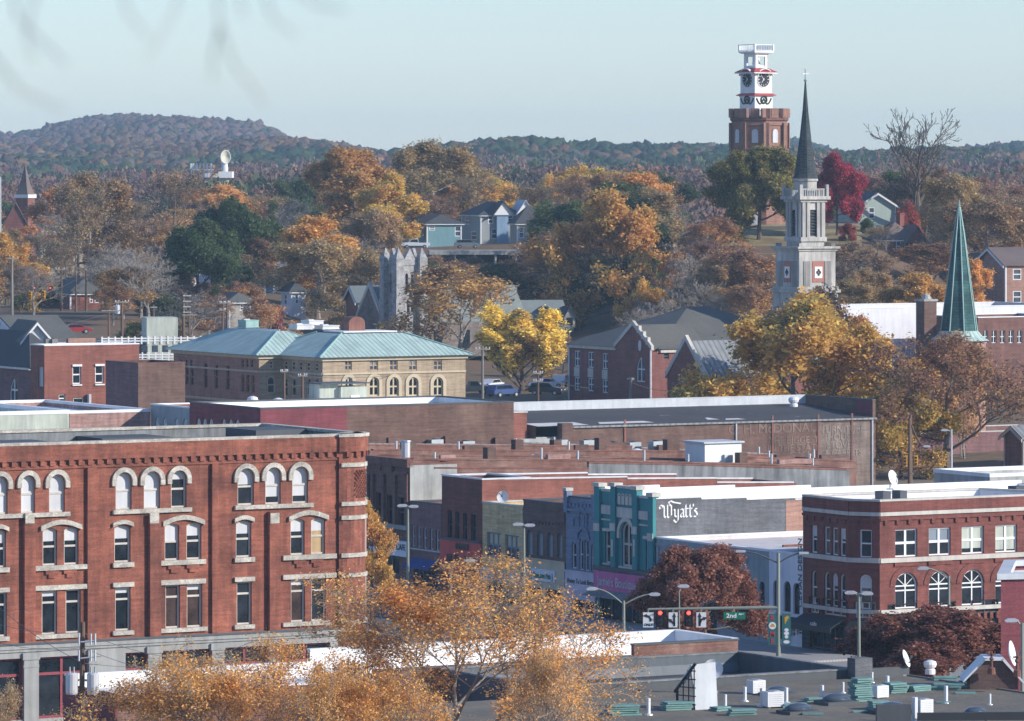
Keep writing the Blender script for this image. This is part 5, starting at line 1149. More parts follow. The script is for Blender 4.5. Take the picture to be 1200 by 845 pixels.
# ------------------------------------------------------------------ stone church with pinnacled tower
def stone_church():
    D = 790.; c = (PX(467, D), D); zb = 10.; ff = Fr(c, B2); s = ff.L(493); Z = lambda y: PZ(y, D+1); A, B = Vector(A2), Vector(B2); root = thing('stone_church', 'grey stone church with a square pinnacled tower and steep gable', 'church', (c[0], c[1], zb))
    P = rect_plan(c, s, s); ops = [(s*.30, s*.44, Z(343), Z(320), 'gothic'), (s*.56, s*.70, Z(343), Z(320), 'gothic')]; lo = [(s*.38, s*.5, Z(366), Z(357), 'rect'), (s*.56, s*.68, Z(366), Z(357), 'rect')]
    mb = MB(); fs = walls(mb, P, zb, Z(308), {0: ops+lo, 3: [(s*k, s*k+.45, Z(343), Z(320), 'gothic') for k in (.28, .44, .6)]+lo}, .35); mb.poly([(*q, Z(312)) for q in P]); mb.build('tower_wall', 'church_stone', root)
    gl = MB()
    for i in (0, 3): gl.poly([fs[i].p(s*.2, Z(370), -.34), fs[i].p(s*.8, Z(370), -.34), fs[i].p(s*.8, Z(316), -.34), fs[i].p(s*.2, Z(316), -.34)])
    gl.build('louver', 'louver', root)
    bt = MB(); pn = MB()
    for k, q in enumerate(P):
        ct = Vector(q); d = (Vector(q)-(Vector(P[0])+Vector(P[2]))/2).normalized()*.15; ct = ct+d
        for h, z0, z1 in ((.95, zb, Z(350)), (.85, Z(350), Z(303))): bt.abox((ct.x, ct.y, (z0+z1)/2), (2*h*.8, 2*h*.8, z1-z0), R(30))
        pn.lathe([(1.0, 0), (.05, Z(290.5)-Z(303))], (ct.x, ct.y, Z(303)), 4, R(30+45))
    for i in range(4):
        f = fs[i]; m = s/2; pn.prism([f.p(m-1.15, Z(308), .1), f.p(m+1.15, Z(308), .1), f.p(m+.9, Z(303), .1), f.p(m, Z(291), .1), f.p(m-.9, Z(303), .1)], (-f.n[0]*.5, -f.n[1]*.5, 0))
        bt.box(f, .6, s-.6, -.3, .12, Z(311), Z(307))
    bt.build('buttress', 'church_stone', root); pn.build('pinnacle', 'church_stone', root)
    # nave with its gable
    g0 = Fr((PX(449, D+3), D+3), (.5, -.866025)); L0 = g0.L(416.5); fg = Fr(g0.xy(L0), (.5, -.866025)); W = -L0; ze = PZ(378, D+8); zp = PZ(337, D+8); mw = MB(); mr = MB()
    plan = [tuple(Vector(fg.xy(W))), tuple(Vector(fg.xy(W))+B*26), tuple(Vector(fg.xy(0))+B*26), tuple(Vector(fg.xy(0)))]
    walls(mw, plan, zb, ze); gable(mr, mw, fg, 0, W, 26, ze, zp, 0); mw.build('nave_wall', 'brown_stone', root); mr.build('nave_roof', 'shingle_green', root)
    cp = MB(); cp.band(fg, [(-.3, ze-.3), (W/2, zp+.15)], [(-.3, ze+.4), (W/2, zp+.95)], -.35, .15); cp.band(fg, [(W/2, zp+.15), (W+.3, ze-.3)], [(W/2, zp+.95), (W+.3, ze+.4)], -.35, .15); cp.build('coping', 'stone_trim', root)
    fn = Fr(plan[0], B2); q = MB()
    for k in range(3): q.box(fn, 9+k*5, 10.4+k*5, .01, .1, ze-4, ze-1.2)
    q.build('window', 'glass', root)
stone_church()
# ------------------------------------------------------------------ houses
def house(name, label, cpx, D, base_y, eave_y, ridge_y, pxl, Lb, wall, roof, kind='hip', ang=30, wins=(), trim='white_paint', La=None, cat='house', ridge_dir=0, zb=None):
    """corner at cpx; eaves and ridge by photo rows; kind hip | gable"""
    d = (math.cos(R(ang)), math.sin(R(ang))); c = (PX(cpx, D), D); A = Vector((-d[1], d[0])); B = Vector(d); fl0 = Fr(c, tuple(-A))
    La = La or -fl0.L(pxl); ff = Fr(c, d); Lb = ff.L(Lb) if Lb > 35 else Lb
    zb = zb if zb is not None else min(PZ(base_y, D), tz(cpx, D))-1; ze, zr = PZ(eave_y, D), PZ(ridge_y, D+La/2)
    poly = [c, tuple(Vector(c)+B*Lb), tuple(Vector(c)+B*Lb+A*La), tuple(Vector(c)+A*La)]; fl = Fr(poly[3], tuple(-A))
    root = thing(name, label, cat, (c[0], c[1], zb)); ops = {0: [], 3: []}; ws = []
    for w_ in wins:
        f = ff if w_[0] == 'f' else fl; o_ = pxop(f, *w_[1:5]); ops[0 if w_[0] == 'f' else 3].append(o_); ws.append((f, o_))
    mb = MB(); walls(mb, poly, zb, ze, ops, .12); mr = MB(); tr = MB()
    if kind == 'hip': hip_ridge(mr, poly, ze, zr, .6)
    elif kind == 'gable_f': gable(mr, mb, ff, 0, Lb, La, ze, zr, .5)     # gable end on the front
    else: gable(mr, mb, fl, 0, La, Lb, ze, zr, .5)
    mb.build('wall', wall, root); mr.build('roof', roof, root)
    for f, ln in ((ff, Lb), (fl, La)):
        tr.box(f, 0, .22, .002, .06, zb, ze-.02); tr.box(f, ln-.22, ln, .003, .061, zb, ze-.021); tr.box(f, -.5, ln+.5, .05, .5, ze-.25, ze-.05) if kind == 'hip' else None
    if kind != 'hip':
        f, ln = (ff, Lb) if kind == 'gable_f' else (fl, La)
        tr.band(f, [(-.5, ze-.5*(zr-ze)/(ln/2)), (ln/2, zr)], [(-.5, ze-.5*(zr-ze)/(ln/2)-.35), (ln/2, zr-.35)], .5, .62); tr.band(f, [(ln/2, zr), (ln+.5, ze-.5*(zr-ze)/(ln/2))], [(ln/2, zr-.35), (ln+.5, ze-.5*(zr-ze)/(ln/2)-.35)], .5, .62)
    tr.build('trim', trim, root)
    for f, o_ in ws: window(root, f, o_, 'white_paint', 's', 'glass_blue', .14, .12)
    return root, ff, fl, zb, ze, zr, Lb, La
def chim(root, x, y, z0, z1, m='brick_mid', w_=.9):
    q = MB(); q.abox((x, y, (z0+z1)/2), (w_, w_, z1-z0), R(30)); q.abox((x, y, z1+.06), (w_*1.2, w_*1.2, .18), R(30)); q.build('chimney', m, root)
house('house', 'teal sided house with a low dark hip roof above the white pickup', 500, 985, 284, 262, 251, 481, 541, 'teal_siding', 'shingle_dark', 'hip', 12, [('f', 503, 510, 265, 270), ('f', 533, 540, 265, 277), ('l', 486, 491, 265, 277)])
rt = house('house', 'grey and blue two storey house with a white gabled dormer in its dark roof', 563, 1000, 287, 252, 236, 541, 612, 'grey_siding', 'shingle_dark', 'hip', 14, [('l', 545, 550, 254, 263), ('l', 552, 558, 271, 281), ('f', 572, 578, 253, 262), ('f', 595, 601, 252, 260), ('f', 576, 583, 268, 280), ('f', 589, 596, 270, 280)])
q = MB(); f = Fr(rt[1].xy(2.2, .25), rt[1].d); q.box(f, .9, 3.2, -.05, .6, rt[3], rt[4]-.3); q.build('blue_bay', 'blue_siding', rt[0])
mr, mw = MB(), MB(); gable(mr, mw, Fr(rt[1].xy(2.4, .9), rt[1].d), 0, 4, 4, rt[4], rt[4]+2.6, .4); mw.build('dormer_wall', 'white_paint', rt[0]); mr.build('dormer_roof', 'shingle_dark', rt[0])
mr, mw = MB(), MB(); gable(mr, mw, Fr(rt[1].xy(6.4, .6), rt[1].d), 0, 5, 6, rt[4]-1, rt[4]+2.8, .4); mw.build('gable_wall', 'white_paint', rt[0]); mr.build('gable_roof', 'light_membrane', rt[0])
rt = house('house', 'tan house with a steep dark hip roof and small porch roof', 606, 985, 288, 262, 241, 598, 643, 'tan_siding', 'shingle_dark', 'hip', 14, [('f', 608, 614, 266, 279), ('f', 622, 627, 264, 270), ('f', 632, 637, 264, 272), ('f', 629, 636, 279, 288)])
q = MB(); f = rt[1]; q.prism([f.p(3, rt[4]-2.6, 2.2), f.p(6.8, rt[4]-2.6, 2.2), f.p(6.2, rt[4]-1.5, .0), f.p(3.6, rt[4]-1.5, .0)], (0, 0, .15)); q.build('porch_roof', 'shingle_dark', rt[0])
q = MB(); [q.tube([f.p(L, rt[3], 2.), f.p(L, rt[4]-2.6, 2.)], .12, 6) for L in (3.2, 6.6)]; q.build('porch_post', 'white_paint', rt[0])
house('house', 'sage green gabled house on the hilltop beside the crimson tree', 1006, 905, 264, 240.5, 226, 1003, 1050, 'sage_siding', 'shingle_dark', 'gable_f', 12, [('f', 1018, 1025, 243, 256), ('f', 1024, 1028, 232, 236)], La=14)
rt = house('house', 'dark brown brick house with a mottled roof below the sage green house', 1038, 858, 312, 281, 260, 1018, 1075, 'brick_dark', 'shingle_brown', 'hip', 20, [('l', 1024, 1027.5, 283, 295), ('l', 1031, 1034, 283, 295), ('f', 1050, 1056, 282, 295), ('f', 1060, 1066, 283, 295)])
mr, mw = MB(), MB(); gable(mr, mw, Fr(rt[1].xy(3, 1.5), rt[1].d), 0, 4, 6, rt[4]-.5, rt[4]+2.3, .4); mw.build('gable_wall', 'brick_dark', rt[0]); mr.build('gable_roof', 'shingle_brown', rt[0]); chim(rt[0], PX(1056, 862), 863, rt[4], rt[5]+1.3)
rt = house('house', 'pink brown brick house with a cross gable at the right edge', 1178, 815, 356, 310, 291, 1143, 1240, 'brick_pinkish', 'shingle_brown', 'gable_l', 18, [('f', 1187, 1197, 315, 328), ('f', 1187, 1197, 341, 355), ('l', 1152, 1160, 325, 336)])
house('house', 'low shingle roofed wing behind the pink brown brick house', 1150, 838, 340, 318, 296, 1078, 1195, 'brick_pinkish', 'shingle_brown', 'hip', 14)
house('house', 'white roofed far house at the right edge above the bare trees', 1178, 1060, 275, 256, 245, 1172, 1230, 'white_wall', 'galv', 'gable_l', 20, La=7)
house('house', 'small brick house with pale shutters beside the left traffic signals', 82, 850, 362, 344, 326, 55, 121, 'brick_mid', 'shingle_grey', 'hip', 16, [('f', 105, 109, 347, 355), ('f', 111, 116, 347, 355), ('l', 58, 63, 344, 356), ('l', 70, 75, 344, 356)])
house('house', 'white sided old house half hidden by the dark magnolia', 185, 870, 360, 312, 288, 178, 222, 'white_wall', 'shingle_grey', 'gable_f', -20, [('f', 190, 194, 316, 328), ('f', 198, 203, 316, 328)], La=9)
house('house', 'pale blue two storey house with a dark roof behind the bright orange tree', 320, 905, 330, 287, 270, 305, 362, 'blue_siding', 'shingle_dark', 'hip', 16, [('f', 325, 329, 290, 300), ('f', 340, 345, 290, 300), ('l', 310, 313, 290, 300)])
house('house', 'small white turreted house beneath the bright orange tree', 341, 850, 380, 342, 330, 330, 358, 'white_wall', 'shingle_dark', 'hip', 20, [('f', 346, 350, 345, 356), ('l', 333, 336, 345, 357)])
house('house', 'beige house behind the utility poles below the magnolia', 268, 790, 373, 354, 342, 246, 300, 'tan_siding', 'shingle_grey', 'hip', 18, [('f', 281, 285, 356, 364), ('f', 290, 294, 356, 364)])
rt = house('stone_house', 'grey roofed stone hall with two gabled dormers behind the yellow tree', 600, 815, 428, 386, 353, 588, 668, 'brown_stone', 'shingle_green', 'gable_l', 14, [('f', 640, 645, 398, 410), ('f', 650, 655, 398, 410)], La=13, cat='hall')
for L in (6.0, 9.6):
    f = Fr(rt[1].xy(L-1.2, -.4), rt[1].d); mr, mw = MB(), MB(); zb_ = rt[4]+.3; mw.box(f, .3, 2.1, -1.6, 0, zb_, zb_+1.7); gable(mr, mw, f, .3, 2.1, 4, zb_+1.7, zb_+3.1, .35); mw.build('dormer_wall', 'tan_siding', rt[0]); mr.build('dormer_roof', 'shingle_dark', rt[0])
    q = MB(); q.box(f, .7, 1.7, .01, .08, zb_+.3, zb_+1.5); q.build('dormer_window', 'glass', rt[0])
chim(rt[0], PX(597, 818), 818, rt[4], rt[5]+2.5, 'brown_stone', 1.8)
house('hall', 'green roofed brick hall left of the stone church tower', 420, 815, 380, 354, 336, 396, 470, 'brick_mid', 'shingle_green', 'gable_l', 10, La=14, cat='hall')
bk = MB(); q_ = thing('brick_hall', 'flat topped brick hall behind the thin orange trees', 'hall', (PX(575, 850), 850, 8)); f = Fr((PX(560, 850), 850), (1, 0)); bk.box(f, 0, 5.0, -8, 0, 8, PZ(338, 850)); bk.build('wall', 'brick_mid', q_); bk = MB(); bk.box(f, -.1, 5.1, -8, .1, PZ(338, 850), PZ(336.5, 850)); bk.build('coping', 'white_paint', q_)
# hillside parking deck under the houses
dk_ = thing('parking_deck', 'long flat concrete deck on posts below the hilltop houses', 'deck', (PX(570, 962), 962, tz(570, 962)-1)); f = Fr((PX(503, 962), 962), (1, .05)); zd = PZ(293, 962); q = MB(); q.box(f, 0, f.L(650), -9, 0, zd-.9, zd-.1); q.build('slab', 'concrete', dk_)
q = MB(); [q.tube([f.p(L, zd-9, -.5), f.p(L, zd-.9, -.5)], .25, 6) for L in np.arange(1, 24, 3.8)]; q.build('post', 'concrete', dk_)
q = MB(); q.box(f, 0, f.L(535), -8, -7.7, zd-6, zd-.9); q.build('wall', 'slate_paint', dk_)
# ------------------------------------------------------------------ left middle ground
D0 = 630.
b_ = block('brick_building', 'red brick building with white capped windows and a white flat roof', 'building', 52, D0, 405.5, pxl=36, pxr=163, z0=2, wall='brick_mid', roof='white_roof', cop='white_roof', ph=.5, inner='white_roof',
    front=[(85, 95, 428, 450, 'rect', wn(fw=.14)), (111.5, 121.5, 427.5, 449, 'rect', wn(fw=.14)), (69, 76.5, 462, 472, 'rect', wn(fw=.12)), (86, 98, 466, 478, 'rect', wn('white_paint', '', 'glass', None, .12))], left=[(45, 50.5, 430, 453, 'rect', wn('blind', 's', 'blind'))])
f = b_['ff']; q = MB()
for a, b, y in ((84.5, 95.5, 427), (111, 122, 426.5)): fb(q, f, a, b, y, y+2.4, .002, .2); fb(q, f, a, b, y+23.5, y+25, .002, .2)
q.build('lintel', 'white_paint', b_['root'])
q = MB(); q.tube([f.p(f.L(103), PZ(478, D0), .4), f.p(f.L(103), PZ(463, D0), .4)], .25, 8); q.build('flue', 'galv', b_['root'])
q = MB(); fr_ = Fr(f.xy(0, -b_['La']-6), B2); q.box(fr_, fr_.L(80), fr_.L(112), -.6, 0, 4, b_['z1']+.5); q.build('back_parapet', 'brick_pinkish', b_['root'])
for i, (px, lab) in enumerate(((55.5, 'left of two brown condensers on the white roof of the red brick building'), (63, 'right of two brown condensers on the white roof of the red brick building'))):
    t = thing('condenser', lab, 'condenser', (PX(px, D0+5.5), D0+5.5, b_['zr'])); q = MB(); q.abox((PX(px, D0+5.5), D0+5.5, b_['zr']+.6), (.75, .75, 1.2), R(30)); q.build('casing', 'wood_grey', t); q = MB(); q.lathe([(.3, 0), (.3, .08)], (PX(px, D0+5.5), D0+5.5, b_['zr']+1.2), 12); q.build('fan', 'dark_trim', t)
block('brick_building', 'windowless dark brick box beside the red brick building', 'building', 162, 612, 426.5, pxl=124, pxr=217, z0=1, wall='brick_brown', roof='tar_roof', cop='brick_dark', ph=1.2, mats={3: 'brick_plum'})
# church hall at the far left
c = (PX(37, 650), 650.); fl0 = Fr(c, (.5, -.866025)); t = thing('church_hall', 'dark brick church hall with a steep grey roof and pointed white window', 'church hall', (c[0], c[1], 2)); La = 24; P = rect_plan(c, La, 5.4); f = Fr(P[3], (.5, -.866025)); ze = PZ(431, 650); zr = PZ(387, 660)
mb = MB(); o_ = pxop(f, 11.5, 21, 443, 471, 'gothic'); walls(mb, P, 2, ze, {3: [o_]}); mb.build('wall', 'brick_plum', t); window(t, f, o_, 'white_paint', 'sm', 'glass', .2, .2)
mr = MB(); o4 = [Vector(q) for q in inset(P, -.4)]; mid0 = (o4[0]+o4[1])/2+Vector(A2)*7; mid1 = (o4[3]+o4[2])/2; V_ = lambda v, z: (v.x, v.y, z)
mr.poly([V_(o4[3], ze), V_(o4[0], ze), V_(mid0, zr), V_(mid1, zr)]); mr.poly([V_(o4[1], ze), V_(o4[2], ze), V_(mid1, zr), V_(mid0, zr)]); mr.poly([V_(o4[0], ze), V_(o4[1], ze), V_(mid0, zr)]); mr.poly([V_(o4[2], ze), V_(o4[3], ze), V_(mid1, zr)]); mr.build('roof', 'shingle_dark', t)
q = MB(); q.box(f, 0, La, .1, .45, ze-.3, ze-.05); q.build('gutter', 'galv', t)
rt = house('house', 'grey shingle roofed house with a pale blue gable behind the church hall', 28, 668, 412, 398, 371, -40, 88, 'white_wall', 'shingle_grey', 'gable_l', 26, La=16)
rt = house('house_wing', 'pale blue gabled wing between the grey roofs at the left', 27, 657, 415, 396, 376.5, 20, 58, 'board', 'shingle_grey', 'gable_f', 20, La=9)
# concrete parking structure with white railings behind the brick box
pk_ = thing('parking_structure', 'low concrete parking structure with white rail fences and a blank stair tower', 'parking structure', (PX(170, 690), 690, 5)); f = Fr((PX(118, 690), 690), (math.cos(R(12)), math.sin(R(12)))); zt = PZ(402, 692); L1 = f.L(235)
q = MB(); q.box(f, 0, L1, -14, 0, 4, zt); q.build('wall', 'concrete_dark', pk_)
q = MB(); fs_ = Fr(f.xy(0, .5), f.d); q.box(fs_, fs_.L(172), fs_.L(208.5), -5, 0, 4, PZ(372.5, 690)); q.build('stair_tower', 'pale_green', pk_)
q = MB()
for y0, y1 in ((396, 397.4), (399, 400.4)): q.box(fs_, .1, L1, .01, .09, PZ(y1, 690), PZ(y0, 690))
for y0, y1 in ((415, 416.4), (418, 419.4), (421, 422)): q.box(fs_, fs_.L(150), L1, .4, .48, PZ(y1, 690), PZ(y0, 690))
for k in range(16): q.box(fs_, k*L1/15.2, k*L1/15.2+.22, .0, .12, zt-.1, PZ(394.5, 690)); q.box(fs_, fs_.L(150)+k*.9, fs_.L(150)+k*.9+.2, .39, .5, PZ(424, 690), PZ(413, 690))
q.build('railing', 'white_paint', pk_)
q = MB()
for k in range(6): q.box(fs_, fs_.L(142+k*12), fs_.L(149+k*12), -.6, .02, PZ(413, 690), PZ(405, 690))
q.build('opening', 'glass_blue', pk_)
# long flat roofed hall with the white wall at right
wh = block('flat_roof_hall', 'long low hall with a pale painted side wall behind the gold and rust trees', 'hall', 985, 735, 362, La=18, pxr=1250, z0=6, wall='white_wall', roof='gravel_roof', cop='white_paint', ph=.6)
wq = block('brick_hall', 'dark red brick hall with a row of white window bays behind the copper spire', 'hall', 1146, 722, 372.5, La=14, pxr=1260, z0=6, wall='brick_dark', roof='white_roof', cop='white_roof', ph=.5, front=[(x, x+6, 387, 402, 'rect', wn('white_paint', 'sm', 'glass')) for x in (1152, 1162, 1172, 1182, 1192)])
block('brick_hall', 'low brick parapet building with a white coping left of the steeple', 'hall', 866, 745, 375, La=14, pxr=916, z0=6, wall='brick_brown', roof='gravel_roof', cop='stone_trim', ph=.5)
t = thing('brick_chimney', 'square brown brick chimney against the pale side wall', 'chimney', (PX(1084, 728), 728, 6)); q = MB(); q.abox((PX(1085.5, 728), 728, (6+PZ(353, 728))/2), (2.1, 2.1, PZ(353, 728)-6), R(30)); q.build('shaft', 'brick_brown', t); q = MB(); q.abox((PX(1085.5, 728), 728, PZ(353, 728)+.15), (2.4, 2.4, .3), R(30)); q.lathe([(.7, .3), (.5, .9), (.1, 1.1)], (PX(1085.5, 728), 728, PZ(353, 728)), 10); q.build('cap', 'concrete', t)
block('brick_hall', 'dark brick hall under the rust tree with a green door and pale posts', 'hall', 1036, 640, 510, La=12, pxr=1260, z0=0, wall='brick_plum', roof='gravel_roof', cop='stone_trim', ph=.5,
    front=[(1127, 1146, 531, 556, 'rect', dict(fm='stone_trim', bars='m', pane='sign_green', fw=.2, name='door')), (1098, 1108, 530, 552, 'rect', wn('sand_paint', 'm', 'glass')), (1066, 1074, 530, 552, 'rect', wn('sand_paint', 'm', 'glass')), (1160, 1168, 530, 552, 'rect', wn('sand_paint', 'm', 'glass'))])
rt = house('gabled_hall', 'brown brick gabled hall with a pale coping at the right edge', 1199, 628, 560, 512, 500, 1180, 1260, 'brick_plum', 'metal_grey', 'gable_l', 30, La=4, cat='hall', zb=0, trim='stone_trim')
# ------------------------------------------------------------------ far buildings
def far_spire():
    D = 1120.; cx = PX(29.5, D); Z = lambda y: PZ(y, D); zb = tz(30, D)-1; t = thing('far_steeple', 'distant dark pyramid steeple on a brick tower at the far left', 'steeple', (cx, D, zb)); q = MB(); q.lathe([(2.2, Z(229)), (1.1, Z(215)), (.08, Z(193))], (cx, D, 0), 4, R(20)); q.build('spire', 'shingle_brown', t)
    q = MB(); q.abox((cx, D, (Z(232)+Z(228))/2), (3.6, 3.6, Z(228)-Z(232)), R(65)); q.build('cornice', 'white_paint', t); q = MB(); q.abox((cx, D, (zb+Z(232))/2), (3.1, 3.1, Z(232)-zb), R(65)); q.build('tower', 'brick_church', t)
    mw, mr = MB(), MB(); f = Fr((PX(5, D-2), D-2), (1, 0)); gable(mr, mw, f, 0, 5, 12, Z(262), Z(238), .3); mw.box(f, 0, 5, -12, 0, zb, Z(262)); mw.build('nave_wall', 'brick_church', t); mr.build('nave_roof', 'shingle_brown', t)
far_spire()
def far_tower():
    D = 1380.; Z = lambda y: PZ(y, D); X = lambda p: PX(p, D); zb = tz(250, D)-1; t = thing('office_tower', 'pale flat topped office tower with rooftop masts rising over the trees', 'office building', (X(250), D, zb)); f = Fr((X(236), D), (1, 0))
    q = MB(); q.box(f, 0, f.L(271), -10, 0, zb, Z(225)); q.box(f, .6, f.L(266), -9, -.6, Z(225), Z(209)); q.build('wall', 'sand_paint', t)
    q = MB(); q.box(f, f.L(258), f.L(272.5), -10.3, .3, Z(233), Z(225)); q.box(f, f.L(240), f.L(257.8), -10.3, .3, Z(232), Z(227)); q.box(f, f.L(256), f.L(272), -9, .2, Z(208.5), Z(201)); q.box(f, f.L(236), f.L(255.8), -9, .1, Z(208), Z(203)); q.build('white_band', 'white_paint', t)
    q = MB()
    for px in (224.5, 227, 231, 235, 239, 243, 247.5): q.tube([(X(px), D-1, Z(208)), (X(px), D-1, Z(191+(px*7 % 4)))], .16, 5); q.abox((X(px), D-1.3, Z(195)), (.5, .3, 1.6))
    q.box(f, f.L(223), f.L(250), -1.3, -1, Z(199.5), Z(198.5)); q.build('antenna', 'white_paint', t)
    d = thing('satellite_dish', 'large cream round dish on a white mast above the far office tower', 'dish', (X(264), D-3, Z(201))); q = MB(); q.lathe([(.9, 0), (.8, Z(190)-Z(201))], (X(264), D-3, Z(201)), 10); q.build('mast', 'white_paint', d)
    q = MB(); r = 1.7; n = 20
    q.v += [(X(264)+r*.72*math.cos(2*math.pi*k/n)+.3, D-4+.5*math.cos(2*math.pi*k/n), Z(184)+r*math.sin(2*math.pi*k/n)) for k in range(n)]; q.v.append((X(264)+.3, D-3.3, Z(184)))
    q.f += [(k, (k+1) % n, n) for k in range(n)]; q.build('reflector', 'dish_cream', d)
    q = MB(); q.tube([(X(264)+r*.74*math.cos(2*math.pi*k/n)+.3, D-4+.5*math.cos(2*math.pi*k/n), Z(184)+r*1.03*math.sin(2*math.pi*k/n)) for k in range(n+1)], .12, 5); q.build('rim', 'white_paint', d)
far_tower()
# ------------------------------------------------------------------ foreground roofs
def white_roof_building():
    cr = Vector((PX(865, 335), 335.)); A, B = Vector(A2), Vector(B2); f = Fr(tuple(cr), B2); Lb = -f.L(137.6); c = cr-B*Lb; La = 7.6; zr = 6.4; P = rect_plan(tuple(c), La, Lb)
    root = thing('flat_roof_building', 'long low building with a bright white roof and old brick side', 'building', (c.x, c.y, 0)); ff = Fr(tuple(c), B2)
    mb = MB(); walls(mb, P, 0, 6.95); L4, L7 = ff.L(440), ff.L(743)
    mb.box(ff, L4, Lb-.01, -.35, -.003, 6.951, 7.55); mb.box(ff, L7, Lb-.01, -.352, -.002, 7.551, 8.28)
    rf = Fr(P[1], A2); mb.box(rf, .01, La, -.35, -.003, 6.951, 8.28); bf = Fr(P[2], (-B2[0], -B2[1])); mb.box(bf, .36, Lb*.62, -.35, -.003, 6.951, 8.28); mb.box(bf, Lb*.62, Lb-.01, -.35, -.003, 6.951, 7.5); mb.build('wall', 'brick_old', root)
    ro = MB(); ro.poly([(*q, zr+.3) for q in inset(P, .36)]); ro.build('roof', 'white_roof', root)
    wi = MB(); wi.box(bf, .36, Lb*.62, -.42, -.351, zr, 8.3); wi.box(bf, Lb*.62, Lb, -.42, -.351, zr, 7.52); wi.box(rf, .36, La-.36, -.42, -.352, zr, 8.3); wi.box(ff, 0, Lb, -.42, -.353, zr, 6.97); wi.build('parapet_lining', 'white_roof', root)
    cp = MB(); cp.box(bf, -.05, Lb*.62, -.45, .06, 8.3, 8.42); cp.box(bf, Lb*.62+.01, Lb, -.45, .06, 7.52, 7.64); cp.box(rf, .06, La-.46, -.45, .06, 8.3, 8.421); cp.box(ff, .4, L4, -.45, .06, 6.97, 7.07); cp.build('coping', 'white_roof', root)
    dc = MB(); dc.box(ff, L4-.02, L7, -.44, .06, 7.552, 7.66); dc.box(ff, L7-.02, Lb+.06, -.44, .062, 8.281, 8.4); dc.build('dark_coping', 'dark_trim', root)
    lf = Fr(P[3], (.5, -.866025)); q = MB(); q.box(lf, 0, La, .002, .15, 5.5, 7.07); q.box(lf, 0, La, .002, .08, 0, 5.4); q.build('red_fascia', 'brick_maroon', root)
    return P, ff, cr
WP, WF, WC = white_roof_building()
def dark_roof_building():
    A, B = Vector(A2), Vector(B2); nr = Vector((PX(1004, 323.2), 323.2)); fr = Fr(tuple(nr), B2); Lb = -fr.L(640); c = nr-B*Lb; La = (WC-nr).dot(A)-.05; P = rect_plan(tuple(c), La, Lb)
    root = thing('flat_roof_building', 'building with a dark membrane roof and low parapets in front of the old brick wall', 'building', (c.x, c.y, 0))
    shell(root, P, 0, 7.5, 1.2, 'dark_trim', 'dark_roof', 'concrete_dark', {}, t=.4, ch=.1, inner='blue_membrane')
    ff = Fr(tuple(c), B2); q = MB(); bk = Fr(ff.xy(0, -La+.55), B2)
    q.prism([bk.p(0.5, 6.32, .1), bk.p(Lb-.5, 6.32, .1), bk.p(Lb-.5, 6.9, -.13), bk.p(.5, 6.9, -.13)], (0, 0, .02)); q.build('membrane_upstand', 'blue_membrane', root)
    s = MB()
    for k in range(1, 4): s.box(Fr(ff.xy(0, -La*k/4), B2), .6, Lb-.6, -.05, .05, 6.3, 6.325)
    s.build('roof_seam', 'blue_membrane', root); ch = MB(); ch.abox((*ff.xy(Lb-.1, .5), 7.2), (1.3, .9, 2.2), R(30)); ch.build('chimney', 'brick_greywash', root)
    return ff, Lb, P
DF, DLB, DP_ = dark_roof_building()
TR = 7.0    # tan roof height
def tan_roof_building():
    A, B = Vector(A2), Vector(B2); Q = Vector((PX(1062, 324.6), 324.6)); P = [tuple(Q-A*46-B*42), tuple(Q-A*46), tuple(Q), tuple(Q-B*42)]
    root = thing('flat_roof_building', 'broad tan gravel roof strewn with vents and teal panels in the foreground', 'building', (P[0][0], P[0][1], 0)); mb = MB(); walls(mb, P, 0, TR-.01); mb.build('wall', 'brick_old', root)
    rf = MB(); rf.poly([(*q, TR) for q in P]); rf.build('roof', 'gravel_roof', root); bk = Fr(P[2], (-B2[0], -B2[1])); q = MB(); q.box(bk, 0, 3.4, -.35, 0, TR, TR+.6); q.build('parapet', 'dark_trim', root)
    ed = MB(); rt = Fr(P[1], A2); ed.box(rt, 0, 46, -.12, .05, TR+.001, TR+.09); ed.build('roof_edge', 'wood_grey', root)
    return root
tan_roof_building()
def RP(px, py, z=TR):
    """point of a roof plane at height z seen at a photo pixel"""
    D = (CZ-z)*F/(py-HY); return (PX(px, D), D, z)
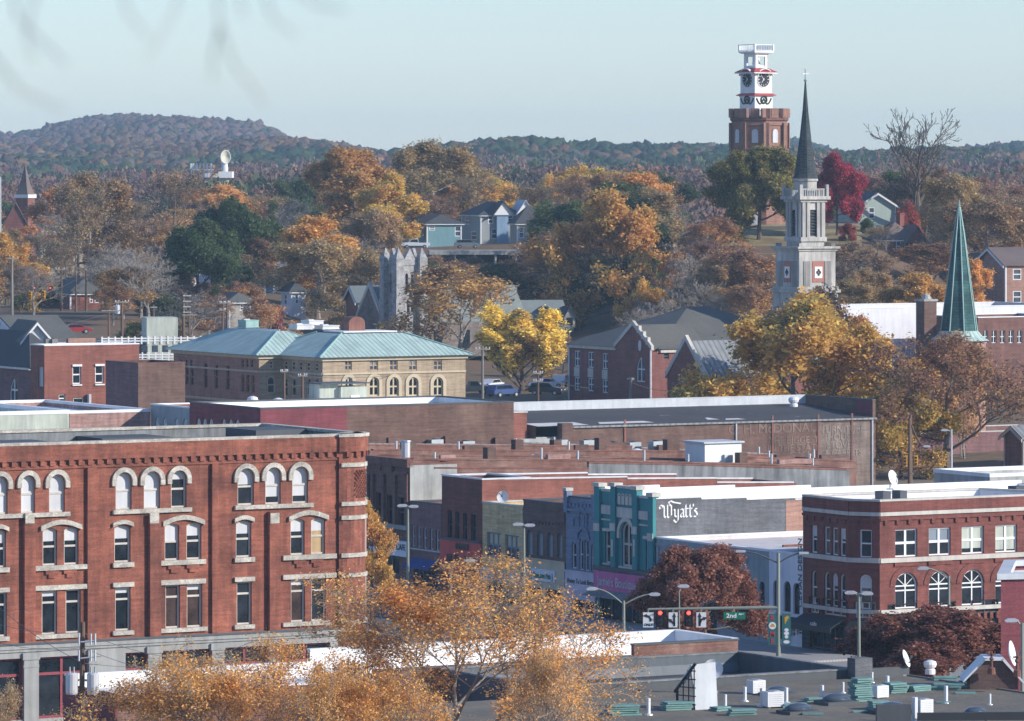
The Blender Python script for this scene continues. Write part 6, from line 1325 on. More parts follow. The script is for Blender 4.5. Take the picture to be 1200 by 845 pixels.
# roof equipment: one builder per kind, then copies
def put(proto, items, zz=TR):
    for i, (px, py, lab, sc_, rz) in enumerate(items):
        p = RP(px, py, zz)
        if i == 0: proto.location = p; proto.rotation_euler = (0, 0, rz); proto.scale = (sc_,)*3; proto['label'] = lab
        else: copy_tree(proto, p, lab, rz, sc_)
def vent_pipe():
    t = thing('vent_pipe', 'x', 'vent pipe', group='vent pipes on the tan roof'); q = MB(); q.tube([(0, 0, 0), (0, 0, 1.1)], .13, 8); q.build('pipe', 'white_paint', t); q = MB(); q.lathe([(.3, 0), (.28, .06), (.14, .12)], (0, 0, 0), 10); q.build('flashing', 'galv', t); return t
put(vent_pipe(), [(893, 828, 'tall white vent pipe beside the white air conditioner on the tan roof', 1.0, 0), (963.5, 820, 'short white vent pipe near the teal panel stack, left side', .8, 0), (1040, 811, 'white vent pipe behind the teal panel stack', .9, 0), (1108.5, 824, 'white vent pipe standing alone right of the teal panels', .95, 0), (921.5, 824, 'white vent pipe just right of the white air conditioner', .85, 0), (1072, 846, 'white vent pipe at the front edge by the dark beam', 1.3, 0), (1022, 800, 'small vent pipe near the back parapet of the tan roof', .6, 0), (988, 812, 'small vent pipe behind the farthest left skylight', .6, 0), (1160, 826, 'small vent pipe right of the lone vent pipe', .6, 0), (873, 822, 'small vent pipe between the grey screen and the grey air conditioner', .8, 0), (850, 829, 'small vent pipe at the foot of the grey screen', .7, 0), (760, 838, 'small vent pipe between the slatted teal piles', .9, 0)])
def turbine():
    t = thing('roof_vent', 'x', 'roof vent', group='white gooseneck roof vents'); q = MB(); q.lathe([(.55, 0), (.55, .5), (.4, .6)], (0, 0, 0), 14); q.build('base', 'white_paint', t)
    q = MB(); q.lathe([(.42, .6), (.62, .75), (.72, 1.05), (.6, 1.35), (.2, 1.5)], (0, 0, 0), 14); q.build('hood', 'white_paint', t); return t
put(turbine(), [(1090, 790, 'domed white roof vent at the back edge of the tan roof beside the dish', .6, 0), (1145, 801, 'domed white roof vent left of the white gabled roof housing', .55, 0)])
def dome():
    t = thing('skylight_dome', 'x', 'skylight', group='dark skylight domes on the tan roof'); q = MB(); q.abox((0, 0, .1), (2.2, 1.6, .2)); q.build('curb', 'dark_trim', t); q = MB()
    q.lathe([(.98, .2), (.85, .42), (.5, .6), (.12, .66)], (0, 0, 0), 18); q.v = [(x*1.05, y*.75, z) for x, y, z in q.v]; o = q.build('dome', 'glass_blue', t, True); return t
put(dome(), [(980, 825, 'dark skylight dome left of the teal panel stack', 1.0, R(30)), (935, 836, 'dark skylight dome nearest the white air conditioner', .95, R(30)), (1045, 836, 'dark skylight dome in front of the teal panel stack', 1.05, R(30)), (912, 815, 'dark skylight dome farthest back beside the white air conditioner', .9, R(30)), (1143, 838, 'dark skylight dome farthest right on the tan roof', 0.75, R(30))])
def acunit():
    t = thing('air_conditioner', 'x', 'air conditioner', group='air conditioners on roofs'); q = MB(); q.abox((0, 0, .65), (1.3, 1.1, 1.1)); q.build('casing', 'white_paint', t); q = MB()
    for k in range(6): q.abox((0, -.555, .25+k*.15), (1.1, .02, .05)); q.abox((.655, 0, .25+k*.15), (.02, .9, .05))
    q.build('grille', 'galv', t); q = MB(); q.lathe([(.45, 1.2), (.45, 1.28), (.1, 1.3)], (0, 0, 0), 14); q.build('fan_guard', 'steel', t); q = MB(); [q.abox((x, 0, .05), (.12, 1.1, .1)) for x in (-.5, .5)]; q.build('foot', 'wood_grey', t); return t
AC = acunit()
put(AC, [(906, 829, 'white louvred air conditioner on the tan roof in the foreground', .8, R(20)), (886, 813, 'grey cased air conditioner behind the white one on the tan roof', .7, R(30)), (1031, 818, 'air conditioner hidden beside the teal panel stack', .65, R(30)), (1082, 836, 'boxy white unit by the antenna at the front of the tan roof', .7, R(30))])
def panel_stack(px, py, lab, w_, d_, n, rz, seed, tilt=0):
    rnd = random.Random(seed); p = RP(px, py); t = thing('panel_stack', lab, 'panel stack', p, 'teal insulation panels on the tan roof'); q = MB()
    for k in range(n): q.abox((p[0]+rnd.uniform(-.1, .1), p[1]+rnd.uniform(-.1, .1), p[2]+.07+k*.13), (w_*rnd.uniform(.85, 1.02), d_*rnd.uniform(.85, 1.02), .10), rz+rnd.uniform(-.06, .06))
    o = q.build('panels', 'insulation_teal', t); q = MB()
    for x in (-.35, .35): q.abox((p[0]+x*w_*math.cos(rz), p[1]+x*w_*math.sin(rz), p[2]+.012), (.1, d_*.9, .024), rz)
    q.build('batten', 'wood_grey', t)
PS = [(1009, 822, 'tallest teal panel stack in the middle of the tan roof', 1.7, 1.2, 11, R(25)), (1050, 812, 'wide low teal panel stack right of the tallest one', 1.6, 1.4, 5, R(30)), (1075, 810, 'thin teal panel pile right of the wide low stack', 2.2, 1.2, 3, R(36)), (1110, 808, 'long low teal panel pile near the dark tree shadow', 2.6, 1.0, 3, R(0)), (1132, 813, 'single flat teal panel right of the long low pile', 1.9, .7, 1, R(5)), (1029, 831, 'loose teal panels in front of the tallest stack', 1.8, 1.1, 4, R(20)), (1015, 835, 'thin teal strip lying at the front left of the stacks', 2.6, .5, 1, R(10)),
 (1108, 797, 'teal panels near the back edge of the tan roof below the dish', 2.2, 1.0, 2, R(5)), (1134, 800, 'narrow teal panel by the white gabled housing', 1.6, .6, 1, R(0)), (1106, 836-12, 'lone teal board by the white vent pipe', 1.4, .5, 1, R(0)), (930, 829, 'scattered teal boards between the two front skylights', 2.2, .9, 2, R(10)), (955, 822, 'teal boards in front of the farthest left vent', 1.8, .8, 2, R(25)), (953, 838, 'teal board at the bottom beside the nearest skylight', 1.8, .6, 1, R(0)), (870, 838, 'teal boards at the bottom left under the grey screen', 2.4, 1.0, 3, R(15)), (845, 833, 'teal boards leaning beside the grey screen', 1.6, 1.0, 2, R(40)), (730, 838, 'slatted teal panel pile among the gold leaves at the left', 2.6, 1.6, 5, R(12)), (793, 832, 'slatted teal panel pile left of the grey screen', 2.4, 1.4, 4, R(18)), (1128, 807, 'short teal strip in the shadow of the rust tree', 1.3, .5, 1, R(-5))]
for i, a in enumerate(PS): panel_stack(*a[:3], a[3]*.72, a[4]*.75, *a[5:], i)
def dish(px, py, lab, r, face, zz=TR, pole=1.0, m='white_paint', cat='satellite dish'):
    p = Vector(RP(px, py, zz)); t = thing('satellite_dish', lab, cat, p); q = MB(); q.tube([p, p+Vector((0, 0, pole))], .07, 6); q.abox((p.x, p.y, p.z+.05), (.9*r, .9*r, .1)); q.build('mast', 'galv', t)
    d = Vector(face).normalized(); u = d.orthogonal().normalized(); v = d.cross(u); c = p+Vector((0, 0, pole+r*.7))+d*.15; q = MB(); n = 18; prev = None
    for k, (rr, dd) in enumerate(((.02, 0), (r*.5, .07*r), (r*.85, .2*r), (r, .28*r))):
        b = len(q.v); q.v += [tuple(c+d*dd+(u*math.cos(2*math.pi*j/n)+v*math.sin(2*math.pi*j/n))*rr) for j in range(n)]
        if prev is not None: q.f += [(prev+j, prev+(j+1) % n, b+(j+1) % n, b+j) for j in range(n)]
        prev = b
    q.build('reflector', m, t, True); q = MB(); tip = c+d*r*.9; q.tube([c-v*r*.9+d*.2*r, tip], .035, 5); q.abox(tuple(tip), (.16, .16, .16)); q.build('feed_arm', 'dark_trim', t)
dish(1057, 792, 'large white satellite dish seen edge on at the back of the tan roof', .58, (.9, -.3, .35), TR, .6)
dish(1180, 800, 'tall white satellite dish above the white gabled roof housing', .8, (.93, -.3, .2), TR+.3, 1.2)
dish(836, 812, 'round white satellite dish beside the grey lattice screen', .62, (-.1, -1, .2), TR, 1.0)
# lattice screen beside the dark roof
def screen():
    p = Vector(RP(815, 832)); t = thing('roof_screen', 'pale grey roof screen with a dark timber lattice side in the foreground', 'roof screen', p); f = Fr((p.x, p.y), (.9, .43)); q = MB(); W = 1.5; H = 2.75; q.prism([f.p(0, TR, 0), f.p(W, TR, 0), f.p(W, TR+H, -.3), f.p(-.15, TR+H-.1, -.3)], (-f.n[0]*.15, -f.n[1]*.15, 0)); q.build('panel', 'light_membrane', t)
    q = MB(); g = Fr(f.xy(0, 0), (-.75, .66))
    for k in range(4): q.tube([g.p(.1+k*.42, TR, 0), g.p(.1+k*.42, TR+H*(1-.2*k), .0)], .05, 4)
    for k in range(5): q.tube([g.p(0, TR+.3+k*.5, 0), g.p(1.5-max(0, k-1)*.3, TR+.3+k*.5, 0)], .05, 4)
    q.tube([g.p(0, TR+H, 0), g.p(1.6, TR+H*.35, 0)], .1, 5); q.tube([g.p(1.4, TR, 0), g.p(1.4, TR+H*.45, 0)], .08, 5); q.build('lattice', 'black_paint', t)
    q = MB(); q.tube([g.p(.3, TR+H*.93, .1), g.p(1.1, TR+H*.55, .1)], .16, 5); q.build('rail', 'galv', t)
screen()
def gable_housing():
    p = Vector(RP(1163, 808)); t = thing('roof_housing', 'small roof housing with two white sloping gable sides and dark front', 'roof housing', p); f = Fr((p.x-1.6, p.y), (1, 0)); q = MB(); q.prism([f.p(.2, TR, 0), f.p(3.2, TR, 0), f.p(3.2, TR+.7, 0), f.p(2.4, TR+1.75, 0), f.p(1.0, TR+1.75, 0), f.p(.2, TR+.7, 0)], (0, 2.2, 0)); q.build('wall', 'brick_black', t)
    q = MB(); q.prism([f.p(2.3, TR+1.95, .3), f.p(3.7, TR+.3, .3), f.p(3.7, TR+.15, .3), f.p(2.2, TR+1.8, .3)], (0, 2.8, 0)); q.prism([f.p(1.1, TR+1.95, .3), f.p(-.2, TR+.6, .3), f.p(-.2, TR+.45, .3), f.p(1.15, TR+1.8, .3)], (0, 2.8, 0)); q.prism([f.p(1.1, TR+1.951, .25), f.p(2.3, TR+1.951, .25), f.p(2.3, TR+1.8, .25), f.p(1.1, TR+1.8, .25)], (0, 2.7, 0)); q.build('roof', 'white_paint', t)
gable_housing()
def finial():
    t = thing('finial_vent', 'x', 'vent', group='rusty finial vents'); q = MB(); q.lathe([(.35, 0), (.3, .5), (.12, .6), (.1, 1.1), (.22, 1.25), (.1, 1.4), (.08, 1.9)], (0, 0, 0), 10); q.build('stack', 'rust', t); q = MB(); q.abox((0, 0, 1.6), (.7, .12, .14)); q.abox((0, 0, 1.6), (.12, .7, .14)); q.build('arms', 'rust', t); return t
put(finial(), [(1162, 790, 'rusty cross topped vent left of the tall edge on dish', .75, .3), (1192, 793, 'rusty cross topped vent right of the tall edge on dish', .75, .3)], TR+1)
def beam():
    p = RP(1076, 848); t = thing('roof_beam', 'long dark beam lying along the front of the tan roof', 'beam', p); f = Fr((p[0], p[1]), (1, .08)); q = MB(); q.box(f, 0, 8.5, -.4, 0, TR+.15, TR+.6); q.build('beam', 'black_paint', t); q = MB(); [q.box(f, x, x+.5, -.5, .1, TR, TR+.15) for x in (.5, 4, 7.5)]; q.build('block', 'wood_grey', t)
    q = MB(); q.box(f, -2.4, -.4, -.5, 0, TR, TR+1.1); q.build('box', 'dark_trim', t)
beam()
def corner_roof():     # maroon box roof cutting in at the right edge
    D = 345.; c = (PX(1173, D), D); t = thing('maroon_building', 'maroon walled building with a pale roof edge at the right frame edge', 'building', (c[0], c[1], 0)); P = [c, (c[0]+9, D+2.5), (c[0]+7, D+14), (c[0]+1.6, D+12)]; shell(t, P, 0, PZ(679, D), .3, 'brick_maroon', 'white_roof', 'light_membrane', {}, ch=.4, cout=.25)
corner_roof()
# roof clutter of the middle distance
def condenser():
    t = thing('condenser', 'x', 'condenser', group='condensers on the brick roofs'); q = MB(); q.abox((0, 0, .6), (1.5, 1.1, .9)); q.build('casing', 'steel', t); q = MB(); q.lathe([(.4, 1.05), (.4, 1.15), (.1, 1.17)], (0, 0, 0), 12); q.build('fan_guard', 'dark_trim', t); q = MB(); q.abox((0, 0, .07), (1.3, 1.0, .14)); q.build('plinth', 'wood_grey', t); return t
RC = condenser(); RC.location = (PX(770, 523), 523, PZ(529, 523)); RC['label'] = 'steel condenser standing left of the white rooftop penthouse'; RC.rotation_euler = (0, 0, R(30))
for px, py, D, lab, s_ in ((657, 522, 520, 'small white condenser among the roofs, left of a pair', .8), (688, 523, 521, 'grey condenser forming a pair below the dark sloping roof', .85), (698, 522.5, 522, 'white condenser forming a pair below the dark sloping roof', .85), (720, 526, 523, 'low grey condenser right of the pair on the brick roofs', .9), (742, 526, 524, 'grey condenser beside the round dark fan on the brick roofs', .9), (706, 545, 505, 'blue grey condenser on the red coped roof', .8), (838, 545, 512, 'condenser right of the white penthouse door', .8), (547, 525, 512, 'long low grey unit on the flat roof, left part', .9), (510, 523, 510, 'blue grey unit near the tall roof flue', .9)):
    copy_tree(RC, (PX(px, D), D, PZ(py+3, D)), lab, R(30), s_)
TB = [o for o in bpy.data.objects if o.name.startswith('roof_vent') and o.type == 'EMPTY'][0]
for px, py, D, lab, s_ in ((746, 541, 512, 'round white vent on the brick roofs left of the penthouse', 1.1), (548, 537, 500, 'small white vent near the brick parapet behind the dark red shop', .7), (727, 480.5, 600, 'white dome vent on the left of the dark sloping roof', .9), (829, 476, 604, 'white dome vent in the middle of the dark sloping roof', .9), (930, 474, 606, 'white dome vent at the right of the dark sloping roof', .9), (296, 474, 520, 'white vent on the left of the long white roof below the green roof', .8), (326, 476, 522, 'second white vent on the long white roof below the green roof', .8), (426, 478, 530, 'white vent beside the stucco stair box', .7)):
    copy_tree(TB, (PX(px, D), D, PZ(py+4, D)), lab, 0, s_)
for px, py, D, lab in ((627.5, 548, 500, 'white satellite dish on the red brick roofs above the tan shop, left'), (680.5, 549, 502, 'white satellite dish on the red brick roofs, right of the other'), (590, 593, 462, 'white satellite dish behind the tan shop parapet')):
    dish(px, py, lab, .55, (-.25, -1, .25), PZ(py, D), .4)
dish(1043, 574, 'tilted white satellite dish behind the dark red corner building', .7, (.8, -.6, .3), PZ(574, 455), .5)
t = thing('roof_flue', 'tall grey roof flue above the brown brick shop crest', 'flue', W3(475, 540, 482)); p = W3(475.5, 536, 482); q = MB(); q.tube([p, p+Vector((0, 0, 1.5))], .42, 10); q.build('pipe', 'galv', t); q = MB(); q.lathe([(.55, 1.5), (.5, 1.6), (.1, 1.62)], tuple(p), 10); q.build('cap', 'steel', t)
t = thing('roof_cabinet', 'ribbed grey metal cabinet on the roof behind the red corner block', 'roof cabinet', W3(83, 520, 385)); f = Fr((PX(72, 385), 385), (1, .1)); q = MB(); q.box(f, 0, 2.0, -2, 0, PZ(524, 385), PZ(505.5, 385)); [q.box(f, k*.25, k*.25+.1, .002, .05, PZ(523, 385), PZ(507, 385)) for k in range(8)]; q.build('casing', 'galv', t); q = MB(); q.box(f, -.1, 2.1, -2.1, .1, PZ(505.4, 385), PZ(504, 385)); q.build('lid', 'steel', t)
t = thing('roof_cabinet', 'smooth pale metal hood left of the ribbed cabinet', 'roof hood', W3(62, 520, 387)); f = Fr((PX(52, 387), 387), (1, .1)); q = MB(); z0, z1 = PZ(524, 387), PZ(506, 387); q.prism([f.p(0, z0), f.p(1.3, z0), f.p(1.3, z1), f.p(.6, z1), f.p(0, z1-.6)], (0, 1.6, 0)); q.build('casing', 'light_membrane', t); q = MB(); q.box(f, -.7, -.05, -1.5, 0, z0, z0+.5); q.build('duct', 'galv', t)
# ------------------------------------------------------------------ lamps, signals, poles
def lamp(lab, px, ytop, D, arms, name='street_lamp', m='pole_green', r=.13, zb=None):
    """arms: list of (pixel of head, row of head)"""
    x, zt = PX(px, D), PZ(ytop, D); zb = max(0, tz(px, D)) if zb is None else zb; t = thing(name, lab, 'street lamp', (x, D, zb)); q = MB(); q.tube([(x, D, zb), (x, D, zb+.5), (x, D, zb+.52), (x, D, zt)], [r*1.9, r*1.8, r*1.2, r*.75], 10); q.build('pole', m, t)
    for hx, hy in arms:
        X, Z_ = PX(hx, D), PZ(hy, D); s_ = 1 if X > x else -1; q = MB(); n = 8; q.tube([(x+(X-x)*k/n, D, zt-.3+(Z_-zt+.3)*math.sin(math.pi/2*k/n)) for k in range(n+1)], r*.5, 6); q.build('arm', m, t)
        q = MB(); P = [(0, .0), (.25, .12), (.75, .12), (.95, .02), (.9, -.1), (.2, -.1)]; q.prism([(X+s_*(a-.3), D-.2, Z_+b) for a, b in P], (0, .4, 0)); h = q.build('lamp_head', 'galv', t); q = MB(); q.abox((X+s_*.25, D, Z_-.125), (.5, .3, .05)); q.build('lens', 'blind', h)
lamp('lone flat headed lamp post in front of the tan and dark brown shops', 614, 616, 424, [(618, 615.5), (610, 614.5)])
lamp('flat headed lamp post in front of the brown brick cafe shop', 478, 594, 452, [(482, 593.5), (474, 592.5)])
lamp('twin armed street lamp in front of the lavender and pink shopfronts', 731, 704, 396, [(697, 690), (764, 696.5)])
lamp('flat headed lamp post at the chamfer of the dark red corner building', 1006.5, 695.5, 374, [(1000, 694.5), (1013, 695.5)])
lamp('single armed lamp in front of the arched windows of the dark red corner building', 1112, 675, 386, [(1085, 666)])
lamp('lamp post cut by the right frame edge', 1198, 730, 330, [(1189, 727)])
lamp('lamp head over the gold tree by the bright red shopfront', 528, 662, 412, [(548, 657)], r=.1)
lamp('thin post with a small camera head above the signal arm', 796, 688, 388, [(798, 687)], r=.06)
lamp('lamp on the far cross street under the rust tree, right pole', 1115, 503, 595, [(1109, 504)], m='galv')
lamp('lamp on the brown pole of the far cross street', 1066, 490, 600, [(1084, 523)], m='wood_pole', r=.2)
def signal_mast():
    D = 372.; x = PX(912, D); Z = lambda y: PZ(y, D); t = thing('signal_mast', 'pale green signal mast with a long arm and two curved lamp arms', 'signal mast', (x, D, 0)); q = MB(); q.tube([(x, D, 0), (x, D, Z(648))], [.2, .12], 10); q.build('pole', 'pole_green', t)
    q = MB(); q.tube([(x, D, Z(712)), (PX(760, D), D, Z(714))], [.14, .08], 8); q.build('arm', 'pole_green', t)
    for hx, hy in ((868, 646), (942, 648)):
        q = MB(); X = PX(hx, D); q.tube([(x+(X-x)*k/8, D, Z(660)+(Z(hy)-Z(660))*math.sin(math.pi/2*k/8)) for k in range(9)], .06, 6); q.build('lamp_arm', 'dark_trim', t)
        q = MB(); q.abox((X, D, Z(hy)), (.7, .3, .15)); q.build('lamp_head', 'galv', t)
    return D, Z
SD, SZ = signal_mast()
def board(fr, L0, L1, z0, z1, m, parent, name='face', o=0): q = MB(); q.box(fr, L0, L1, o, o+.04, z0, z1); return q.build(name, m, parent)
SF = Fr((0, SD-.12), (1, 0)); sx = lambda p: PX(p, SD)
def lane_sign(a, b, lab, kind):
    t = thing('lane_sign', lab, 'traffic sign', (sx((a+b)/2), SD-.1, SZ(738)), 'lane signs on the signal arm'); q = MB(); q.box(SF, sx((a+b)/2)-.05, sx((a+b)/2)+.05, -.06, -.002, SZ(720), SZ(713)); q.build('bracket', 'pole_green', t); f_ = board(SF, sx(a), sx(b), SZ(735), SZ(717.5), 'white_paint', t)
    m, w_ = sx((a+b)/2), sx(b)-sx(a); z0, z1 = SZ(733), SZ(719); h = z1-z0; q = MB(); S = lambda pts, ww=.07: q.prism_path(pts, ww)
    def path(pts, ww=.075):
        for (x0, y0), (x1, y1) in zip(pts, pts[1:]):
            d = Vector((x1-x0, y1-y0)).normalized(); n_ = Vector((-d.y, d.x))*ww; x0_, y0_ = x0-d.x*.03, y0-d.y*.03
            q.prism([SF.p(m+X, z0+Y, .05) for X, Y in ((x0_-n_.x, y0_-n_.y), (x1-n_.x, y1-n_.y), (x1+n_.x, y1+n_.y), (x0_+n_.x, y0_+n_.y))], (0, -.008, 0))
    def head(x, y, ang, s_=.2):
        q.prism([SF.p(m+x+s_*math.cos(ang+a_)*r_, z0+y+s_*math.sin(ang+a_)*r_, .051) for a_, r_ in ((0, 1), (R(130), .95), (R(230), .95))], (0, -.008, 0))
    if kind == 'left': path([(.16, .1*h+.25), (.16, .55*h), (.05, .75*h), (-.15, .82*h)]); head(-.22, .83*h, math.pi); q2 = 1
    if kind == 'left': text_on(t, Fr((0, SD-.16), (1, 0)), m, z0-.02, 'ONLY', .26, 'black_paint', .9, .008, o=.006)
    if kind == 'both': path([(.08, 0), (.08, .8*h)]); head(.08, .86*h, math.pi/2); path([(.08, .15*h), (-.2, .42*h)]); head(-.24, .47*h, R(140))
    if kind == 'right': path([(-.12, 0), (-.12, .8*h)]); head(-.12, .86*h, math.pi/2); path([(-.12, .15*h), (.0, .5*h), (.2, .6*h)]); head(.26, .62*h, R(20))
    q.build('arrow', 'black_paint', t)
lane_sign(753.5, 766, 'white lane sign with a left arrow, leftmost on the signal arm', 'left'); lane_sign(783.5, 794, 'white lane sign with a forked arrow between the two red signals', 'both'); lane_sign(816, 827.5, 'white lane sign with arrows ahead and right, beside the street name sign', 'right')
def signal(px, ytop, D, lab, body='black_paint', lit=True, s_=1., back=None):
    x, zt = PX(px, D), PZ(ytop, D); t = thing('traffic_signal', lab, 'traffic signal', (x, D, zt-1.15*s_), 'traffic signals'); q = MB(); q.abox((x, D, zt-.56*s_), (.36*s_, .3*s_, 1.1*s_)); q.build('housing', body, t)
    q = MB(); q.abox((x, D+.17*s_, zt-.56*s_), (.62*s_, .02, 1.36*s_)); q.build('backplate', back or body, t)
    for k, m in enumerate(('signal_red' if lit else 'black_paint', 'black_paint', 'black_paint')):
        q = MB(); zc = zt-(.2+.36*k)*s_; q.prism([(x+.14*s_*math.cos(a), D-.16*s_, zc+.14*s_*math.sin(a)) for a in np.linspace(0, 2*math.pi, 15)[:-1]], (0, -.015, 0)); q.build('lens', m, t)
        q = MB(); q.arcbox((x, zc), .15*s_, .18*s_, R(10), R(170), 0, .25*s_, 8); q.v = [(a, D-.16*s_-c_, b) for a, b, c_ in q.v]; q.build('visor', body, t)
    q = MB(); q.tube([(x, D+.05, zt-.05), (x, D+.05, zt+.3*s_)], .04, 5); q.build('hanger', 'dark_trim', t)
signal(773.5, 714.8, SD, 'left of the two red traffic signals on the long signal arm'); signal(807, 714.8, SD, 'right of the two red traffic signals on the long signal arm')
t = thing('street_name_sign', 'green street name sign reading 2nd on the signal arm', 'street sign', (sx(860.5), SD-.1, SZ(726))); f_ = board(SF, sx(848), sx(873.5), SZ(725.5), SZ(717), 'sign_green', t); q = MB(); q.box(SF, sx(860)-.05, sx(860)+.05, -.05, -.002, SZ(718), SZ(712)); q.build('bracket', 'pole_green', t); text_on(t, SF, sx(857), SZ(723.5), '2nd', .42, 'white_paint', 1.2, .012, o=.05); text_on(t, SF, sx(868.5), SZ(720.5), 'Ave', .2, 'white_paint', 1.2, .008, o=.05)
def banner(a, b, lab, second=False):
    t = thing('banner', lab, 'banner', (sx((a+b)/2), SD-.1, SZ(757)), 'banners on the signal mast'); f_ = board(SF, sx(a), sx(b), SZ(756), SZ(719), 'banner_teal', t, 'cloth'); q = MB(); [q.tube([(sx(912), SD, SZ(y)), (sx(a if a < 905 else b), SD-.1, SZ(y))], .03, 5) for y in (718.5, 756)]; q.build('bracket', 'pole_green', t); m = sx((a+b)/2)
    if not second:
        for c_, y in (('R', 726.5), ('M', 745.5), ('E', 754)): text_on(t, SF, m, SZ(y), c_, .5, 'banner_red', 1.0, .012, o=.05)
        q = MB(); q.prism([SF.p(m+.27*math.cos(a_), SZ(733)+.27*math.sin(a_), .055) for a_ in np.linspace(0, 2*math.pi, 17)[:-1]], (0, -.006, 0)); q.build('emblem', 'white_paint', t); q = MB(); q.prism([SF.p(m+x, SZ(733)+y, .063) for x, y in ((-.2, -.08), (.2, -.08), (.12, .1), (-.02, .16))], (0, -.006, 0)); q.build('emblem', 'signal_yellow', t)
    else:
        q = MB(); q.prism([SF.p(m+x, SZ(726)+y, .055) for x, y in ((-.12, -.35), (.02, -.1), (.2, .2), (.05, .3), (-.15, .15))], (0, -.006, 0)); q.build('emblem', 'signal_yellow', t); q = MB()
        for k, (y, w_) in enumerate(((738, .16), (742, .2), (746, .14), (752, .24))): q.prism([SF.p(m+w_*math.cos(a_), SZ(y)+.13*math.sin(a_), .055) for a_ in np.linspace(0, 2*math.pi, 11)[:-1]], (0, -.006, 0))
        q.build('emblem', 'white_wall', t)
banner(900, 910, 'teal banner with red ROME lettering left of the signal mast'); banner(916.5, 926.5, 'teal banner with a yellow flower emblem right of the signal mast', True)
def util_pole(lab, px, ytop, D, arms=1, lean=0, r=.16, ybot=None, m='wood_pole', rz=R(30), cans=0, insul=True, aw=1.1):
    zb = float(terr(PX(px, D), D)) if ybot is None else PZ(ybot, D); x, zt = PX(px, D), PZ(ytop, D); t = thing('utility_pole', lab, 'utility pole', (x, D, zb)); q = MB(); q.tube([(x+lean*(zt-zb), D, zb), (x, D, zt)], [r*1.3, r*.85], 8); q.build('pole', m, t)
    c, s_ = math.cos(rz), math.sin(rz)
    for k in range(arms):
        z = zt-.35-k*1.0; q = MB(); q.abox((x, D-r, z), (2*aw, .12, .14), rz); a = q.build('crossarm', 'wood_grey', t); q = MB()
        for e in (-.9, -.45, .45, .9): q.lathe([(.06, .07), (.09, .2), (.05, .28)], (x+aw*e*c, D-r+aw*e*s_, z), 7)
        if insul: q.build('insulator', 'blind', a)
    for k in range(cans):
        e = (-1, 1)[k]; q = MB(); xx, yy = x+e*.62, D-.25; zc = zt-4.2 if cans == 2 else zt-2; q.lathe([(.34, 0), (.36, .1), (.36, 1.15), (.28, 1.25)], (xx, yy, zc), 14); tr = q.build('transformer', 'galv', t); q = MB()
        for j in (-.12, .12): q.tube([(xx+j, yy, zc+1.2), (xx+j, yy, zc+1.6)], .05, 6)
        q.tube([(x, D, zc+.8), (xx, yy, zc+.8)], .07, 5); q.build('bushing', 'steel', tr)
    return Vector((x, D, zt))
WPOLE = util_pole('leaning brown utility pole with two grey transformers in front of the red storefront', 97, 729, 300, 0, -.012, .16, None, cans=2)
q_ = [o for o in bpy.data.objects if o.get('label', '').startswith('leaning brown utility')][0]; q = MB()
for y in (752, 771): z = PZ(y, 300); q.tube([(PX(95, 300), 299.7, z), (PX(112, 300), 299.7, z+.1)], .05, 5); [q.tube([(PX(p, 300), 299.7, z-.15), (PX(p, 300), 299.7, z+.5)], .06, 6) for p in (93, 107, 112)]
q.build('insulator_arm', 'galv', q_)
P1 = util_pole('tall wooden utility pole with stepped arms right of the blank stair tower', 215, 344, 700, 0, r=.22); q_ = [o for o in bpy.data.objects if o.get('label', '').startswith('tall wooden utility pole with stepped')][0]; q = MB(); [q.abox((P1.x+.5, P1.y-.2, P1.z-.3-k*.75), (1.1, .12, .12), 0) for k in range(4)]; q.build('crossarm', 'blind', q_)
P2 = util_pole('wooden utility pole with a grey can behind the white railings', 143, 351, 715, 1, cans=1, r=.18)
P3 = util_pole('wooden pole with a plain T arm left of the parking structure', 127.5, 361, 700, 1, r=.14, insul=False)
P4 = util_pole('wooden pole with a T arm beside the stair tower', 180, 357, 696, 1, r=.12, insul=False, aw=.5)
P5 = util_pole('wooden pole with a T arm at the right of the white railings', 222, 366, 694, 1, r=.14, insul=False)
P6 = util_pole('pale tall utility pole near the left signals', 14, 300, 790, 1, r=.2, m='wood_grey', insul=False)
P7 = util_pole('utility pole by the small brick house, nearest its left wall', 72, 313, 840, 1, r=.18)
P8 = util_pole('slim utility pole in front of the small brick house', 89, 322, 835, 0, r=.16); P9 = util_pole('slim utility pole at the right corner of the small brick house', 101, 317, 838, 0, r=.16)
P10 = util_pole('brown utility pole with clustered insulators before the beige house, left one', 261, 352, 720, 2, r=.16, aw=.5); P11 = util_pole('brown utility pole before the beige house, right one', 266, 352, 722, 1, r=.16, aw=.5)
P12 = util_pole('brown utility pole rising in front of the green roofed hall, left one', 333, 432, 600, 1, r=.16, aw=.5); P13 = util_pole('brown utility pole rising in front of the green roofed hall, right one', 354.5, 437, 602, 1, r=.16, aw=.6)
P14 = util_pole('grey green utility pole right of the green roofed hall', 565.5, 406, 650, 1, r=.17, m='wood_grey'); P15 = util_pole('brown utility pole in front of the yellow tree', 630.5, 434, 640, 2, r=.15, aw=.7); P16 = util_pole('green wooden pole at the corner of the brick church', 739, 442, 655, 1, r=.2, m='wood_grey', aw=.5)
P17 = util_pole('brown pole with wires on the far cross street', 1067, 486, 605, 0, r=.2); P18 = util_pole('slim flag like pole at the far left edge', .5, 207, 900, 0, r=.15, m='galv')
def wire(lab, a, b, sag=1., r=.035):
    q = MB(); a, b = Vector(a), Vector(b); q.tube([a+(b-a)*k/12-Vector((0, 0, sag*4*(k/12)*(1-k/12))) for k in range(13)], r, 4); setp(q.build('overhead_wire', 'dark_trim'), lab, 'wire', 'overhead wires')
dz = lambda v, d: v-Vector((0, 0, d))
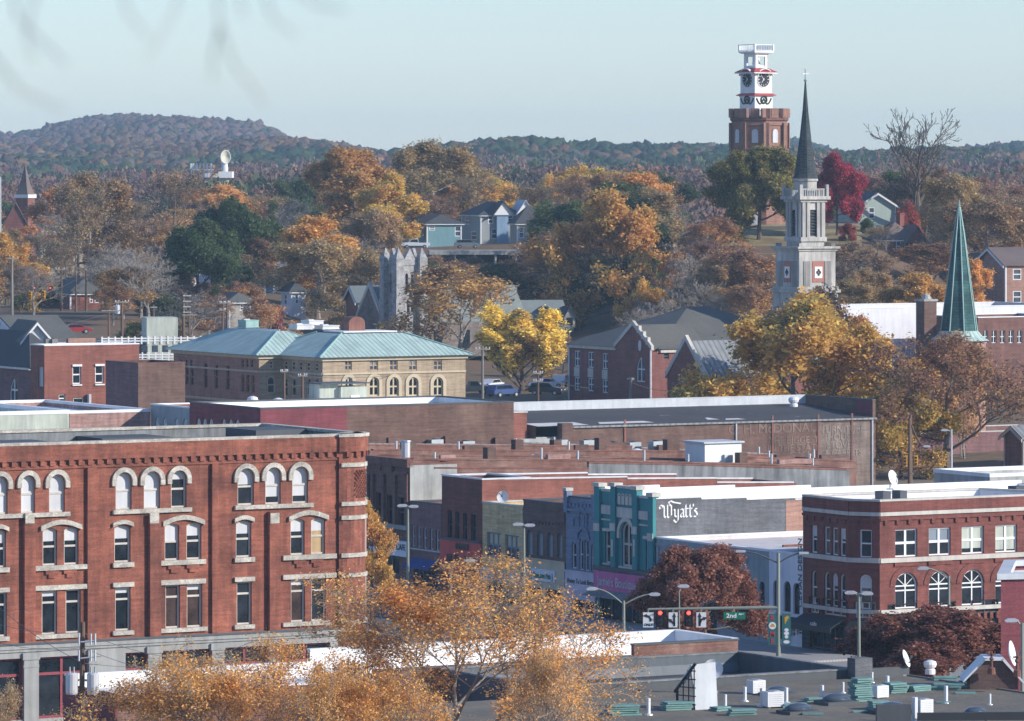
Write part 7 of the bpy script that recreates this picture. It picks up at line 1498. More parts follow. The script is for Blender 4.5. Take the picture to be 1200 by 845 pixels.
for i in range(4): wire(('top', 'second', 'third', 'lowest')[i]+' wire sagging from the stepped pole to the brown poles right of it', dz(P1, .3+i*.75)+Vector((1, 0, 0)), dz(P11, .4+i*.6), .5)
wire('wire between the canned pole and the stepped pole', dz(P2, 1), dz(P1, 2.2), .8); wire('upper wire from the left edge to the small brick house poles', W3(-20, 352, 780), dz(P7, .4), 1.2); wire('lower wire from the left edge to the canned pole', W3(-20, 395, 690), dz(P2, 1.4), .6); wire('wire from the left signals to the slim poles', W3(-20, 362, 800), dz(P9, .6), 1)
for i in range(2): wire(('upper', 'lower')[i]+' wire between the two brown poles before the green roofed hall', dz(P12, .4+i), dz(P13, .4+i), .3, .03)
wire('wire from the right brown pole to the grey green pole', dz(P13, .4), dz(P14, 1), 1.2, .03); wire('wire from the yellow tree pole to the church corner pole', dz(P15, .5), dz(P16, 1), 1., .03); wire('wire from the church corner pole towards the chapel', dz(P16, .6), W3(830, 445, 690), 1.3, .03)
wire('looping wire between the far cross street poles', dz(P17, 6.5), W3(1114, 504, 595), 2.2, .05); wire('low wire crossing the far cross street, upper', W3(1028, 538, 600), W3(1200, 548, 600), .6, .04); wire('low wire crossing the far cross street, lower', W3(1028, 552, 602), W3(1140, 553, 602), .5, .04)
for i, (y0, y1) in enumerate(((742, 770), (765, 790), (700, 750))): wire(('middle', 'lower', 'upper')[i]+' thin wire crossing the storefront from the leaning pole', dz(WPOLE, .6+i*.9), W3(300, y1, 335), .8, .018); wire(('middle', 'lower', 'upper')[i]+' thin wire from the leaning pole to the left frame edge', dz(WPOLE, .6+i*.9), W3(-40, y0-25, 335), .5, .018)
for px, lab, D in ((35.5, 'yellow backed traffic signal hanging at the far left, left one', 810), (51, 'yellow backed traffic signal hanging at the far left, right one', 810)): signal(px, 342 if px < 40 else 341, D, lab, 'signal_yellow', False, 1.1)
for px, lab, D in ((40, 'small lit red signal hanging at the far left, left one', 816), (59, 'small lit red signal hanging at the far left, right one', 816)): signal(px, 336.5, D, lab, 'black_paint', True, .8)
signal(1060.5, 535, 604, 'yellow traffic signal left of the brown cross street pole', 'signal_yellow', False, 1.0); signal(1073, 534.5, 603, 'yellow traffic signal right of the brown cross street pole', 'signal_yellow', False, 1.0)
wire('span wire carrying the far left traffic signals', W3(-20, 336, 812), W3(120, 330, 812), .8, .03); wire('span wire carrying the cross street signals', W3(1030, 533, 604), W3(1150, 532, 604), .5, .03)
# ------------------------------------------------------------------ vehicles
def car(lab, px, py, D, paint_, rz, kind='car', L=4.6):
    x, z = PX(px, D), PZ(py, D); t = thing('parked_car' if kind != 'pickup' else 'pickup_truck', lab, 'car' if kind != 'pickup' else 'pickup', (x, D, z)); t.rotation_euler = (0, 0, rz)
    sv = dict(car=[(-.5, .35), (-.5, .72), (-.42, .86), (-.3, .9), (-.17, 1.38), (.14, 1.4), (.28, .95), (.44, .84), (.5, .66), (.5, .35)], suv=[(-.5, .4), (-.5, .95), (-.46, 1.05), (-.42, 1.62), (.12, 1.66), (.27, 1.1), (.45, 1.0), (.5, .8), (.5, .4)], pickup=[(-.5, .5), (-.5, 1.05), (-.1, 1.05), (-.08, 1.78), (.14, 1.8), (.25, 1.15), (.46, 1.08), (.5, .9), (.5, .5)])[kind]; W = .9
    q = MB(); q.v = []; ORG0 = ORG[t.name]; V = lambda a, y, b: Vector((a*L, y, b))+ORG0
    q.prism([V(a, -W, b) for a, b in sv], (0, 2*W, 0)); q.build('body', paint_, t)
    gl = dict(car=[(-.28, .93), (-.17, 1.33), (.13, 1.35), (.25, .97)], suv=[(-.42, 1.1), (-.39, 1.55), (.11, 1.6), (.23, 1.13)], pickup=[(-.075, 1.15), (-.06, 1.7), (.13, 1.72), (.22, 1.18)])[kind]
    q = MB(); q.prism([V(a, -W-.012, b) for a, b in gl], (0, 2*W+.024, 0)); q.build('window', 'glass', t)
    for a in (-.31, .31):
        for s_ in (-1, 1):
            q = MB(); q.prism([V(a, s_*W-.11, .34)+Vector((.34*math.cos(k), 0, .34*math.sin(k))) for k in np.linspace(0, 2*math.pi, 15)[:-1]], (0, .24, 0)); wh = q.build('wheel', 'rubber', t); q = MB(); q.prism([V(a, s_*(W+.13)-.02, .34)+Vector((.19*math.cos(k), 0, .19*math.sin(k))) for k in np.linspace(0, 2*math.pi, 11)[:-1]], (0, .03, 0)); q.build('rim', 'steel', wh)
    for s_ in (-1, 1):
        q = MB(); q.prism([V(.5, s_*.65-.15, .68), V(.5, s_*.65+.15, .68), V(.5, s_*.65+.15, .82), V(.5, s_*.65-.15, .82)], (.03, 0, 0)); q.build('headlight', 'blind', t)
        q = MB(); q.prism([V(-.5, s_*.68-.12, .7), V(-.5, s_*.68-.12, .86), V(-.5, s_*.68+.12, .86), V(-.5, s_*.68+.12, .7)], (-.03, 0, 0)); q.build('tail_light', 'car_red', t)
car('white pickup truck parked on the deck by the teal house', 487, 291, 966, 'car_white', R(184), 'pickup', 5.4); car('dark grey suv parked on the deck below the grey blue house', 547.5, 291, 966, 'car_grey', R(6), 'suv', 4.8)
for lab, px, py, D, m_, rz, k in (('dark pickup parked beside the green roofed hall', 553, 462, 690, 'car_dark', R(10), 'pickup'), ('white car parked behind the dark pickup', 576, 456, 708, 'car_white', R(60), 'car'), ('blue car under the yellow tree, left of its trunk', 590, 465, 690, 'car_blue', R(40), 'suv'), ('white car in the lot left of the brick church', 640, 455, 705, 'car_white', R(20), 'car'), ('dark car in the lot between the yellow tree and the brick church', 641, 463, 690, 'car_dark', R(-20), 'suv'), ('white van like car near the brick church corner', 659, 453, 712, 'car_white', R(75), 'suv'), ('red car near the left utility poles', 88, 391, 735, 'car_red', R(15), 'car'), ('white car at the far left edge', 4, 384, 745, 'car_white', R(20), 'car'), ('blue car at the far left edge', 8, 391, 730, 'car_blue', R(10), 'suv'), ('grey car in the far lot behind the bare trees', 78, 330, 960, 'car_grey', R(10), 'suv'), ('white car in the far lot behind the bare trees', 45, 326, 975, 'car_white', R(0), 'car')): car(lab, px, py, D, m_, rz, k)
# far left shopfront with red panels
t = thing('far_store', 'distant low store with red and yellow panels among the bare trees at the left', 'store', (PX(75, 1010), 1010, 15)); f = Fr((PX(48, 1010), 1010), (1, .1)); q = MB(); q.box(f, 0, f.L(118), -12, 0, 15, PZ(272, 1010)); q.build('wall', 'sand_paint', t); q = MB(); q.box(f, f.L(52), f.L(94), .01, .3, PZ(282, 1010), PZ(275, 1010)); q.build('red_panel', 'red_paint', t); q = MB(); q.box(f, f.L(103), f.L(114), .01, .3, PZ(268, 1010), PZ(258, 1010)); q.build('red_panel', 'red_paint', t); q = MB(); q.box(f, f.L(56), f.L(92), .01, .1, PZ(296, 1010), PZ(285, 1010)); q.build('shop_window', 'glass', t)
# ------------------------------------------------------------------ trees
def leafmat(name, trans=.3, hv=.03, vv=.25):
    m = bpy.data.materials.new(name); m.use_nodes = True; nt = m.node_tree; nt.nodes.remove(nt.nodes['Principled BSDF']); out = nt.nodes['Material Output']
    at = N(nt, 'ShaderNodeAttribute', attribute_name='Col'); oi = N(nt, 'ShaderNodeObjectInfo'); hs = N(nt, 'ShaderNodeHueSaturation')
    hs.inputs['Saturation'].default_value = .9; nt.links.new(at.outputs['Color'], hs.inputs['Color']); nt.links.new(mapr(nt, oi.outputs['Random'], .5-hv, .5+hv, 0, 1), hs.inputs['Hue'])
    mm = N(nt, 'ShaderNodeMath', operation='MULTIPLY'); mm.inputs[1].default_value = 7.31; nt.links.new(oi.outputs['Random'], mm.inputs[0]); fr = N(nt, 'ShaderNodeMath', operation='FRACT'); nt.links.new(mm.outputs[0], fr.inputs[0])
    nt.links.new(mapr(nt, fr.outputs[0], 1.45-vv, 1.45+vv, 0, 1), hs.inputs['Value'])
    d = N(nt, 'ShaderNodeBsdfDiffuse'); t = N(nt, 'ShaderNodeBsdfTranslucent'); mx = N(nt, 'ShaderNodeMixShader'); mx.inputs[0].default_value = trans
    nt.links.new(hs.outputs[0], d.inputs[0]); nt.links.new(hs.outputs[0], t.inputs[0]); nt.links.new(d.outputs[0], mx.inputs[1]); nt.links.new(t.outputs[0], mx.inputs[2]); nt.links.new(mx.outputs[0], out.inputs[0]); MATS[name] = m
leafmat('leaves', .45, .012, .22); leafmat('near_leaves', .4, .004, .04); leafmat('far_leaves', .2, .02, .1); paint('bark', (.11, .085, .065), .3, .3, .95); paint('bark_pale', (.23, .20, .17), .25, .3, .95)
def fastmesh(name, V, Q, C, m):
    """quads Q (Nx4) over V with one colour per quad"""
    me = bpy.data.meshes.new(name); n = len(Q); me.vertices.add(len(V)); me.vertices.foreach_set('co', np.ascontiguousarray(V, np.float32).ravel()); me.loops.add(4*n); me.loops.foreach_set('vertex_index', np.ascontiguousarray(Q, np.int32).ravel())
    me.polygons.add(n); me.polygons.foreach_set('loop_start', np.arange(0, 4*n, 4, dtype=np.int32)); me.update(calc_edges=True)
    a = me.color_attributes.new('Col', 'FLOAT_COLOR', 'CORNER'); c4 = np.ones((n, 4), np.float32); c4[:, :3] = C; a.data.foreach_set('color', np.repeat(c4, 4, axis=0).ravel()); me.materials.append(M(m)); return me
def quads(rng, P, size, up=.25, outward=None, aspect=.62, pointy=True):
    """one leaf quad (a kite) at each point, random attitude"""
    n = len(P); d = rng.normal(size=(n, 3)); d[:, 2] += up
    if outward is not None: d += outward
    d /= np.linalg.norm(d, axis=1)[:, None]; r = rng.normal(size=(n, 3)); u = np.cross(d, r); u /= np.linalg.norm(u, axis=1)[:, None]; v = np.cross(d, u); s = (size*np.clip(rng.lognormal(0, .38, n), .4, 2.2))[:, None]
    V = np.stack([P-u*s*.5, P-v*s*aspect*.5+u*s*.05, P+u*s*.5, P+v*s*aspect*.5+u*s*.05], 1).reshape(-1, 3); return V, np.arange(4*n).reshape(-1, 4)
class Tree:
    """trunk, limbs and twigs grown by recursion; leaf points are kept along the last two orders"""
    def __init__(s, seed, H, r0, trunk=.3, spread=.5, levels=4, kids=(7, 5, 4, 4), up=.35, angle=(50, 35), shape='round', wob=.12, rmin=.028, lean=0., sides=(7, 5, 4, 3, 3), droop=0.):
        s.rng = random.Random(seed); s.mb = MB(); s.H = H; s.levels = levels; s.kids = kids; s.up = up; s.shape = shape; s.wob = wob; s.rmin = rmin; s.sides = sides; s.pts = []; s.spread = spread*H; s.trunk = trunk; s.angle = angle; s.droop = droop
        rg = s.rng; n = 9; P = []; p = Vector((0, 0, -.6)); top = H*(.86 if shape != 'vase' else .62)
        for i in range(n+1):
            f = i/n; P.append(Vector((lean*H*f*f+rg.uniform(-1, 1)*wob*H*.05*(f > .15), rg.uniform(-1, 1)*wob*H*.05*(f > .15), -.6+(top+.6)*f)))
        rad = [r0*(1-.88*(i/n)**.8)*(1.35 if i == 0 else 1) for i in range(n+1)]; s.mb.tube(P, rad, sides[0])
        K = kids[0]; az = rg.uniform(0, 6)
        for k in range(K):
            t = trunk+(.97-trunk)*((k+.5)/K)**.85; az += 2.4+rg.uniform(-.4, .4); q = P[0].lerp(P[-1], 0); x = t*n; i = min(int(x), n-1); q = P[i].lerp(P[i+1], x-i); e = s.env(t)*rg.uniform(.8, 1.12)
            if shape == 'vase': el = R(62-24*(1-t)+rg.uniform(-9, 9))
            elif shape == 'cone': el = R(10+25*t+rg.uniform(-8, 8))
            else: el = R(-4+72*((t-trunk)/(1-trunk))**1.1+rg.uniform(-10, 10))
            d = Vector((math.cos(az)*math.cos(el), math.sin(az)*math.cos(el), math.sin(el))); s.branch(q, d, e, rad[i]*.62, 1)
        s.branch(P[-1], Vector((rg.uniform(-.2, .2), rg.uniform(-.2, .2), 1)).normalized(), H*.15, rad[-1], 2)
    def env(s, t):
        f = (t-s.trunk)/(1-s.trunk)
        if s.shape == 'round': return s.spread*max(.3, math.sin(math.pi*(.30+.62*f))**.8)
        if s.shape == 'oval': return s.spread*max(.35, math.sin(math.pi*(.25+.65*f))**.7)
        if s.shape == 'cone': return s.spread*(1.02-f)
        return s.spread*(1.15-.25*f)
    def branch(s, p, d, L, r, lev):
        rg = s.rng; n = (5, 5, 4, 3, 3, 2)[lev]; P = [p.copy()]; q = p.copy(); dd = d.copy()
        for i in range(n):
            dd = (dd+Vector((rg.gauss(0, s.wob), rg.gauss(0, s.wob), rg.gauss(0, s.wob)+s.up*.12-s.droop*.1*lev))).normalized(); q = q+dd*L/n; P.append(q.copy())
        re = max(r*.25, s.rmin); s.mb.tube(P, [r+(re-r)*i/n for i in range(n+1)], s.sides[min(lev, 4)], cap=False)
        if lev >= s.levels-1: s.pts += [(P[i].lerp(P[i+1], rg.random()), lev) for i in range(n)]+[(P[-1], lev)]
        if lev >= s.levels: return
        K = s.kids[min(lev, len(s.kids)-1)]; az = rg.uniform(0, 6)
        for k in range(K):
            t = .28+.72*(k+rg.uniform(.2, .8))/K; x = t*n; i = min(int(x), n-1); b = P[i].lerp(P[i+1], x-i); ax = (P[i+1]-P[i]).normalized(); a = R(rg.uniform(s.angle[1], s.angle[0])); az += 2.4
            o = ax.orthogonal().normalized(); o.rotate(Matrix.Rotation(az, 3, ax)); nd = (ax*math.cos(a)+o*math.sin(a)); nd.z += s.up*.3; s.branch(b, nd.normalized(), L*rg.uniform(.42, .62)*(1.15-.45*t), r*.55*(1-.5*t)+.01, lev+1)
def leaf_mesh(name, tree, seed, per, size, spreadp, pal, keep=1., up=.25, zone=None, clump=.5, m='leaves', outw=1.0):
    """leaves around the twig points; pal = [(colour, weight)], patchy by clump noise"""
    rng = np.random.default_rng(seed); pts = np.array([p for p, l in tree.pts]); c0 = np.array((0, 0, tree.H*.55))
    ph = np.array([[math.sin(p[0]*.9+seed)+math.sin(p[1]*1.1+seed*2)+math.sin(p[2]*.8+seed*3)] for p in pts])[:, 0]
    if keep < 1: k = (rng.random(len(pts)) < keep*(1+.7*ph/2)); pts = pts[k]; ph = ph[k]
    P = np.repeat(pts, per, 0)+rng.normal(size=(len(pts)*per, 3))*spreadp; out = P-c0; out /= np.linalg.norm(out, axis=1)[:, None]+1e-6
    V, Q = quads(rng, P, size, up, out*outw); cols = np.array([c for c, w in pal]); w = np.array([w for c, w in pal]); w = w/w.sum(); cum = np.cumsum(w)
    g = np.clip(np.repeat((ph+2)/4, per)*clump+rng.random(len(P))*(1-clump)+rng.normal(size=len(P))*.08, 0, .999); idx = np.searchsorted(cum, g); C = cols[np.minimum(idx, len(cols)-1)]*rng.uniform(.62, 1.4, (len(P), 1))
    return fastmesh(name, V, Q, C, m)
def proto(name, seed, H, r0, leafkw=None, bark='bark', **kw):
    t = Tree(seed, H, r0, **kw); root = thing(name, 'x', 'tree'); t.mb.build('trunk', bark, root); 
    if leafkw: o = link('crown', leaf_mesh('crown', t, seed, **leafkw)); o.parent = root
    root['H'] = H; PH[root.name] = H; return root
PH = {}
ORANGE = [((.52, .25, .05), 4), ((.58, .31, .06), 3), ((.42, .19, .05), 2), ((.40, .28, .07), 1)]
GOLD = [((.26, .24, .05), 2), ((.52, .33, .055), 4), ((.56, .32, .05), 3), ((.46, .22, .045), 2)]
YELLOW = [((.72, .58, .07), 4), ((.76, .62, .09), 3), ((.6, .44, .08), 2)]
AMBER = [((.40, .21, .045), 4), ((.32, .16, .045), 3), ((.46, .27, .05), 2)]
RUST = [((.30, .135, .078), 4), ((.23, .10, .06), 4), ((.38, .18, .09), 2)]
OLIVE = [((.14, .14, .04), 3), ((.20, .175, .045), 3), ((.28, .19, .05), 2), ((.10, .115, .036), 2)]
CRIM = [((.38, .02, .045), 4), ((.28, .015, .035), 3), ((.48, .04, .06), 2)]
DKGREEN = [((.055, .09, .035), 4), ((.08, .12, .045), 3), ((.115, .145, .06), 2)]
GREEN = [((.07, .095, .04), 3), ((.10, .125, .045), 3), ((.15, .16, .05), 1)]
TAN = [((.36, .25, .11), 3), ((.28, .19, .10), 3), ((.42, .25, .085), 2)]
BROWN = [((.27, .155, .09), 3), ((.21, .125, .085), 3), ((.33, .17, .08), 1)]
K4 = dict(levels=4, kids=(9, 6, 5, 3)); K3 = dict(levels=3, kids=(9, 6, 5))
PT = {}
PT['orange'] = proto('maple_tree', 11, 14, .34, dict(per=13, size=0.29, spreadp=.34, pal=ORANGE, keep=.8), spread=.36, trunk=.22, shape='oval', **K4)
PT['gold'] = proto('oak_tree', 12, 16, .42, dict(per=13, size=0.32, spreadp=.40, pal=GOLD, keep=.85), spread=.46, trunk=.22, shape='round', **K4)
PT['gold2'] = proto('oak_tree', 21, 16, .40, dict(per=13, size=0.32, spreadp=.4, pal=ORANGE[:2]+GOLD[:3], keep=.75), spread=.42, trunk=.2, shape='oval', **K4)
PT['yellow'] = proto('ginkgo_tree', 13, 13, .28, dict(per=13, size=.24, spreadp=.2, pal=YELLOW+[TAN[0]], keep=.8), spread=.5, trunk=.05, shape='vase', up=1.3, angle=(32, 16), levels=4, kids=(16, 8, 5, 2), wob=.06)
PT['amber'] = proto('oak_tree', 14, 18, .45, dict(per=16, size=0.35, spreadp=.42, pal=AMBER), spread=.36, trunk=.2, shape='oval', **K4)
PT['rust'] = proto('street_tree', 15, 9, .24, dict(per=21, size=0.22, spreadp=.26, pal=RUST), spread=.55, trunk=.24, shape='round', levels=4, kids=(14, 7, 5, 3))
PT['thin'] = proto('thin_tree', 16, 14, .30, dict(per=8, size=0.24, spreadp=.3, pal=ORANGE+BROWN, keep=.35), spread=.4, trunk=.18, shape='vase', bark='bark_pale', **K4)
PT['olive'] = proto('oak_tree', 17, 14, .45, dict(per=18, size=0.31, spreadp=.42, pal=OLIVE), spread=.5, trunk=.2, shape='round', levels=4, kids=(14, 7, 5, 3))
PT['crimson'] = proto('maple_tree', 18, 13, .28, dict(per=21, size=0.28, spreadp=.36, pal=CRIM), spread=.30, trunk=.16, shape='oval', **K4)
PT['magnolia'] = proto('magnolia_tree', 19, 14, .42, dict(per=23, size=0.29, spreadp=.42, pal=DKGREEN), spread=.42, trunk=.08, shape='oval', **K4)
PT['evergreen'] = proto('cedar_tree', 20, 15, .36, dict(per=18, size=0.24, spreadp=.34, pal=DKGREEN), spread=.3, trunk=.08, shape='cone', droop=.4, **K4)
PT['snag'] = proto('bare_tree', 33, 17, .8, None, spread=.48, trunk=.32, shape='vase', bark='bark', levels=4, kids=(8, 5, 4, 3), angle=(48, 25), rmin=.05)
PT['bare'] = proto('bare_tree', 22, 15, .34, None, spread=.42, trunk=.2, shape='vase', bark='bark_pale', levels=4, kids=(9, 6, 6, 4))
PT['bare2'] = proto('bare_tree', 23, 17, .4, dict(per=3, size=0.20, spreadp=.3, pal=TAN, keep=.25), spread=.40, trunk=.3, shape='round', bark='bark', levels=4, kids=(8, 6, 6, 4))
PT['tan'] = proto('oak_tree', 24, 16, .38, dict(per=10, size=0.28, spreadp=.4, pal=TAN, keep=.8), spread=.44, trunk=.22, shape='round', bark='bark_pale', **K4)
PT['brown'] = proto('oak_tree', 25, 15, .36, dict(per=10, size=0.28, spreadp=.4, pal=BROWN, keep=.8), spread=.44, trunk=.2, shape='round', **K4)
PT['green'] = proto('oak_tree', 26, 14, .36, dict(per=18, size=0.31, spreadp=.42, pal=GREEN), spread=.45, trunk=.15, shape='round', **K4)
PT['bush_o'] = proto('shrub', 27, 4, .1, dict(per=13, size=0.20, spreadp=.28, pal=ORANGE+GREEN), spread=.65, trunk=.06, shape='round', levels=3, kids=(9, 6, 4))
PT['bush_g'] = proto('shrub', 28, 4, .1, dict(per=18, size=0.20, spreadp=.28, pal=GREEN), spread=.7, trunk=.06, shape='round', levels=3, kids=(9, 6, 4))
PT['bush_r'] = proto('shrub', 29, 4, .1, dict(per=18, size=0.20, spreadp=.28, pal=[((.22, .035, .03), 3), ((.32, .06, .03), 2)]), spread=.6, trunk=.06, shape='round', levels=3, kids=(9, 6, 4))
USED = set()
NATIVE = {}
def measure(k):
    b = [c for c in kids(PT[k]) if c.name.startswith('crown')] or kids(PT[k]); V = np.array([v.co for c in b for v in list(c.data.vertices)[::5]]); q = np.percentile(V[:, 0], (3, 97)); q2 = np.percentile(V[:, 1], (3, 97)); NATIVE[k] = (max((q[1]-q[0]+q2[1]-q2[0])/2, 1), np.percentile(V[:, 2], 99.5))
for k in PT: measure(k)
def tree(kind, px, ytop, wpx, D, lab, base=None, rz=None, group=None, cat='tree'):
    zb = tz(px, D) if base is None else base; H = PZ(ytop, D)-zb; W = wpx/F*D; w0, h0 = NATIVE[kind]; p = PT[kind]; rz = (hash((px, D)) % 628)/100 if rz is None else rz
    s = (W/w0, W/w0, H/h0)
    if kind not in USED:
        USED.add(kind); p.location = (PX(px, D), D, zb); p.scale = s; p.rotation_euler = (0, 0, rz); p['label'] = lab; p['category'] = cat
        if group: p['group'] = group
        return p
    c = copy_tree(p, (PX(px, D), D, zb), lab, rz, s); c['category'] = cat
    if group: c['group'] = group
    elif 'group' in c: del c['group']
    return c
T = tree
T('amber', 415, 176, 100, 1010, 'tall amber brown tree with a dense crown on the left skyline'); T('orange', 376, 256, 98, 868, 'bright orange maple in front of the pale blue house'); T('tan', 507, 168, 104, 1060, 'broad tan gold tree standing on the ridge left of the hilltop houses'); T('magnolia', 232, 262, 92, 815, 'large dark green magnolia left of the green roofed hall', base=15)
T('magnolia', 278, 236, 82, 885, 'taller darker evergreen behind the large magnolia'); T('gold', 722, 228, 136, 850, 'large golden oak right of the hilltop houses', base=11); T('yellow', 612, 362, 82, 730, 'bright yellow feathery ginkgo between the green roofed hall and brick church', base=7); T('thin', 540, 312, 120, 765, 'thin orange tree with pale bare limbs right of the church tower')
T('olive', 890, 176, 92, 862, 'olive and bronze oak standing before the clock tower'); T('crimson', 981, 183, 44, 866, 'crimson maple beside the slate steeple'); T('snag', 1075, 128, 84, 905, 'tall bare tree standing alone on the right skyline'); T('gold', 930, 352, 215, 640, 'big gold and olive oak between the chapel and the copper spire', base=0, rz=1.0)
T('tan', 1110, 385, 190, 622, 'broad rust brown half bare tree right of the painted warehouse', base=0) if False else None
PT['rustbare'] = proto('oak_tree', 31, 17, .5, dict(per=8, size=0.28, spreadp=.42, pal=[((.30, .15, .06), 3), ((.24, .12, .07), 3), ((.36, .20, .06), 2), ((.2, .12, .08), 2)], keep=.55), spread=.55, trunk=.22, shape='round', **K4)
measure('rustbare')
T('rustbare', 1110, 392, 195, 620, 'broad rust brown half bare tree right of the painted warehouse', base=0, rz=.4)
T('gold2', 1005, 385, 120, 652, 'orange gold tree behind the right end of the painted warehouse', base=0); T('gold2', 1055, 432, 90, 618, 'smaller orange tree at the right end of the painted warehouse', base=0)
T('tan', 105, 206, 96, 960, 'spreading tan tree with dark limbs at the left'); T('bare2', 92, 214, 80, 930, 'dark limbed bare tree at the left, in front of the spreading tan one'); T('bare2', 205, 196, 90, 960, 'bare brown tree left of the dark magnolia'); T('bare', 152, 285, 84, 840, 'pale grey bare tree above the small brick house')
T('orange', 62, 222, 60, 1090, 'orange tree beside the distant dark steeple', group=None); T('gold2', 10, 275, 60, 880, 'orange tree at the left frame edge'); T('gold', 690, 197, 90, 1120, 'yellow green tree on the ridge above the golden oak'); T('bare', 778, 232, 70, 950, 'grey bare tree right of the golden oak'); T('bare', 652, 236, 62, 955, 'grey bare tree in front of the tan house')
T('gold2', 452, 205, 70, 985, 'golden tree behind the white pickup') ; T('tan', 440, 248, 60, 940, 'golden tan tree left of the white pickup'); T('evergreen', 318, 240, 26, 930, 'ivy clad dark trunk rising behind the pale blue house')
T('thin', 870, 292, 96, 800, 'thin orange tree on the slope below the clock tower'); T('brown', 968, 285, 90, 812, 'brown tree right of the stone steeple base'); T('brown', 1010, 300, 80, 800, 'russet brown tree below the dark brown brick house'); T('orange', 1068, 322, 78, 770, 'orange tree behind the pale side wall'); T('thin', 1090, 285, 80, 835, 'thin orange tree in front of the brick houses at the right'); T('bush_r', 1066, 239, 24, 880, 'scarlet shrub beside the sage green house', cat='shrub'); T('bush_r', 994, 262, 17, 858, 'dark red shrub on the lawn beside the crimson maple', cat='shrub')
T('bush_g', 1016, 256, 16, 872, 'round dark bush in front of the sage green house', cat='shrub'); T('orange', 1010, 372, 60, 700, 'orange leaf tree between steeple and pale wall', base=5); T('thin', 1130, 402, 60, 640, 'bare twigged tree in front of the copper spire skirt', base=0); T('orange', 1135, 305, 50, 800, 'orange tree left of the pink brown brick house')
T('thin', 948, 338, 90, 662, 'thin orange tree in front of the steeple base', base=3); T('rust', 826, 644, 112, 409, 'rust brown street tree in front of the teal shop and low white roof', base=0, rz=.3); T('rust', 1102, 716, 150, 378, 'rust brown street tree in front of the dark red corner building', base=0, rz=2.0); T('gold2', 436, 590, 52, 440, 'orange tree peeping past the rounded corner of the red block', base=0)
T('bush_r', 326, 362, 22, 760, 'dark red bush at the left end of the green roof', cat='shrub'); T('green', 745, 300, 60, 850, 'dark green tree right of the golden oak base'); T('brown', 630, 305, 40, 895, 'pinkish brown tree below the hilltop deck'); T('green', 665, 320, 50, 870, 'green tree left of the golden oak trunk'); T('gold', 760, 330, 60, 820, 'orange gold tree behind the brick church roof', base=9); T('thin', 500, 340, 50, 800, 'thin tree beside the church tower', base=11); T('rustbare', 660, 395, 50, 760, 'rust tree left of the brick church', base=7); T('gold2', 655, 440, 50, 735, 'low orange tree against the brick church corner', base=5)
# hillside trees laid out at random, each one a tree of its own
rnd = random.Random(77); SPOTS = []
def ok(x, y, r): return all((x-a)**2+(y-b)**2 > (r*.5)**2 for a, b in SPOTS)
ZONES = [  # px range, D range, count, kinds, label stem
 (-30, 330, 900, 1090, 24, ('bare', 'bare2', 'tan', 'bare', 'thin', 'orange', 'bare2', 'brown'), 'on the flat left of the magnolia'),
 (-30, 480, 1090, 1330, 34, ('orange', 'tan', 'brown', 'bare2', 'green', 'amber', 'brown', 'bare'), 'in the left woods below the far mountain'),
 (460, 700, 1030, 1300, 22, ('gold', 'orange', 'tan', 'brown', 'amber', 'gold2', 'bare2'), 'behind the hilltop houses'),
 (690, 860, 930, 1300, 30, ('orange', 'bare', 'bare', 'tan', 'rustbare', 'green', 'bare2'), 'between the golden oak and clock tower hill'),
 (960, 1230, 960, 1300, 26, ('brown', 'bare', 'bare2', 'tan', 'rustbare', 'green', 'brown'), 'behind the right hilltop house'),
 (1080, 1230, 850, 960, 12, ('brown', 'bare', 'bare2', 'tan'), 'on the right slope by the brick houses'),
 (470, 730, 868, 948, 46, ('green', 'bush_o', 'thin', 'brown', 'bare', 'bush_g', 'thin'), 'on the bank below the parking deck'),
 (750, 1030, 780, 842, 40, ('brown', 'thin', 'bush_o', 'bare', 'tan', 'bare', 'bare2'), 'on the slope below the clock tower lawn'),
 (290, 460, 830, 960, 12, ('bare', 'bare', 'thin', 'bush_g', 'tan', 'brown'), 'around the pale blue house'),
 (-40, 330, 800, 900, 22, ('bare', 'bare2', 'thin', 'bush_o', 'brown', 'bare'), 'around the small brick house at the signals'),
 (90, 320, 745, 800, 9, ('bush_g', 'bare', 'bush_o', 'thin'), 'behind the white railings')]
KN = dict(bare='grey bare tree', bare2='dark bare tree', tan='tan leaved tree', brown='brown leaved tree', thin='thin orange tree', orange='orange leaved tree', evergreen='dark conifer', green='green tree', amber='amber leaved tree', gold='golden tree', gold2='orange gold tree', rustbare='rust brown tree', bush_o='mixed orange shrub', bush_g='green shrub', magnolia='dark green broadleaf')
KEEP = [(PX(p, d), d, r) for p, d, r in ((520, 985, 9), (575, 1000, 13), (620, 985, 10), (1025, 905, 12), (1045, 858, 12), (890, 900, 12), (890, 862, 9), (1190, 815, 12), (185, 870, 6), (330, 905, 9), (250, 1380, 12), (75, 1012, 10), (88, 850, 9))]
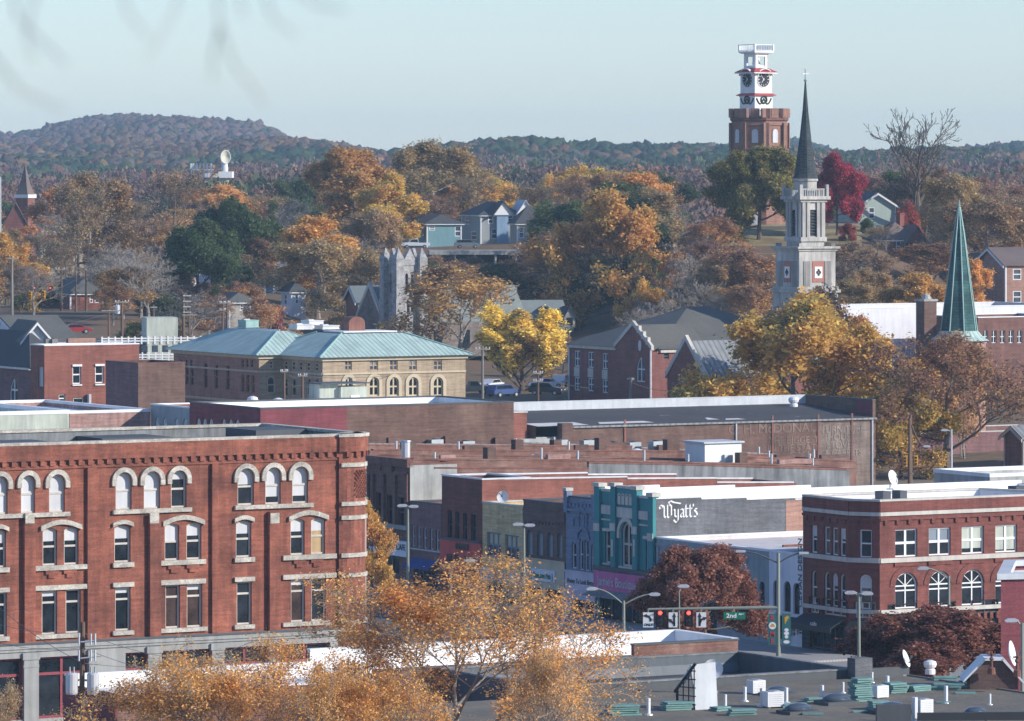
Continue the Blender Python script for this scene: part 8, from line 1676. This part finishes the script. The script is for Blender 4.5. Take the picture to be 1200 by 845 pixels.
for a, b_, d0, d1, n, kinds, stem in ZONES:
    c = 0; tr = 0
    while c < n and tr < n*40:
        tr += 1; D = rnd.uniform(d0, d1); px = rnd.uniform(a, b_); x = PX(px, D); k = rnd.choice(kinds); small = k.startswith('bush')
        if not ok(x, D, 5 if small else 9) or any((x-u)**2+(D-v)**2 < r*r for u, v, r in KEEP): continue
        # keep trees from hiding the houses and the lawn in front of them
        hgt = rnd.uniform(2.5, 4.5) if small else rnd.uniform(9, 15) if d1 > 940 else rnd.uniform(6, 10); zb = tz(px, D); yt = HY+(CZ-zb-hgt)*F/D
        if px > 785 and D > 900 and yt < 250 and px < 960: continue
        if 50 < px < 125 and D < 850 and yt < 362: continue
        if 478 < px < 648 and D < 985 and yt < 300: continue
        if 845 < px < 1010 and D < 880 and yt < 292: continue
        if 1000 < px < 1060 and D < 960 and yt < 262: continue
        SPOTS.append((x, D)); w_ = hgt*(.95 if not small else 1.3)*rnd.uniform(.8, 1.15)*F/D; T(k, px, yt, w_, D, KN[k]+' '+stem, rz=rnd.uniform(0, 6.28), group=KN[k]+'s '+stem, cat='shrub' if small else 'tree'); c += 1
# ------------------------------------------------------------------ big gold tree in the foreground
def fg_tree(lab, px, ytop, D, wpx, seed, W, pal, keep, rz=0, lean=0., per=5):
    zb = 0.; H = PZ(ytop, D)-zb; t = Tree(seed, H, .3, trunk=.16, spread=W, levels=5, kids=(15, 7, 5, 4, 3), shape='round', up=.3, wob=.14, lean=lean, sides=(10, 7, 5, 4, 3), rmin=.009); root = thing('gold_tree', lab, 'tree', (PX(px, D), D, zb)); root.rotation_euler = (0, 0, rz); q_ = np.array([p for p, l in t.pts]); e_ = np.percentile(q_[:, :2], 96, axis=0)-np.percentile(q_[:, :2], 4, axis=0); k_ = wpx/F*D/e_.mean(); root.scale = (k_, k_, H/np.percentile(q_[:, 2], 99.6)); V = t.mb; org = np.array(ORG[root.name])
    V.v = [tuple(np.array(v)+org) for v in V.v]; V.build('trunk', 'bark_pale', root); o = link('crown', leaf_mesh('crown', t, seed, per+1, .108, .26, pal, keep, clump=.55, m='near_leaves')); o.parent = root
GP = [((.34, .26, .06), 1), ((.60, .33, .065), 3), ((.63, .31, .055), 4), ((.46, .21, .045), 3)]
fg_tree('large gold leaved tree rising in front of the red corner block and white roof', 533, 658, 285, 345, 41, .5, GP, .6, 0.5, per=4)
fg_tree('lower gold tree spreading across the white roof left of the large one', 262, 754, 272, 300, 43, .6, GP, .5, 1.2, per=4)
fg_tree('gold leaved tree low between the two larger gold trees', 415, 775, 266, 220, 53, .6, GP, .5, 2.6, per=4)
fg_tree('sparse gold tree at the bottom beside the foreground roofs', 640, 765, 266, 120, 47, .42, [GP[1], GP[2], ((.36, .25, .1), 2)], .2, 2.0, per=3)
fg_tree('small tan sapling at the bottom beside the storefront pier', 4, 806, 278, 60, 49, .35, [((.40, .28, .14), 2), ((.32, .2, .11), 2)], .5)
# ------------------------------------------------------------------ far woods
def canopy_mat():
    m = bpy.data.materials.new('far_canopy'); m.use_nodes = True; nt = m.node_tree; p = nt.nodes['Principled BSDF']; at = N(nt, 'ShaderNodeAttribute', attribute_name='Col'); ps = N(nt, 'ShaderNodeNewGeometry').outputs['Position']
    n1 = noise(nt, .5, 4, .75, ps); nt.links.new(mulc(nt, at.outputs['Color'], mapr(nt, n1.outputs[0], .7, 1.3)), p.inputs['Base Color']); p.inputs['Roughness'].default_value = 1; p.inputs['Specular IOR Level'].default_value = 0
    bp = N(nt, 'ShaderNodeBump'); bp.inputs[0].default_value = .9; bp.inputs[1].default_value = 2.2; nt.links.new(noise(nt, .4, 4, .7, ps).outputs[0], bp.inputs['Height']); nt.links.new(bp.outputs[0], p.inputs['Normal']); MATS['far_canopy'] = m
canopy_mat()
def far_woods():
    rng = np.random.default_rng(5)
    def unit(n, seed, cone, sz):
        r = np.random.default_rng(seed); P = r.normal(size=(n, 3)); P /= np.linalg.norm(P, axis=1)[:, None]; lum = 1+.22*np.sin(P[:, 0]*5+seed)*np.cos(P[:, 1]*4)+.06*r.normal(size=n); P = P*lum[:, None]; P[:, 2] = P[:, 2]*.62+.38; o = P-np.array((0, 0, .3))
        if cone: P[:, :2] *= np.clip(1.25-P[:, 2:]*1.0, .05, 1)
        return quads(r, P, sz, .2, o*3.0, .85)
    def blob(seed, cone):
        """a lumpy closed crown for trees kilometres away"""
        r = np.random.default_rng(seed); nu, nv = 8, 5; th = np.arange(nu)*2*np.pi/nu; ph = np.linspace(-.35, 1.5, nv+1); V = []; ks = r.normal(size=(5, 3))*2.6; os_ = r.uniform(0, 6, 5)
        for j in range(nv+1):
            for i in range(nu):
                t = th[i]+.35*j; d = np.array((np.cos(t)*np.cos(ph[j]), np.sin(t)*np.cos(ph[j]), np.sin(ph[j]))); p = d*(1+.10*np.sin(ks@d+os_).sum()+.05*r.normal())
                if cone: p[:2] *= max(.05, 1.05-.75*max(0, d[2]))
                V.append((p[0], p[1], p[2]*.62+.38))
        return np.array(V), np.array([(j*nu+i, j*nu+(i+1) % nu, (j+1)*nu+(i+1) % nu, (j+1)*nu+i) for j in range(nv) for i in range(nu)])
    FAM = {'near': ([unit(800, 40+s, False, .095) for s in range(5)], [unit(500, 60+s, True, .1) for s in range(2)]), 'mid': ([unit(260, s, False, .15) for s in range(6)], [unit(180, 20+s, True, .14) for s in range(3)]), 'far': ([blob(s, False) for s in range(14)], [blob(30+s, True) for s in range(4)])}
    pal = np.array(((.15, .10, .07), (.20, .12, .065), (.16, .085, .06), (.13, .10, .085), (.23, .145, .06), (.14, .105, .09), (.14, .055, .05))); grn = np.array(((.035, .06, .03), (.05, .075, .035), (.04, .065, .045), (.065, .085, .035)))
    objs = {}
    def fill(key, fam, p0, p1, d0, d1, n, gm, hh=(8, 18)):
        d = np.sqrt(rng.uniform(d0*d0, d1*d1, n)); px = rng.uniform(p0, p1, n); x = (px-CX)/F*d; z = terr(x, d); O = objs.setdefault(key, [[], [], [], 0])
        g = gm(px, d)+.38*np.sin(x*.019+d*.004)*np.cos(d*.007-x*.006)+.2*np.sin(x*.043-d*.011)
        for i in range(n):
            con = g[i]+.22*rng.normal() > .5; h = rng.uniform(*hh); r = h*rng.uniform(.42, .62); T_ = FAM[fam][1 if con and rng.random() < .2 else 0]; V, Q = T_[rng.integers(len(T_))]
            col = grn[rng.integers(4)] if con else (pal[rng.choice(7, p=(.2, .15, .16, .2, .09, .12, .08))] if d[i] < 3700 else np.array((.145, .095, .085))*rng.uniform(.85, 1.2, 3)); a = rng.uniform(0, 6.28); c, s = math.cos(a), math.sin(a); W_ = np.empty_like(V); W_[:, 0] = (V[:, 0]*c-V[:, 1]*s)*r+x[i]; W_[:, 1] = (V[:, 0]*s+V[:, 1]*c)*r+d[i]; W_[:, 2] = V[:, 2]*h*.92+z[i]-h*.1
            O[0].append(W_); O[1].append(Q+O[3]); O[3] += len(V); O[2].append(np.repeat((col*rng.uniform(.85, 1.18))[None], len(Q), 0))
    fill('valley_woods', 'near', -120, 1320, 1310, 1700, 900, lambda p, d: .22+0*p); fill('valley_woods', 'mid', -140, 1340, 1700, 2400, 2000, lambda p, d: .36+.12*(p > 470), (8, 17))
    fill('far_ridge_woods', 'far', -140, 1340, 2400, 3700, 11500, lambda p, d: np.where(p > 470, .8, np.where(d < 2950, .62, .1)), (7, 14)); fill('far_mountain_woods', 'far', -140, 1340, 3700, 4700, 9500, lambda p, d: np.where(p < 400, .05, .6), (7, 14))
    labs = dict(far_mountain_woods='hazy purple brown woods covering the far mountain', far_ridge_woods='blue green woods along the far ridges', valley_woods='mixed autumn woods filling the valley behind the town')
    for k, (v, q, c, n) in objs.items():
        far = k != 'valley_woods'; me = fastmesh(k, np.concatenate(v), np.concatenate(q), np.concatenate(c), 'far_canopy' if far else 'far_leaves')
        if far: me.shade_smooth()
        setp(link(k, me), labs[k], 'woods', kind='stuff')
far_woods()
# ------------------------------------------------------------------ bare twigs of a near tree hanging into the top left corner, out of focus
def near_twigs():
    rg = random.Random(9); t = thing('bare_branch', 'out of focus bare twigs hanging from a near tree at the top left', 'branch', (-.9, 7, 39.9)); q = MB(); D = 7.
    q.tube([(-2.2, 7.4, 39.7), (-1.6, 7.3, 39.8), (-1.0, 7.1, 39.84), (-.4, 6.9, 39.78)], [.02, .016, .01, .004], 6); q.build('limb', 'bark_pale', t)
    q = MB()
    for pts in ([(10, -40), (22, 20), (60, 55), (75, 75)], [(-20, 50), (25, 105), (75, 130)], [(140, -30), (150, 15), (175, 45)], [(225, -60), (205, 15), (175, 68)], [(250, -60), (258, 30), (275, 75), (300, 105), (312, 125)], [(255, 30), (250, 70), (252, 95)], [(270, -40), (285, 20)], [(300, -30), (322, 22), (350, 42)], [(330, -25), (370, 6), (405, 12)], [(45, -30), (30, 40), (38, 70)]):
        n = len(pts); q.tube([W3(px+rg.uniform(-3, 3), py, D+rg.uniform(-.2, .2)) for px, py in pts], [.0019*(1-.6*i/n) for i in range(n)], 5)
    q.build('twig', 'bark_pale', t)
near_twigs()
